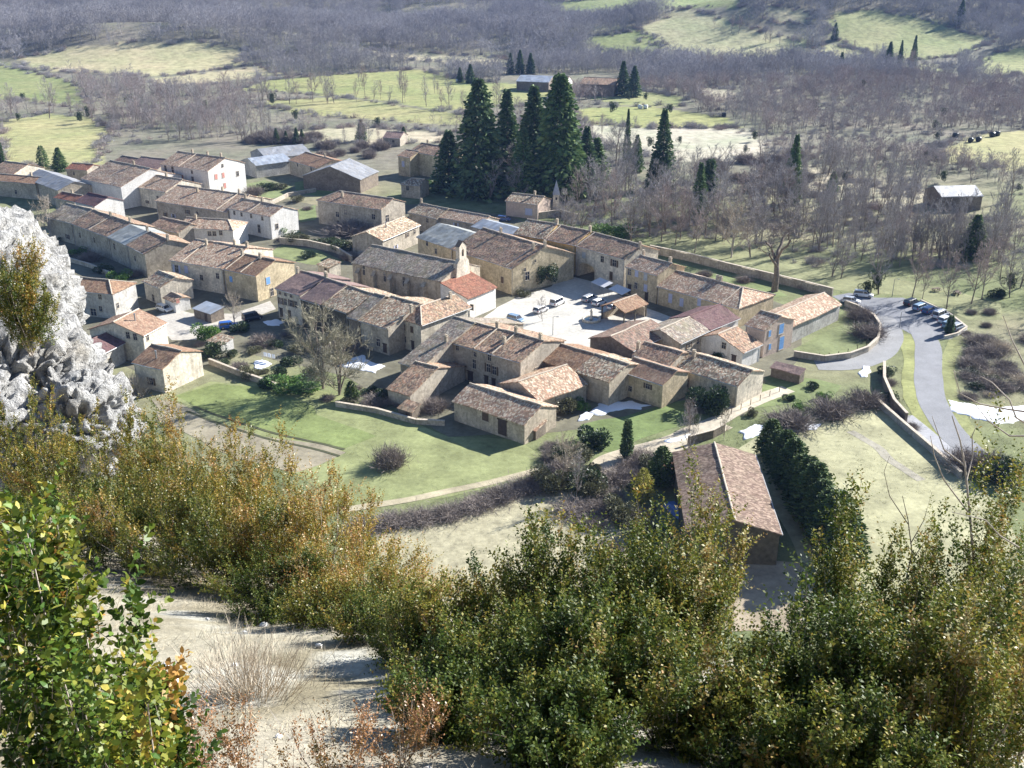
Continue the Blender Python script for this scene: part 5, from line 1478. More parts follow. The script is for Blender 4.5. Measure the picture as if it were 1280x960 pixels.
bush(TW['warm'], 800, 575, 46, 'brown brush between cypress and barn roof', flat=.5)
bush(TW['grey'], 720, 640, 60, 'brown brush bank on the left of the dirt track', flat=.4)
bush(TW['grey'], 1205, 585, 54, 'grey thicket hanging over the lower lane', flat=.8)
bush(TW['grey'], 1236, 590, 60, 'large grey thicket where the road disappears', flat=.8)
bush(BU['ivy'], 1255, 600, 50, 'dark evergreen scrub at the end of the road', flat=.7)
for k, (x, y) in enumerate(((455, 662), (490, 655), (525, 650), (560, 645), (595, 634), (625, 622), (655, 612), (690, 604))):
    bush(TW['grey' if k % 2 else 'warm'], x, y, 50, 'grey bare thicket of the hedge between lawn and dry meadow', 'thickets of the lower hedge', .45)
for k in range(30):
    x = rg.uniform(1196, 1290); y = rg.uniform(418, 498)
    if x < 1196 + (y - 418) * .1 + 6: x += 14
    bush((TW['warm'], TW['grey'], TW['grey'], TW['warm'], TW['pale'], BU['ivy'] if k % 12 == 5 else BU['olive'])[k % 6], x, y, rg.uniform(22, 44) if k % 6 != 5 else rg.uniform(14, 22), 'tangled brush on the bank right of the road', 'brush on the right bank', .5)
for k, (x, y) in enumerate(((745, 330), (880, 345), (930, 352), (1005, 360))):
    bush(TW['grey'], x, y, 22, 'low bare shrub along the foot of the long wall', 'shrubs at the long wall', .6)
for k, (x, y) in enumerate(((1110, 480), (1112, 500), (1122, 520), (1108, 468), (1138, 535))):
    bush(BU['ivy'] if k % 2 else TW['grey'], x, y, 22, 'dark scrub on the bank between lane and road', 'scrub between lane and road', .6)
for k in range(30):
    x, y = rg.uniform(300, 480), rg.uniform(176, 200)
    if x < 400: y = rg.uniform(172, 180)
    bush(TW['grey'], x, y, rg.uniform(14, 26), 'small leafless fruit bush behind the metal sheds', 'leafless orchard bushes', .9)
for k in range(22):
    x, y = rg.uniform(880, 1010), rg.uniform(196, 240)
    bush(TW['grey'], x, y, rg.uniform(18, 34), 'leafless thicket at the edge of the pale field', 'thickets by the pale field', .8)

# garden shrubs between the houses
gs = [('small dark shrub in the shaded terrace garden', 'shrubs of the terrace garden', [(250, 432), (290, 446), (318, 440), (345, 432), (360, 420), (375, 440), (352, 470), (390, 470), (446, 486), (462, 492), (480, 500), (330, 466), (300, 462), (280, 455), (312, 472), (335, 482), (410, 500), (440, 502), (365, 455), (268, 446), (500, 508)], ('ever', 'ivy', 'olive')),
      ('low shrub in the yard below the left terrace', 'shrubs below the left terrace', [(112, 326), (130, 340), (150, 352), (160, 372), (168, 345), (100, 318), (84, 300)], ('ever', 'ivy', 'grn')),
      ('low shrub along the walled kitchen garden', 'shrubs of the walled garden', [(352, 300), (376, 304), (395, 306), (428, 314), (436, 324), (386, 322)], ('ivy', 'olive', 'ever')),
      ('small shrub on the bank beside the dirt track', 'shrubs on the track bank', [(690, 560), (700, 578), (712, 590), (742, 590), (780, 590), (790, 612), (812, 640), (770, 640), (745, 660), (842, 580)], ('olive', 'ivy', 'ever')),
      ('low shrub in the gardens near the pink house', 'shrubs near the pink house', [(945, 478), (985, 500), (1030, 500), (940, 520), (968, 520), (1000, 514), (880, 470)], ('olive', 'ever', 'grn')),
      ('low shrub behind the three-storey white house', 'shrubs behind the white house', [(318, 244), (335, 238), (350, 236), (372, 252), (384, 262), (342, 262), (362, 276)], ('olive', 'ivy', 'olive'))]
for lb, gp, L_, ks in gs:
    for k, (x, y) in enumerate(L_):
        bush(BU[ks[k % 3]] if k % 4 else TW['grey'], x, y, rg.uniform(13, 27), lb, gp, rg.uniform(.5, .95))
for k, (x, y, w_) in enumerate(((690, 575, 34), (705, 590, 40), (722, 575, 40), (748, 640, 44), (765, 625, 34), (778, 650, 40), (785, 585, 30), (800, 600, 34), (815, 590, 30), (760, 690, 44), (800, 650, 34), (690, 612, 40), (672, 604, 36), (735, 655, 40))):
    bush((TW['grey'], TW['warm'], BU['olive'])[k % 3], x, y, w_, 'dense brush on the banks of the dirt track', 'brush on the track banks', rg.uniform(.5, .9))
# grass tufts on lawn and meadows
def tuft(name, seed, mat):
    rng = np.random.default_rng(seed); n = 26
    st = np.stack([rng.normal(0, .35, n), rng.normal(0, .35, n), np.zeros(n)], 1)
    e = st + nrm(np.stack([rng.normal(0, .6, n), rng.normal(0, .6, n), np.full(n, .7)], 1)) * rng.uniform(.4, 1, (n, 1))
    V, F = blades(st, e, np.full(n, .12), rng)
    return mesh_np(name, V, F, mat)
SETG = tree_set('grass_tufts', [tuft('tuft_%d' % k, 600 + k, m_plain('tuft_%d' % k, c_, .9, .2)) for k, c_ in enumerate(((.15, .175, .07), (.27, .25, .13), (.11, .14, .055), (.33, .30, .18)))])
rng = np.random.default_rng(8)
Q = []
for (xa, ya, xb, yb, n_) in ((200, 480, 690, 640, 9000), (470, 610, 800, 780, 8000), (920, 500, 1290, 770, 12000), (820, 290, 1260, 400, 6000), (1120, 400, 1290, 600, 4000), (700, 500, 960, 570, 3000)):
    q = np.stack([rng.uniform(xa, xb, n_), rng.uniform(ya, yb, n_)], 1)
    d_ = np.stack([(q[:, 0] - CX) / FPX, CT + (CY - q[:, 1]) / FPX * ST, -ST + (CY - q[:, 1]) / FPX * CT], 1)
    Q.append((d_ * (-CAM_Z / d_[:, 2])[:, None])[:, :2])
Q = np.concatenate(Q)
Q = Q[fbm(xy3(Q[:, 0], Q[:, 1], 5, 2.0), 3) > .46]
bad = np.zeros(len(Q), bool)
for o_ in bpy.data.objects:
    if o_.name.split('.')[0] in ('road', 'car_park', 'lane', 'lower_lane', 'plaza', 'street', 'farm_track', 'footpath', 'village_ground', 'farmyard'):
        vs_ = np.array([v.co[:2] for v in o_.data.vertices]); bad |= inpoly(Q[:, 0], Q[:, 1], vs_)
wood_mass('grass', 'short tufts of winter grass on lawns and meadows', Q[~bad], .22, .52, SETG, 18)
# ------------------------------------------------------------------ foreground: rock, shrubs, dry grass
def rock_mesh(name, seed, sc, sub=6, amp=.38):
    bm = bmesh.new()
    bmesh.ops.create_icosphere(bm, subdivisions=sub, radius=1.0)
    V = np.array([v.co[:] for v in bm.verts])
    S = V * np.array(sc)
    n1 = fbm(S * .45 + seed, 4) - .5
    r2 = 1 - np.abs(2 * fbm(S * 1.1 + seed * 3, 4) - 1)
    # strata: stepped ledges
    st = S[:, 2] * 1.1 + .35 * S[:, 0] + 1.6 * fbm(S * .35 + seed, 3)
    led = ((st % 1.0) ** 2.2) * 1.5 - .4
    fine = fbm(S * 4.2 + seed, 4) - .5
    vor = 1 - np.abs(2 * fbm(S * 2.6 + 5 + seed, 3) - 1)
    r = 1 + amp * n1 * 1.4
    P = S * r[:, None] + V * ((.26 * (r2 - .75) + .20 * led + .14 * fine - .34 * smooth(.82, .98, vor))[:, None])
    for v, p in zip(bm.verts, P): v.co = p
    me = bpy.data.meshes.new(name); bm.to_mesh(me); bm.free()
    me.polygons.foreach_set('use_smooth', [True] * len(me.polygons))
    return me

m, t, b = nmat('limestone')
n1 = noise(t, 1.1, 7, .7); n2 = noise(t, 6.0, 6, .7); n3 = noise(t, .5, 4, .6)
c = ramp(t, n1, [(.32, (.25, .245, .235)), (.45, (.43, .425, .41)), (.6, (.58, .575, .56))])
c = mixc(t, ramp(t, n3, [(.5, (0, 0, 0)), (.66, (.45, .45, .45))]), c, (.36, .31, .23))
c = mixc(t, ramp(t, noise(t, 2.4, 6, .75), [(.55, (0, 0, 0)), (.66, (.6, .6, .6))]), c, (.27, .265, .25))
c = mixc(t, .75, c, ramp(t, n2, [(.3, (.45,) * 3), (.6, (1.15,) * 3)]), 'MULTIPLY')
t.links.new(c, b.inputs['Base Color']); b.inputs['Roughness'].default_value = .92
mx = math_n(t, 'ADD', n2, math_n(t, 'MULTIPLY', n1, 2.0))
bump(t, b, mx, .22, 1.0)
M['lime'] = m
rk = thing('rock_outcrop', 'bright white limestone outcrop at the left edge', 'rock', at_y(60, 540, 23))
def rock(px, py, y, sc, seed, amp=.38):
    P = at_y(px, py, y)
    me = rock_mesh('rock_face', seed, sc, 6, amp); me.materials.append(M['lime'])
    o = link('rock_face', me, rk)
    o.location = [P[i] - rk.location[i] for i in range(3)]
    return o
rock(-40, 400, 25.5, (2.8, 3.2, 3.4), 3.3)
rock(20, 500, 23.5, (2.2, 2.6, 2.3), 8.1)
rock(95, 530, 22.0, (1.3, 1.8, 1.2), 14.7)
rock(-60, 560, 21.5, (2.6, 2.6, 2.2), 21.9)

# a leaf spray: sprigs with paired leaves
def sprigs(rng, starts, dirs, length, nleaf, leaf, tint0, tspread=.13, width=.62):
    S = len(starts)
    k = np.arange(nleaf)
    tt = (k + .5) / nleaf
    side = nrm(np.cross(dirs, nrm(rng.normal(size=dirs.shape))))
    side2 = np.cross(dirs, side)
    bend = rng.normal(0, .18, (S, 1, 1)) * (tt ** 2)[None, :, None] * length[:, None, None] * side[:, None, :]
    P = starts[:, None, :] + dirs[:, None, :] * (length[:, None] * tt[None, :])[:, :, None] + bend
    phi = (k * math.pi / 1.0 + (k // 2) * math.pi / 2)[None, :] + rng.normal(0, .45, (S, nleaf))
    D = dirs[:, None, :] * rng.uniform(.35, .9, (S, nleaf, 1)) + side[:, None, :] * np.cos(phi)[:, :, None] + side2[:, None, :] * np.sin(phi)[:, :, None]
    D = nrm(D)
    Nn = nrm(np.cross(D, np.cross(dirs[:, None, :] + .5 * rng.normal(size=(S, nleaf, 3)), D)))
    W_ = np.cross(D, Nn)
    ln = leaf * rng.uniform(.65, 1.2, (S, nleaf, 1)) * (1.0 - .35 * tt ** 3)[None, :, None]
    wd = ln * width
    a = P; tip = P + D * ln
    l1 = P + D * ln * .35 + W_ * wd * .5 + Nn * wd * .12; r1 = P + D * ln * .35 - W_ * wd * .5 + Nn * wd * .12
    l2 = P + D * ln * .75 + W_ * wd * .38 + Nn * wd * .1; r2 = P + D * ln * .75 - W_ * wd * .38 + Nn * wd * .1
    tn = np.clip(tint0[:, None] + rng.normal(0, tspread, (S, nleaf)) + .06 * tt[None, :], 0, 1)
    return a, l1, l2, tip, r2, r1, tn

def leaf_mesh(name, parts, mat, hexa=True):
    a, l1, l2, tip, r2, r1, tn = parts
    if hexa:
        V = np.stack([a, r1, r2, tip, l2, l1], 2).reshape(-1, 3); k = 6
    else:
        V = np.stack([a, (r1 + r2) / 2, tip, (l1 + l2) / 2], 2).reshape(-1, 3); k = 4
    F = np.arange(len(V)).reshape(-1, k)
    return mesh_np(name, V, F, mat, {'tint': ('FACE', 'FLOAT', tn.ravel())})

def box_shrub(name, label, x, y, top, rad, n, nleaf, leaf, mat, seed, slen=(.16, .34), tmean=.4, stems=9, lean=(0, 0), hexa=False, group=None, base=None):
    """rad: horizontal radius; top: height of the crown top above the ground"""
    rng = np.random.default_rng(seed)
    gz_ = float(hz(x, y)[0]) if base is None else base
    root = thing(name, label, 'shrub', (x, y, gz_), 0, group)
    H = top
    nb = max(12, int(n / 42))
    az = rng.uniform(0, 2 * math.pi, nb)
    rr = rad * np.sqrt(rng.uniform(.02, 1.0, nb)) * 1.12
    zt = H * (1.02 - .42 * (rr / (rad * 1.12)) ** 2) * rng.uniform(.52, 1.0, nb)
    E = np.stack([np.cos(az) * rr + lean[0], np.sin(az) * rr * .8 + lean[1], zt], 1)
    b0 = np.stack([rng.normal(0, .12, nb) * rad, rng.normal(0, .12, nb) * rad, np.full(nb, -.08)], 1)
    mid = b0 * .45 + E * .55 + np.stack([np.cos(az) * rr * .14, np.sin(az) * rr * .14, -.06 * zt], 1)
    k = rng.integers(0, nb, n)
    t = rng.uniform(.12, 1.0, n)[:, None] ** .75
    on = b0[k] * (1 - t) ** 2 + 2 * mid[k] * t * (1 - t) + E[k] * t * t
    bd = nrm(2 * (1 - t) * (mid[k] - b0[k]) + 2 * t * (E[k] - mid[k]))
    sp_ = (slen[0] + slen[1]) * .15
    st = on + rng.normal(0, 1, (n, 3)) * sp_ * (1.15 - .75 * t)
    st[:, 2] = np.maximum(st[:, 2], .03)
    dr = nrm(bd * .8 + np.array([0, 0, .45]) + rng.normal(0, .42, (n, 3)))
    ln = rng.uniform(*slen, n)
    zz_ = np.percentile(st[:, 2] + dr[:, 2] * ln, 98.5)
    f_ = H / zz_
    st[:, 2] *= f_; E[:, 2] *= f_; mid[:, 2] *= f_
    ti = np.clip(tmean + (-.1 if y > 8 else 0) + .15 * rng.normal(size=nb)[k] + .09 * rng.normal(size=n) + .26 * (t[:, 0] - .62), 0, 1)  # last term paints sunlit tips: leaf tint rises along each branch
    P = sprigs(rng, st, dr, ln, nleaf, leaf, ti)
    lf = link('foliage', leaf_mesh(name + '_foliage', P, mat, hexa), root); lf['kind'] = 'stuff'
    V, F = blades(st - dr * .05, st + dr * ln[:, None] * .9, np.full(n, leaf * .075), rng)
    V2, F2 = blades(b0, mid, np.full(nb, .006 + .002 * H), rng); V3, F3 = blades(mid, E, np.full(nb, .005 + .0015 * H), rng)
    V = np.concatenate([V, V2, V3]); F = np.concatenate([F, F2 + len(F) * 3, F3 + len(F) * 3 + len(F2) * 3])
    tw = link('twigs', mesh_np(name + '_twigs', V, F, M['bark']), root); tw['kind'] = 'stuff'
    for i in range(stems):
        sm = MB(); sm.tube([b0[i], mid[i] * .6 + b0[i] * .4, mid[i], (mid[i] + E[i]) / 2, E[i]], [.005 * H + .003, .004 * H + .002, .003 * H + .002, .003, .0015], 5, cap=False)
        link('stem', sm.mesh('stem', M['bark_pale'], True), root)
    return root

def fshrub(px, top, y, rad, n, label, seed, mat='box', nleaf=16, leaf=.021, tmean=.4, **kw):
    P = at_y(px, top, y)
    g = float(hz(P[0], y)[0])
    return box_shrub('box_shrub', label, P[0], y, max(.5, P[2] - g), rad, n, nleaf, leaf, M[mat], seed, tmean=tmean, **kw)

# row of box bushes on the left, from the rock down to the grass
fshrub(20, 498, 17.5, 1.7, 1500, 'olive box bush below the white rock at the left edge', 101, 'box_gold', 20, 0.047, .42)
fshrub(110, 510, 16.0, 1.4, 1400, 'golden box bush right below the tip of the white rock', 102, 'box_gold', 20, 0.047, .5)
fshrub(185, 495, 15.6, 1.0, 900, 'golden bush just right of the white rock', 103, 'box_gold', 20, 0.044, .52)
fshrub(245, 528, 14.0, 1.3, 1600, 'olive and gold bush above the dry slope', 104, 'box_gold', 20, 0.042, .48)
fshrub(325, 556, 13.0, 1.15, 1500, 'tall rust-tipped box bush on the skyline of the slope', 105, 'box_gold', 20, 0.039, .62)
fshrub(60, 610, 13.0, 1.3, 1500, 'dark olive box bush behind the nearest leafy bush', 106, 'box', 20, 0.039, .40)
fshrub(180, 600, 12.0, 1.25, 1600, 'broad olive box bush in the middle of the left thicket', 107, 'box_gold', 20, 0.036, .40)
fshrub(285, 620, 11.2, 1.1, 1600, 'yellow-green box bush above the bare twig clump', 108, 'box_gold', 20, 0.034, .42)
fshrub(385, 600, 11.2, 1.0, 1500, 'rusty box bush at the right of the left thicket', 109, 'box_gold', 20, 0.034, .68)
fshrub(440, 660, 9.6, .75, 1300, 'orange-brown bush at the lower end of the thicket', 110, 'box_gold', 20, 0.030, .72)
fshrub(350, 700, 9.3, .7, 1200, 'dark green bush at the foot of the thicket', 111, 'box', 20, 0.030, .35)
fshrub(490, 715, 8.6, .6, 900, 'russet and green bush beside the gap in the shrubs', 112, 'box_gold', 20, 0.029, .55)
for px, tpp, bot, y, rd, lb, sd in ((-5, 285, 400, 20.6, .75, 'olive bush growing on top of the white rock', 113), (20, 335, 440, 20.0, .6, 'golden bush clinging to the white rock face', 114)):
    P, B_ = at_y(px, tpp, y), at_y(px, bot, y)
    box_shrub('box_shrub', lb, P[0], y, P[2] - B_[2], rd, 800, 15, .055, M['box_gold'], sd, tmean=.42, base=float(B_[2]))
fshrub(400, 728, 8.6, .36, 600, 'olive bush on the lower rim of the dry slope', 115, 'box_gold', 15, .030, .5)
fshrub(462, 752, 7.7, .3, 520, 'dark green bush above the rusty shrubs', 116, 'box', 15, .028, .35)
fshrub(515, 780, 7.0, .28, 520, 'green bush at the lower corner of the dry slope', 117, 'box', 15, .028, .4)
fshrub(548, 850, 5.7, .24, 420, 'dark bush closing the bottom of the dry slope', 118, 'box', 15, .028, .32)
# shrubs across the bottom and right
R_ = [(555, 715, 7.0, .40, 700, 'thin box shrub left of the middle of the bottom row', .5), (615, 690, 6.8, .36, 600, 'sparse box shrub with bare twigs near the meadow', .42), (700, 640, 6.6, .5, 1400, 'tall box shrub in the bottom middle', .38), (790, 660, 6.4, .46, 1300, 'dense box shrub right of the bottom middle', .42),
      (890, 598, 6.8, .30, 800, 'tall slim box shrub in front of the barn roof', .55), (850, 650, 6.2, .36, 1000, 'box shrub below the slim one', .4), (930, 770, 5.4, .26, 520, 'low yellowish box shrub in the gap below the barn', .58), (1095, 615, 6.4, .42, 1300, 'upright dark box shrub right of the barn', .34),
      (1165, 660, 6.0, .40, 1100, 'box shrub with spreading tips at right', .42), (1240, 570, 6.6, .44, 1300, 'tallest box shrub at the right edge', .5), (1295, 650, 5.4, .42, 1100, 'golden tipped shrub cut by the right edge', .6),
      (625, 770, 5.5, .46, 1300, 'dark box shrub at the bottom left of the right thicket', .3), (750, 740, 5.2, .5, 1600, 'dark leafy shrub at the bottom middle', .28), (860, 790, 4.8, .44, 1200, 'lowest olive shrub with twiggy base', .42), (1045, 720, 5.2, .44, 1500, 'dark shrub below the upright one', .28), (1150, 760, 4.9, .46, 1400, 'dense shrub in the bottom right', .36), (1250, 740, 4.7, .46, 1400, 'yellow-green shrub in the bottom right corner', .55), (970, 850, 4.5, .36, 900, 'small olive shrub at the bottom edge below the yard', .4),
      (560, 840, 4.8, .34, 900, 'dark shrub beside the rusty sprigs at the bottom', .32), (690, 870, 4.3, .4, 1100, 'deep green shrub at the bottom edge left of the middle', .26), (1090, 870, 4.2, .4, 1000, 'deep green shrub at the bottom edge right of the middle', .3)]
for i, (px, tp, y, rd, n, lb, tm) in enumerate(R_):
    fshrub(px, tp, y, rd, n, lb, 200 + i, 'box', 15, .033, tm, slen=(.12, .26))
# rusty low shrubs on the dry slope
for i, (px, tp, y, rd, lb) in enumerate(((300, 905, 3.9, .26, 'low rusty shrub at the bottom edge of the dry slope'), (420, 905, 3.9, .3, 'rust-red small shrub beside the pale grass'), (500, 890, 4.2, .24, 'reddish shrub next to the dark box shrub'), (230, 880, 3.6, .2, 'sparse reddish sprigs beside the near bush'))):
    fshrub(px, tp, y, rd, 210, lb, 300 + i, 'box_rust', 14, .017, .5, slen=(.06, .16), stems=5)
# the nearest bush: large leaves
near = fshrub(60, 690, 2.35, .23, 850, 'nearest leafy bush with large glossy yellow-green leaves', 400, 'box_near', 18, .030, .36, slen=(.12, .22), hexa=True)
near2 = fshrub(15, 596, 2.7, .21, 460, 'glossy leafy bush cut by the left edge', 401, 'box_near', 18, .031, .4, slen=(.12, .24), hexa=True)
near3 = fshrub(95, 830, 1.9, .19, 700, 'low glossy bush in the bottom left corner', 402, 'box_near', 18, .024, .38, slen=(.10, .18), hexa=True)
# its nearest leaves one by one
lm = MB(); lm.add([(0, 0, 0), (.35, .24, .05), (.75, .18, .05), (1, 0, 0), (.75, -.18, .05), (.35, -.24, .05)], [(0, 5, 4, 3, 2, 1)])
lmats = [m_plain('near_leaf_%d' % i, c_, .5, .15, 40, spec=.3) for i, c_ in enumerate(((.05, .11, .012), (.10, .16, .016), (.22, .22, .03), (.30, .26, .05)))]
lmesh = [lm.mesh('leaf', q) for q in lmats]
rng = np.random.default_rng(55)
for i in range(220):
    q_ = rng.uniform(630, 950); P = at_y(rng.uniform(-10, 90 + (q_ - 630) * .35), q_, rng.uniform(1.75, 2.1))
    o = link('leaf', lmesh[rng.integers(0, 4)], near)
    o.location = [P[j] - near.location[j] for j in range(3)]
    o.rotation_euler = (rng.normal(0, .7), rng.normal(-.6, .6), rng.uniform(0, 6.28))
    s_ = rng.uniform(.018, .03); o.scale = (s_, s_, s_)

# dry grass of the slope
rng = np.random.default_rng(91)
n = 60000
gx_ = rng.uniform(-7, 3, n); gy_ = rng.uniform(2.2, 13, n)
tuft = fbm(xy3(gx_, gy_, .35, 2.0), 3)
k = (tuft > .47)
gx_, gy_ = gx_[k], gy_[k]
g0 = np.stack([gx_, gy_, hz(gx_, gy_) - .01], 1)
dd = nrm(np.stack([rng.normal(.1, .5, len(gx_)), rng.normal(.7, .5, len(gx_)), rng.uniform(-.25, .45, len(gx_))], 1))
V, F = blades(g0, g0 + dd * rng.uniform(.05, .17, (len(gx_), 1)), rng.uniform(.003, .006, len(gx_)), rng)
M['drygrass'] = m_plain('dry_grass', (.40, .35, .25), .9, .35, 3.0)
tag(link('dry_grass', mesh_np('dry_grass', V, F, M['drygrass'])), 'bleached dry grass lying on the foreground slope', None, None, 'stuff')
# bare twig clump on the slope
P = at_y(318, 868, 5.8)
def wand_bush(label, px, py, n, h, r, seed, w=.005, mat='twig_pale'):
    P = ray(px, py); ts = np.linspace(1, 20, 800); Q = P[None] * ts[:, None]
    k = np.argmax(CAM_Z + Q[:, 2] < hz(Q[:, 0], Q[:, 1])); q = Q[k]
    rng = np.random.default_rng(seed)
    st = np.stack([rng.normal(0, r * .35, n), rng.normal(0, r * .3, n), np.zeros(n)], 1)
    d = nrm(np.stack([st[:, 0] * 1.0 / r + rng.normal(0, .2, n), st[:, 1] / r + rng.normal(0, .2, n), np.full(n, 1.0)], 1))
    e = st + d * rng.uniform(.5, 1, (n, 1)) * h
    V1, F1 = blades(st, e, np.full(n, w), rng)
    s2 = st + (e - st) * rng.uniform(.4, .8, (n, 1)); d2 = nrm(d + rng.normal(0, .3, (n, 3)))
    V2, F2 = blades(s2, s2 + d2 * h * .35, np.full(n, w * .8), rng)
    o = link('twig_clump', mesh_np('twig_clump', np.concatenate([V1, V2]), np.concatenate([F1, F2 + len(V1)]), M[mat]), None, (q[0], q[1], float(hz(q[0], q[1])[0]) - .02))
    return tag(o, label, 'shrub')
wand_bush('clump of bare upright twigs on the dry slope', 312, 872, 520, .5, .4, 7, .005)
wand_bush('thin dead stalks beside the clump of bare twigs', 375, 860, 60, .3, .3, 8, .004)
wand_bush('few dark dead stalks at the bottom of the slope', 410, 935, 26, .35, .4, 9, .004, 'twig')
wand_bush('bare dark stems at the top of the dry slope', 165, 715, 24, .55, .25, 10, .006, 'bark_pale')

# bare sapling at the right edge
def sapling(label, y, trunk, limbs, r0, mat):
    pts = [at_y(px, py, y + dy) for px, py, dy in trunk]
    base = np.array([pts[0][0], pts[0][1], float(hz(pts[0][0], pts[0][1])[0])])
    root = thing('bare_sapling', label, 'tree', base)
    def tub(nm, P, r, parent):
        q = [np.array(p) - base for p in P]
        n_ = len(q); m_ = MB(); m_.tube(q, [r * (1 - .7 * i / (n_ - 1)) for i in range(n_)], 6, cap=False)
        return link(nm, m_.mesh(nm, M[mat], True), parent)
    tub('trunk', [base - np.array([0, 0, .1])] + pts, r0, root)
    for lb in limbs:
        tub('branch', [at_y(px, py, y + dy) for px, py, dy in lb], r0 * .55, root)
    return root
sapling('bare pale sapling with angular branches at the right edge', 6.4, [(1222, 760, 0), (1212, 640, 0), (1206, 580, .05), (1200, 550, .1), (1190, 520, .1)],
        [[(1206, 582, .05), (1180, 562, .1), (1172, 540, .1), (1165, 520, .2)], [(1210, 640, 0), (1180, 600, 0), (1168, 570, -.1), (1163, 545, -.1)], [(1208, 600, 0), (1216, 570, .1), (1215, 545, .1), (1228, 515, .2)]], .012, 'bark_pale')
sapling('thin bare branches hanging in from the right edge', 5.2, [(1330, 720, 0), (1310, 600, 0), (1290, 555, 0)],
        [[(1290, 545, 0), (1262, 545, .05), (1235, 526, .1), (1215, 500, .1)], [(1300, 540, 0), (1270, 522, 0), (1262, 500, 0), (1240, 478, .1), (1225, 470, .1)], [(1285, 515, 0), (1262, 512, .05), (1225, 505, .1), (1200, 492, .1), (1192, 462, .15)], [(1300, 480, 0), (1280, 455, 0), (1265, 425, .1), (1254, 395, .1)], [(1300, 700, 0), (1250, 670, 0), (1232, 650, .05), (1190, 640, .1)]], .011, 'bark_pale')
sapling('thin bare twig tree in front of the pale meadow', 6.2, [(1125, 760, 0), (1140, 690, 0), (1135, 650, 0), (1128, 620, .05)],
        [[(1138, 680, 0), (1155, 650, 0), (1165, 615, .1)], [(1135, 655, 0), (1112, 620, 0), (1105, 590, .1), (1112, 570, .1)], [(1140, 700, 0), (1160, 672, .1), (1166, 640, .1)]], .007, 'bark')

rng = np.random.default_rng(33)
for k in range(30):
    x, y = rng.uniform(-3.2, .2), rng.uniform(3.2, 10.5)
    me = rock_mesh('stone', 40 + k, (rng.uniform(.03, .11), rng.uniform(.03, .09), rng.uniform(.02, .06)), 2, .5)
    me.materials.append(M['w_white'])
    V = np.array([v.co[:] for v in me.vertices]); V *= .07 / (np.abs(V).max() + 1e-6) * rng.uniform(.3, 1.2); V[:, 2] *= .5
    me.vertices.foreach_set('co', V.ravel().astype(np.float32)); me.update()
    tag(link('stone', me, None, (x, y, float(hz(x, y)[0]) + .01), rng.uniform(0, 6)), 'pale limestone pebble on the dry foreground slope', 'stone', 'pebbles on the slope')
# ------------------------------------------------------------------ walls, snow, square, cars, small things
def wall_line(name, label, pts, h, th=.5, mat='w_stone', cat='wall', closed=False, cap=True):
    Q = [U(p[0], p[1], 0) for p in pts]
    root = thing(name, label, cat, (Q[0][0], Q[0][1], 0))
    for i, (a, b_) in enumerate(zip(Q[:-1], Q[1:])):
        d = b_ - a; L_ = np.linalg.norm(d); ang = math.atan2(d[1], d[0])
        c = (a + b_) / 2 - Q[0]
        m_ = MB(); n_ = max(1, int(L_ / 3))
        for k in range(n_):
            x0, x1 = -L_ / 2 + L_ * k / n_, -L_ / 2 + L_ * (k + 1) / n_
            hh = h * (1 + .06 * math.sin(k * 2.3 + i))
            m_.box(((x0 + x1) / 2, 0, hh / 2 - .2), (x1 - x0, th, hh + .4))
        o = link('wall', m_.mesh('wall', M[mat]), root, (c[0], c[1], 0), ang)
        if cap:
            m_ = MB(); m_.box((0, 0, h * 1.06 + .06), (L_, th + .12, .12))
            link('coping', m_.mesh('coping', M['ridge']), root, (c[0], c[1], 0), ang)
    return root
wall_line('stone_wall', 'long dark park wall behind the low rose roof', [(812, 316), (860, 326), (910, 339), (960, 351), (1005, 362), (1040, 371)], 1.9, .5, 'w_stone')
wall_line('stone_wall', 'curved low wall around the fenced orchard lawn', [(992, 446), (1030, 452), (1062, 448), (1084, 440), (1097, 428), (1100, 412), (1092, 400), (1072, 388), (1056, 382)], 1.1, .4, 'w_stone')
wall_line('stone_wall', 'low wall along the upper edge of the pale meadow', [(1096, 506), (1130, 536), (1165, 566), (1200, 598)], 1.0, .45, 'w_grey')
wall_line('stone_wall', 'retaining wall on the bank between lane and road', [(1104, 462), (1104, 482), (1116, 510), (1132, 528)], 1.6, .4, 'w_dark')
wall_line('stone_wall', 'wall of the walled kitchen garden behind the orange roof', [(350, 305), (385, 308), (420, 316), (440, 328)], 1.6, .4)
wall_line('stone_wall', 'garden wall below the pollarded tree', [(262, 455), (300, 470), (345, 486)], 1.0, .4)
wall_line('stone_wall', 'low garden wall near the open barn', [(420, 508), (470, 516), (520, 530), (556, 532)], .8, .4)
wall_line('stone_wall', 'courtyard wall behind the yellow houses', [(672, 274), (700, 270), (724, 276)], 1.8, .35, 'w_warm')
wall_line('stone_wall', 'low kerb wall on the outer side of the car park', [(1150, 378), (1185, 394), (1208, 412), (1196, 420), (1180, 424)], .6, .3, 'w_white')
wall_line('stone_wall', 'wall beside the bramble thicket and the dirt lane', [(860, 556), (890, 548), (905, 540)], 1.4, .35, 'w_dark')
wall_line('stone_wall', 'low wall beside the lane below the left terrace', [(64, 322), (90, 328), (112, 334), (140, 346)], .9, .4)
wall_line('stone_wall', 'garden wall running behind the three-storey house', [(306, 250), (340, 256), (360, 246), (395, 240)], 1.1, .4)

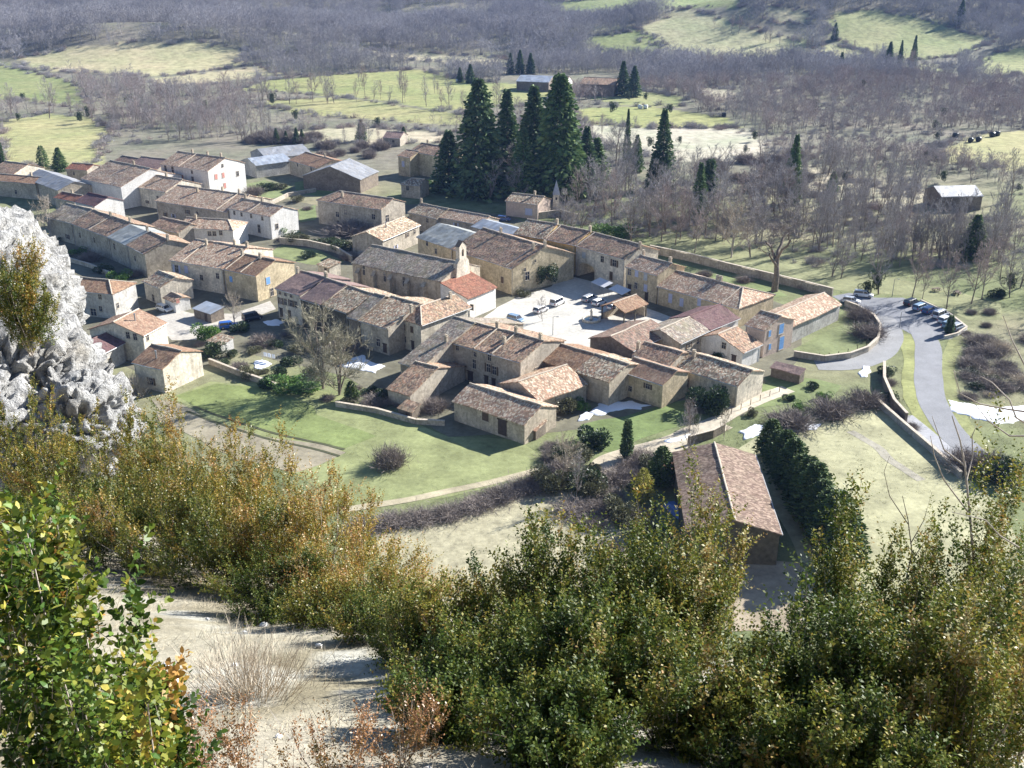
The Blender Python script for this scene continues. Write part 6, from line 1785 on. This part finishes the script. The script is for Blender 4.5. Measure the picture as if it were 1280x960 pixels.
def snow(label, poly, h=.22):
    P = np.array([U(*p)[:2] for p in poly]); c = P.mean(0)
    out = []
    for i in range(len(P)):
        a, b_ = P[i], P[(i + 1) % len(P)]
        for k in range(9): out.append(a + (b_ - a) * k / 9)
    out = np.array(out)
    out = out + (np.stack([vnoise(xy3(out[:, 0], out[:, 1], 1.7)), vnoise(xy3(out[:, 0], out[:, 1], 1.7, 3.3))], 1) - .5) * 1.1
    out = c + (out - c) * (.78 + .44 * fbm(xy3(out[:, 0], out[:, 1], .9, 8.0), 3))[:, None]
    h = h * .35
    n_ = len(out)
    V = []
    for s_, z in ((1.0, -.05), (.96, h * .5), (.82, h * .9), (.45, h), (.0, h * 1.1)):
        for q in out:
            p = c + (q - c) * s_
            V.append((p[0] - c[0], p[1] - c[1], z + (.05 * float(vnoise(np.array([[p[0], p[1], 0]]))[0]) if z > 0 else 0)))
    F = [(j * n_ + i, j * n_ + (i + 1) % n_, (j + 1) * n_ + (i + 1) % n_, (j + 1) * n_ + i) for j in range(4) for i in range(n_)]
    me = bpy.data.meshes.new('snow_patch'); me.from_pydata(V, [], F); me.materials.append(M['snow'])
    me.polygons.foreach_set('use_smooth', [True] * len(F)); me.update()
    return tag(link('snow_patch', me, None, (c[0], c[1], .02)), label, 'snow')
snow('shaded blue snow patch below the salmon roofed house', [(738, 515), (750, 504), (770, 502), (790, 501), (810, 506), (800, 511), (770, 513), (748, 520)], .4)
snow('small sunlit heap of snow beside the grey-green shrub', [(723, 521), (732, 515), (741, 517), (736, 525), (726, 526)], .5)
snow('shaded blue snow patch in the garden of the terrace', [(426, 458), (440, 446), (455, 444), (462, 452), (482, 458), (472, 466), (448, 464)], .3)
snow('sunlit snow bank beside the barn hedge', [(924, 540), (940, 531), (960, 533), (950, 543), (930, 549)], .5)
snow('sunlit snow strip along the top of the pale meadow', [(980, 536), (1000, 530), (1024, 531), (1020, 538), (990, 541)], .3)
snow('large sunlit snow field below the right bank', [(1186, 500), (1210, 504), (1240, 510), (1290, 506), (1290, 526), (1245, 530), (1215, 524), (1192, 514)], .4)
snow('bright snow heap in the dirt yard below the barn', [(862, 740), (872, 722), (890, 716), (896, 734), (884, 760), (866, 768)], .5)
snow('snow left on the stones above the lane', [(1072, 466), (1082, 458), (1092, 460), (1084, 468), (1076, 472)], .4)
snow('narrow snow strip on the garden terrace by the cypress', [(828, 552), (848, 546), (862, 542), (858, 548), (838, 555)], .25)
snow('small shaded snow patch beside the cream house', [(332, 402), (344, 399), (356, 402), (350, 407), (336, 407)], .15)
snow('shaded snow scraps behind the white gable', [(316, 452), (326, 449), (336, 455), (328, 462), (318, 459)], .2)
snow('shaded snow under the pollarded tree', [(395, 436), (410, 430), (424, 432), (432, 440), (412, 442)], .15)
snow('tiny bright snow spot on the far upper meadow', [(785, 60), (790, 56), (794, 58), (789, 63)], .5)

# fountain, awnings, pavilion
P = U(739, 401)
ft = thing('fountain', 'stone fountain basin with pillar on the square', 'fountain', P)
m_ = MB(); m_.lathe([(2.0, 0), (2.05, .55), (1.85, .6), (1.7, .58), (1.65, .2), (0.05, .18)], 20)
link('basin', m_.mesh('basin', M['w_cream'], True), ft)
m_ = MB(); m_.lathe([(.45, .1), (.4, .5), (.26, .6), (.24, 2.0), (.36, 2.1), (.36, 2.25), (.2, 2.4), (.12, 2.8)], 12)
link('pillar', m_.mesh('pillar', M['w_cream'], True), ft)
m_ = MB(); m_.lathe([(1.66, .40), (.02, .41)], 20)
link('water', m_.mesh('water', m_plain('fountain_water', (.03, .05, .06), .08, .2, 2, spec=.6)), ft)
pav = thing('pavilion', 'open tiled market pavilion on posts beside the fountain', 'pavilion')
A, B, D_ = U(781, 391, 3.0), U(811, 379.5, 3.0), None
a = nrm(B - A); p = np.array([-a[1], a[0], 0]); L_ = np.linalg.norm(B - A)
ang = math.atan2(a[1], a[0]); pav.location = (*((A + B) / 2)[:2], 0); pav.rotation_euler = (0, 0, ang)
hwp, hp, H2 = 3.4, 1.35, L_ / 2
bm = bmesh.new(); uvl = bm.loops.layers.uv.new('UVMap')
for q in ([(-H2, 0, 3.0), (H2, 0, 3.0), (H2, hwp, 3 + hp), (-H2, hwp, 3 + hp)], [(H2, 2 * hwp, 3.0), (-H2, 2 * hwp, 3.0), (-H2, hwp, 3 + hp), (H2, hwp, 3 + hp)]):
    f = bm.faces.new([bm.verts.new(v) for v in q])
    for lp, uvc in zip(f.loops, ((0, 0), (L_, 0), (L_, 3.7), (0, 3.7))): lp[uvl].uv = uvc
bmesh.ops.remove_doubles(bm, verts=bm.verts[:], dist=.01)
ex = bmesh.ops.extrude_edge_only(bm, edges=[e for e in bm.edges if len(e.link_faces) == 1])
for v in [q for q in ex['geom'] if isinstance(q, bmesh.types.BMVert)]: v.co.z -= .18
me = bpy.data.meshes.new('roof'); bm.to_mesh(me); bm.free(); me.materials.append(M['r_orange'])
pr = link('roof', me, pav)
m_ = MB(); m_.tube([(-H2, hwp, 3.05 + hp), (H2, hwp, 3.05 + hp)], .14, 6); link('ridge_tiles', m_.mesh('ridge_tiles', M['ridge']), pr)
for sx in (-1, 0, 1):
    for yy_ in (.4, 2 * hwp - .4):
        m_ = MB(); m_.box((sx * (H2 - .35), yy_, 1.45), (.24, .24, 3.0)); link('post', m_.mesh('post', M['w_wood']), pav)
m_ = MB(); m_.box((H2 - .5, hwp, 1.1), (.4, 2 * hwp - 1.2, 2.2)); m_.box((0, 2 * hwp - .5, .7), (L_ - 1.2, .35, 1.4)); link('low_wall', m_.mesh('low_wall', M['w_warm']), pav)
m_ = MB(); m_.box((0, .4, 2.9), (L_ - .3, .2, .25)); m_.box((0, 2 * hwp - .4, 2.9), (L_ - .3, .2, .25)); link('beam', m_.mesh('beam', M['w_wood']), pav)
for i, (px, py) in enumerate(((752, 366), (774, 375))):
    P = U(px, py)
    aw = thing('awning', 'pale cafe awning on posts, ' + ('nearer the archway' if i == 0 else 'nearer the fountain pavilion'), 'awning', P, R(-58))
    m_ = MB(); m_.add([(-2.6, -1.3, 2.2), (2.6, -1.3, 2.2), (2.6, 1.3, 2.9), (-2.6, 1.3, 2.9), (-2.6, -1.3, 2.12), (2.6, -1.3, 2.12), (2.6, 1.3, 2.82), (-2.6, 1.3, 2.82)], [(0, 1, 2, 3), (7, 6, 5, 4), (0, 4, 5, 1), (1, 5, 6, 2), (2, 6, 7, 3), (3, 7, 4, 0)])
    link('canvas', m_.mesh('canvas', m_plain('awning_canvas', (.62, .62, .64), .8, .1)), aw)
    for sx in (-2.4, 2.4):
        for sy in (-1.2, 1.2):
            m_ = MB(); m_.tube([(sx, sy, 0), (sx, sy, 2.2 if sy < 0 else 2.8)], .04, 6); link('post', m_.mesh('post', M['metal']), aw)
# little spire behind the pink cottage
P = U(695, 262)
tw = thing('pigeon_tower', 'small tower with pointed grey spire in front of the conifers', 'tower', P)
m_ = MB(); m_.box((0, 0, 2.4), (1.9, 1.9, 5.0), 0); link('wall', m_.mesh('wall', M['w_cream']), tw)
m_ = MB(); m_.add([(-1.1, -1.1, 4.8), (1.1, -1.1, 4.8), (1.1, 1.1, 4.8), (-1.1, 1.1, 4.8), (0, 0, 9.2)], [(0, 1, 4), (1, 2, 4), (2, 3, 4), (3, 0, 4), (3, 2, 1, 0)]); link('spire', m_.mesh('spire', m_plain('spire_slate', (.38, .40, .44), .45, .15)), tw)
m_ = MB(); m_.box((0, -.97, 3.6), (.5, .06, .8)); link('opening', m_.mesh('opening', M['pane']), tw)
# garden sheds
def shed(label, px, py, L_, w, h, rz, roof, wall):
    P = U(px, py); o = thing('shed', label, 'shed', P, R(rz))
    m_ = MB(); m_.add([(-L_ / 2, -w / 2, -.2), (L_ / 2, -w / 2, -.2), (L_ / 2, w / 2, -.2), (-L_ / 2, w / 2, -.2), (-L_ / 2, -w / 2, h), (L_ / 2, -w / 2, h), (L_ / 2, w / 2, h + .6), (-L_ / 2, w / 2, h + .6)], [(0, 1, 5, 4), (1, 2, 6, 5), (2, 3, 7, 6), (3, 0, 4, 7)]); link('wall', m_.mesh('wall', M[wall]), o)
    bm = bmesh.new(); uvl = bm.loops.layers.uv.new('UVMap')
    f = bm.faces.new([bm.verts.new(v) for v in ((-L_ / 2 - .2, -w / 2 - .25, h - .02), (L_ / 2 + .2, -w / 2 - .25, h - .02), (L_ / 2 + .2, w / 2 + .2, h + .68), (-L_ / 2 - .2, w / 2 + .2, h + .68))])
    for lp, uvc in zip(f.loops, ((0, 0), (L_, 0), (L_, w), (0, w))): lp[uvl].uv = uvc
    ex = bmesh.ops.extrude_edge_only(bm, edges=bm.edges[:])
    for v in [q for q in ex['geom'] if isinstance(q, bmesh.types.BMVert)]: v.co.z -= .1
    me = bpy.data.meshes.new('roof'); bm.to_mesh(me); bm.free(); me.materials.append(M[roof]); link('roof', me, o)
    m_ = MB(); m_.box((L_ * .2, -w / 2 - .03, h * .42), (.9, .06, h * .84)); link('door', m_.mesh('door', M['door']), o)
    return o
shed('small tiled garden shed below the street corner', 277, 437, 4.2, 3.0, 2.0, -38, 'r_mott', 'w_white')
shed('open fronted hut beside the low garden wall', 512, 520, 3.0, 2.2, 1.6, -35, 'r_brown', 'w_dark')
shed('little tiled shed beside the church end of the terrace', 412, 343, 4.5, 3.6, 2.6, -42, 'r_mott', 'w_cream')
shed('dark carport under the row house eaves', 262, 398, 6, 3.4, 2.2, -38, 's_blue', 'w_dark')
shed('tin lean-to beside the snowy heap near the outbuilding', 665, 543, 3.5, 3, 1.8, -35, 'r_rose', 'w_dark')
shed('ruined tiled hut at the corner of the barn', 850, 600, 4, 3, 1.6, 20, 'r_red', 'w_stone')

# cars
def loft(m_, secs, n_mat=0):
    V = [p for s_ in secs for p in s_]; k = len(secs[0])
    F = [(j * k + i, j * k + (i + 1) % k, (j + 1) * k + (i + 1) % k, (j + 1) * k + i) for j in range(len(secs) - 1) for i in range(k)]
    F += [tuple(range(k))[::-1], tuple((len(secs) - 1) * k + i for i in range(k))]
    m_.add(V, F, n_mat)
M['tyre'] = m_plain('tyre', (.02, .02, .02), .8, .2)
M['rim'] = m_plain('rim', (.4, .4, .41), .35, .1, 2, .7)
M['lamp'] = m_plain('lamp_glass', (.75, .75, .72), .15, .05, 2, spec=.7)
M['tail'] = m_plain('tail_glass', (.4, .02, .02), .2, .05, 2, spec=.6)
M['car_glass'] = m_plain('car_glass', (.03, .035, .045), .06, .1, 1, spec=.8)
def car_parts(kind):
    L_ = {'hatch': 4.0, 'estate': 4.4, 'van': 4.4}[kind]; h = {'hatch': 1.48, 'estate': 1.5, 'van': 1.82}[kind]; w = .87
    hood = {'hatch': .88, 'estate': .9, 'van': .98}[kind]
    def sec(x, zb, zt, hw_): return [(x, -hw_, zb + .12), (x, -hw_ * .96, zb), (x, hw_ * .96, zb), (x, hw_, zb + .12), (x, hw_, zt - .18), (x, hw_ * .9, zt), (x, -hw_ * .9, zt), (x, -hw_, zt - .18)]
    b_ = MB(); H = L_ / 2
    loft(b_, [sec(-H, .42, .78, w * .88), sec(-H + .12, .28, hood + .02, w * .96), sec(-H + .9, .22, hood + .06, w), sec(0, .22, hood + .04, w), sec(H - 1.25, .22, hood + .02, w), sec(H - .55, .24, hood - .06, w * .98), sec(H - .12, .3, hood - .2, w * .92), sec(H, .4, hood - .3, w * .82)])
    body = b_.mesh('car_body', M['rim'], False)
    g = MB()
    def cs(x, z, hw_): return [(x, -hw_, z), (x, hw_, z)]
    xr0, xr1 = (-H + .25, H - 1.55) if kind != 'van' else (-H + .12, H - 1.35)
    bb = [(-H + .06, hood), (H - 1.0, hood)]
    zt = h
    V = [(bb[0][0], -w * .93, hood), (bb[0][0], w * .93, hood), (bb[1][0], -w * .9, hood), (bb[1][0], w * .9, hood), (xr0, -w * .74, zt - .05), (xr0, w * .74, zt - .05), (xr1, -w * .74, zt - .05), (xr1, w * .74, zt - .05)]
    g.add(V, [(0, 2, 6, 4), (3, 1, 5, 7), (1, 0, 4, 5), (2, 3, 7, 6)])
    glass = g.mesh('car_windows', M['car_glass'])
    r = MB(); loft(r, [[(x, -w * .76, zt - .08), (x, w * .76, zt - .08), (x, w * .66, zt), (x, -w * .66, zt)] for x in (xr0 - .05, (xr0 + xr1) / 2, xr1 + .05)])
    for sx, s_ in ((1, -1), (1, 1)):   # pillars
        for (q0, q1) in (((bb[0][0], w * .935), (xr0, w * .75)), ((bb[1][0], w * .905), (xr1, w * .75)), ((0, w * .93), (-.02, w * .755))):
            r.tube([(q0[0], s_ * q0[1], hood - .02), (q1[0], s_ * q1[1], zt - .05)], .05, 4)
    roof = r.mesh('car_roof', M['rim'])
    t_ = MB(); t_.tube([(0, -.11, 0), (0, .11, 0)], .32, 14); tyre = t_.mesh('tyre', M['tyre'])
    t_ = MB(); t_.tube([(0, -.12, 0), (0, .12, 0)], .19, 10); rim = t_.mesh('rim', M['rim'])
    lp = MB(); lp.box((0, 0, 0), (.14, .36, .16), 0, .8); lampm = lp.mesh('headlight', M['lamp'])
    tp = MB(); tp.box((0, 0, 0), (.1, .22, .3), 0, .85); tail = tp.mesh('taillight', M['tail'])
    return dict(L=L_, w=w, hood=hood, body=body, glass=glass, roof=roof, tyre=tyre, rim=rim, lamp=lampm, tail=tail)
CP = {k: car_parts(k) for k in ('hatch', 'estate', 'van')}
PAINT = {k: m_plain('paint_' + k, c_, .28, .05, 1.0, .15, .6) for k, c_ in dict(white=(.72, .72, .72), silver=(.42, .44, .46), blue=(.06, .12, .30), dark=(.03, .035, .045), sky=(.25, .36, .48), red=(.30, .03, .03), grey=(.17, .18, .19), brightblue=(.04, .16, .55)).items()}
def car(kind, px, py, head, paint, label, group=None):
    c = CP[kind]; P = U(px, py); o = thing('parked_car', label, 'car', (P[0], P[1], .05), R(head), group)
    bo = link('body', c['body'], o); rf = link('roof', c['roof'], o); link('windows', c['glass'], o)
    for q in (bo, rf):
        q.material_slots[0].link = 'OBJECT'; q.material_slots[0].material = PAINT[paint]
    H = c['L'] / 2
    for sx in (-H + .78, H - .82):
        for sy in (-1, 1):
            wh = link('wheel', c['tyre'], o, (sx, sy * (c['w'] - .1), .32)); link('rim', c['rim'], wh)
    for sy in (-1, 1):
        link('headlight', c['lamp'], o, (H - .07, sy * .56, c['hood'] - .34)); link('taillight', c['tail'], o, (-H + .03, sy * .68, .72))
    return o
G1 = 'cars parked on the square'; G2 = 'cars in the car park'
car('hatch', 645, 402, -38, 'sky', 'small silver-blue car alone at the left of the square', G1)
car('hatch', 676, 390, 52, 'white', 'white car in the middle of the square', G1)
car('van', 697, 381, 55, 'white', 'white high-roofed van on the square', G1)
car('estate', 737, 376, 50, 'silver', 'silver estate car at the edge of the shade on the square', G1)
car('hatch', 749, 381, 48, 'white', 'whitish car parked right beside the silver estate', G1)
car('hatch', 768, 386, 48, 'white', 'white car half under the tiled pavilion', G1)
car('estate', 1079, 371, -24, 'white', 'white car parked alone at the entrance of the car park', G2)
car('hatch', 1064, 379, -24, 'white', 'white car half hidden behind the barn end', G2)
car('estate', 1139, 381, 38, 'dark', 'dark car at the left end of the parked row', G2)
car('estate', 1150, 387, 38, 'sky', 'pale blue car second in the parked row', G2)
car('hatch', 1161, 391, 38, 'blue', 'dark blue car in the middle of the parked row', G2)
car('van', 1175, 397, 38, 'white', 'white high car in the parked row', G2)
car('hatch', 1181, 403, 38, 'white', 'low white car beside the white high car', G2)
car('hatch', 1186, 409, 38, 'sky', 'light blue car near the small cypress', G2)
car('hatch', 1196, 412, 38, 'silver', 'silver car at the right end of the parked row', G2)
car('hatch', 183, 334, -30, 'brightblue', 'bright blue car in the shade of the left terrace')
car('hatch', 206, 389, -35, 'white', 'white car beside the tiny tiled annex')
car('van', 316, 400, 40, 'dark', 'dark van parked beside the cream house')
car('hatch', 286, 410, 20, 'brightblue', 'bright blue car behind the small garden shed')
car('hatch', 630, 276, -20, 'blue', 'blue car behind the blue-grey metal roof')
# lamp posts, benches, posts, bales
def lamp_post(label, px, py, h):
    P = U(px, py); o = thing('street_lamp', label, 'lamp post', P)
    m_ = MB(); m_.tube([(0, 0, 0), (0, 0, h)], [.09, .05], 8); link('pole', m_.mesh('pole', M['metal']), o)
    m_ = MB(); m_.tube([(0, 0, h), (.35, 0, h + .15), (.8, 0, h + .12)], .04, 6); link('arm', m_.mesh('arm', M['metal']), o)
    m_ = MB(); m_.box((.95, 0, h + .08), (.5, .2, .12), 0, .8); link('lamp_head', m_.mesh('lamp_head', M['metal']), o)
lamp_post('lamp post on the lawn edge of the car park', 1115, 371, 4.2)
lamp_post('lamp post beside the kink of lane and road', 1124, 410, 3.6)
lamp_post('lamp post on the square near the front houses', 691, 419, 4.0)
lamp_post('lamp post at the back of the square', 740, 284, 6.0)
for i, (px, py, lb) in enumerate(((1170, 364, 'wooden picnic table under the bare trees'), (1196, 368, 'wooden picnic table nearer the lawn edge'))):
    P = U(px, py); o = thing('picnic_table', lb, 'table', P, R(20 + 40 * i))
    m_ = MB(); m_.box((0, 0, .74), (1.9, .8, .07)); link('tabletop', m_.mesh('tabletop', M['sh_brown']), o)
    for sy in (-1, 1):
        m_ = MB(); m_.box((0, sy * .72, .44), (1.9, .28, .06)); link('bench', m_.mesh('bench', M['sh_brown']), o)
        m_ = MB(); m_.box((sy * .7, 0, .36), (.1, 1.5, .1)); m_.box((sy * .7, -.3, .36), (.1, .1, .75)); m_.box((sy * .7, .3, .36), (.1, .1, .75)); link('leg', m_.mesh('leg', M['sh_brown']), o)
M['wrap'] = m_plain('bale_wrap', (.03, .035, .03), .35, .2)
M['wrapw'] = m_plain('bale_wrap_white', (.7, .7, .68), .4, .1)
def bale(px, py, mat, label, group):
    P = G(px, py); m_ = MB(); m_.tube([(-.75, 0, .75), (-.7, 0, .75), (.7, 0, .75), (.75, 0, .75)], [.62, .78, .78, .62], 14)
    tag(link('hay_bale', m_.mesh('hay_bale', M[mat], True), None, P, random.uniform(0, 3), 1.35), label, 'bale', group)
for px, py in ((1194, 172), (1213, 178), (1223, 177), (1240, 171), (1246, 170), (905, 146)):
    bale(px, py, 'wrap', 'dark wrapped bale on a pale field at the right', 'dark bales')
for px, py in ((800, 136), (807, 136), (572, 103)):
    bale(px, py, 'wrapw', 'white wrapped bale on the field beyond the conifers', 'white bales')
# fence of the orchard and posts in the gardens
for k in range(9):
    t_ = k / 8; P = U(1000 + 95 * t_, 446 - 22 * t_ ** 2 + 6 * math.sin(t_ * 3))
    m_ = MB(); m_.box((0, 0, .6), (.1, .1, 1.3)); tag(link('fence_post', m_.mesh('fence_post', M['sh_brown']), None, P), 'wooden post of the orchard lawn fence', 'post', 'orchard fence posts')
for k in range(7):
    P = U(902 + 12 * k, 523 - 5.5 * k); m_ = MB(); m_.box((0, 0, .55), (.1, .1, 1.2)); tag(link('fence_post', m_.mesh('fence_post', M['sh_brown']), None, P), 'wooden post along the dirt lane', 'post', 'posts along the lane')
# washing line
P = U(338, 452); o = thing('washing_line', 'washing line with white sheets in the terrace garden', 'washing line', P, R(-30))
for sx in (-2, 2):
    m_ = MB(); m_.tube([(sx, 0, 0), (sx, 0, 1.8)], .04, 6); link('post', m_.mesh('post', M['metal']), o)
m_ = MB(); m_.tube([(-2, 0, 1.75), (0, 0, 1.65), (2, 0, 1.75)], .012, 4); link('line', m_.mesh('line', M['metal']), o)
for sx, c_ in ((-1.2, .5), (-.2, .6), (.9, .5)):
    m_ = MB(); m_.box((sx, 0, 1.3), (.8, .05, .8)); link('sheet', m_.mesh('sheet', M['snow']), o)
# blue tarpaulin by the barn
P = U(846, 640); m_ = MB(); m_.add([(-.8, -2, .7), (.8, -2, .6), (.8, 2, .6), (-.8, 2, .75), (-1, -2.2, 0), (1, -2.2, 0), (1, 2.2, 0), (-1, 2.2, 0), (0, 0, 1.0)], [(0, 1, 8), (1, 2, 8), (2, 3, 8), (3, 0, 8), (4, 5, 1, 0), (5, 6, 2, 1), (6, 7, 3, 2), (7, 4, 0, 3)])
tag(link('covered_woodpile', m_.mesh('covered_woodpile', m_plain('tarpaulin', (.12, .2, .45), .5, .2)), None, P, R(25)), 'woodpile under a blue tarpaulin beside the barn', 'woodpile')
# extension of the barn roof on the side of the hedge is part of the barn
# ------------------------------------------------------------------ the air
hb = MB(); hb.box((0, 1185, 190), (6300, 2530, 460))
hm, ht, hbs = nmat('haze_air')
ht.nodes.remove(hbs)
pv = N(ht, 'ShaderNodeVolumePrincipled')
pv.inputs['Color'].default_value = (.28, .46, 1.0, 1)
pv.inputs['Density'].default_value = HAZE
pv.inputs['Anisotropy'].default_value = .0
ht.links.new(pv.outputs[0], ht.nodes['Material Output'].inputs['Volume'])
if HAZE > 0:
    ho = link('haze', hb.mesh('haze', hm)); ho['kind'] = 'stuff'; ho['label'] = 'thin bluish haze filling the valley air'
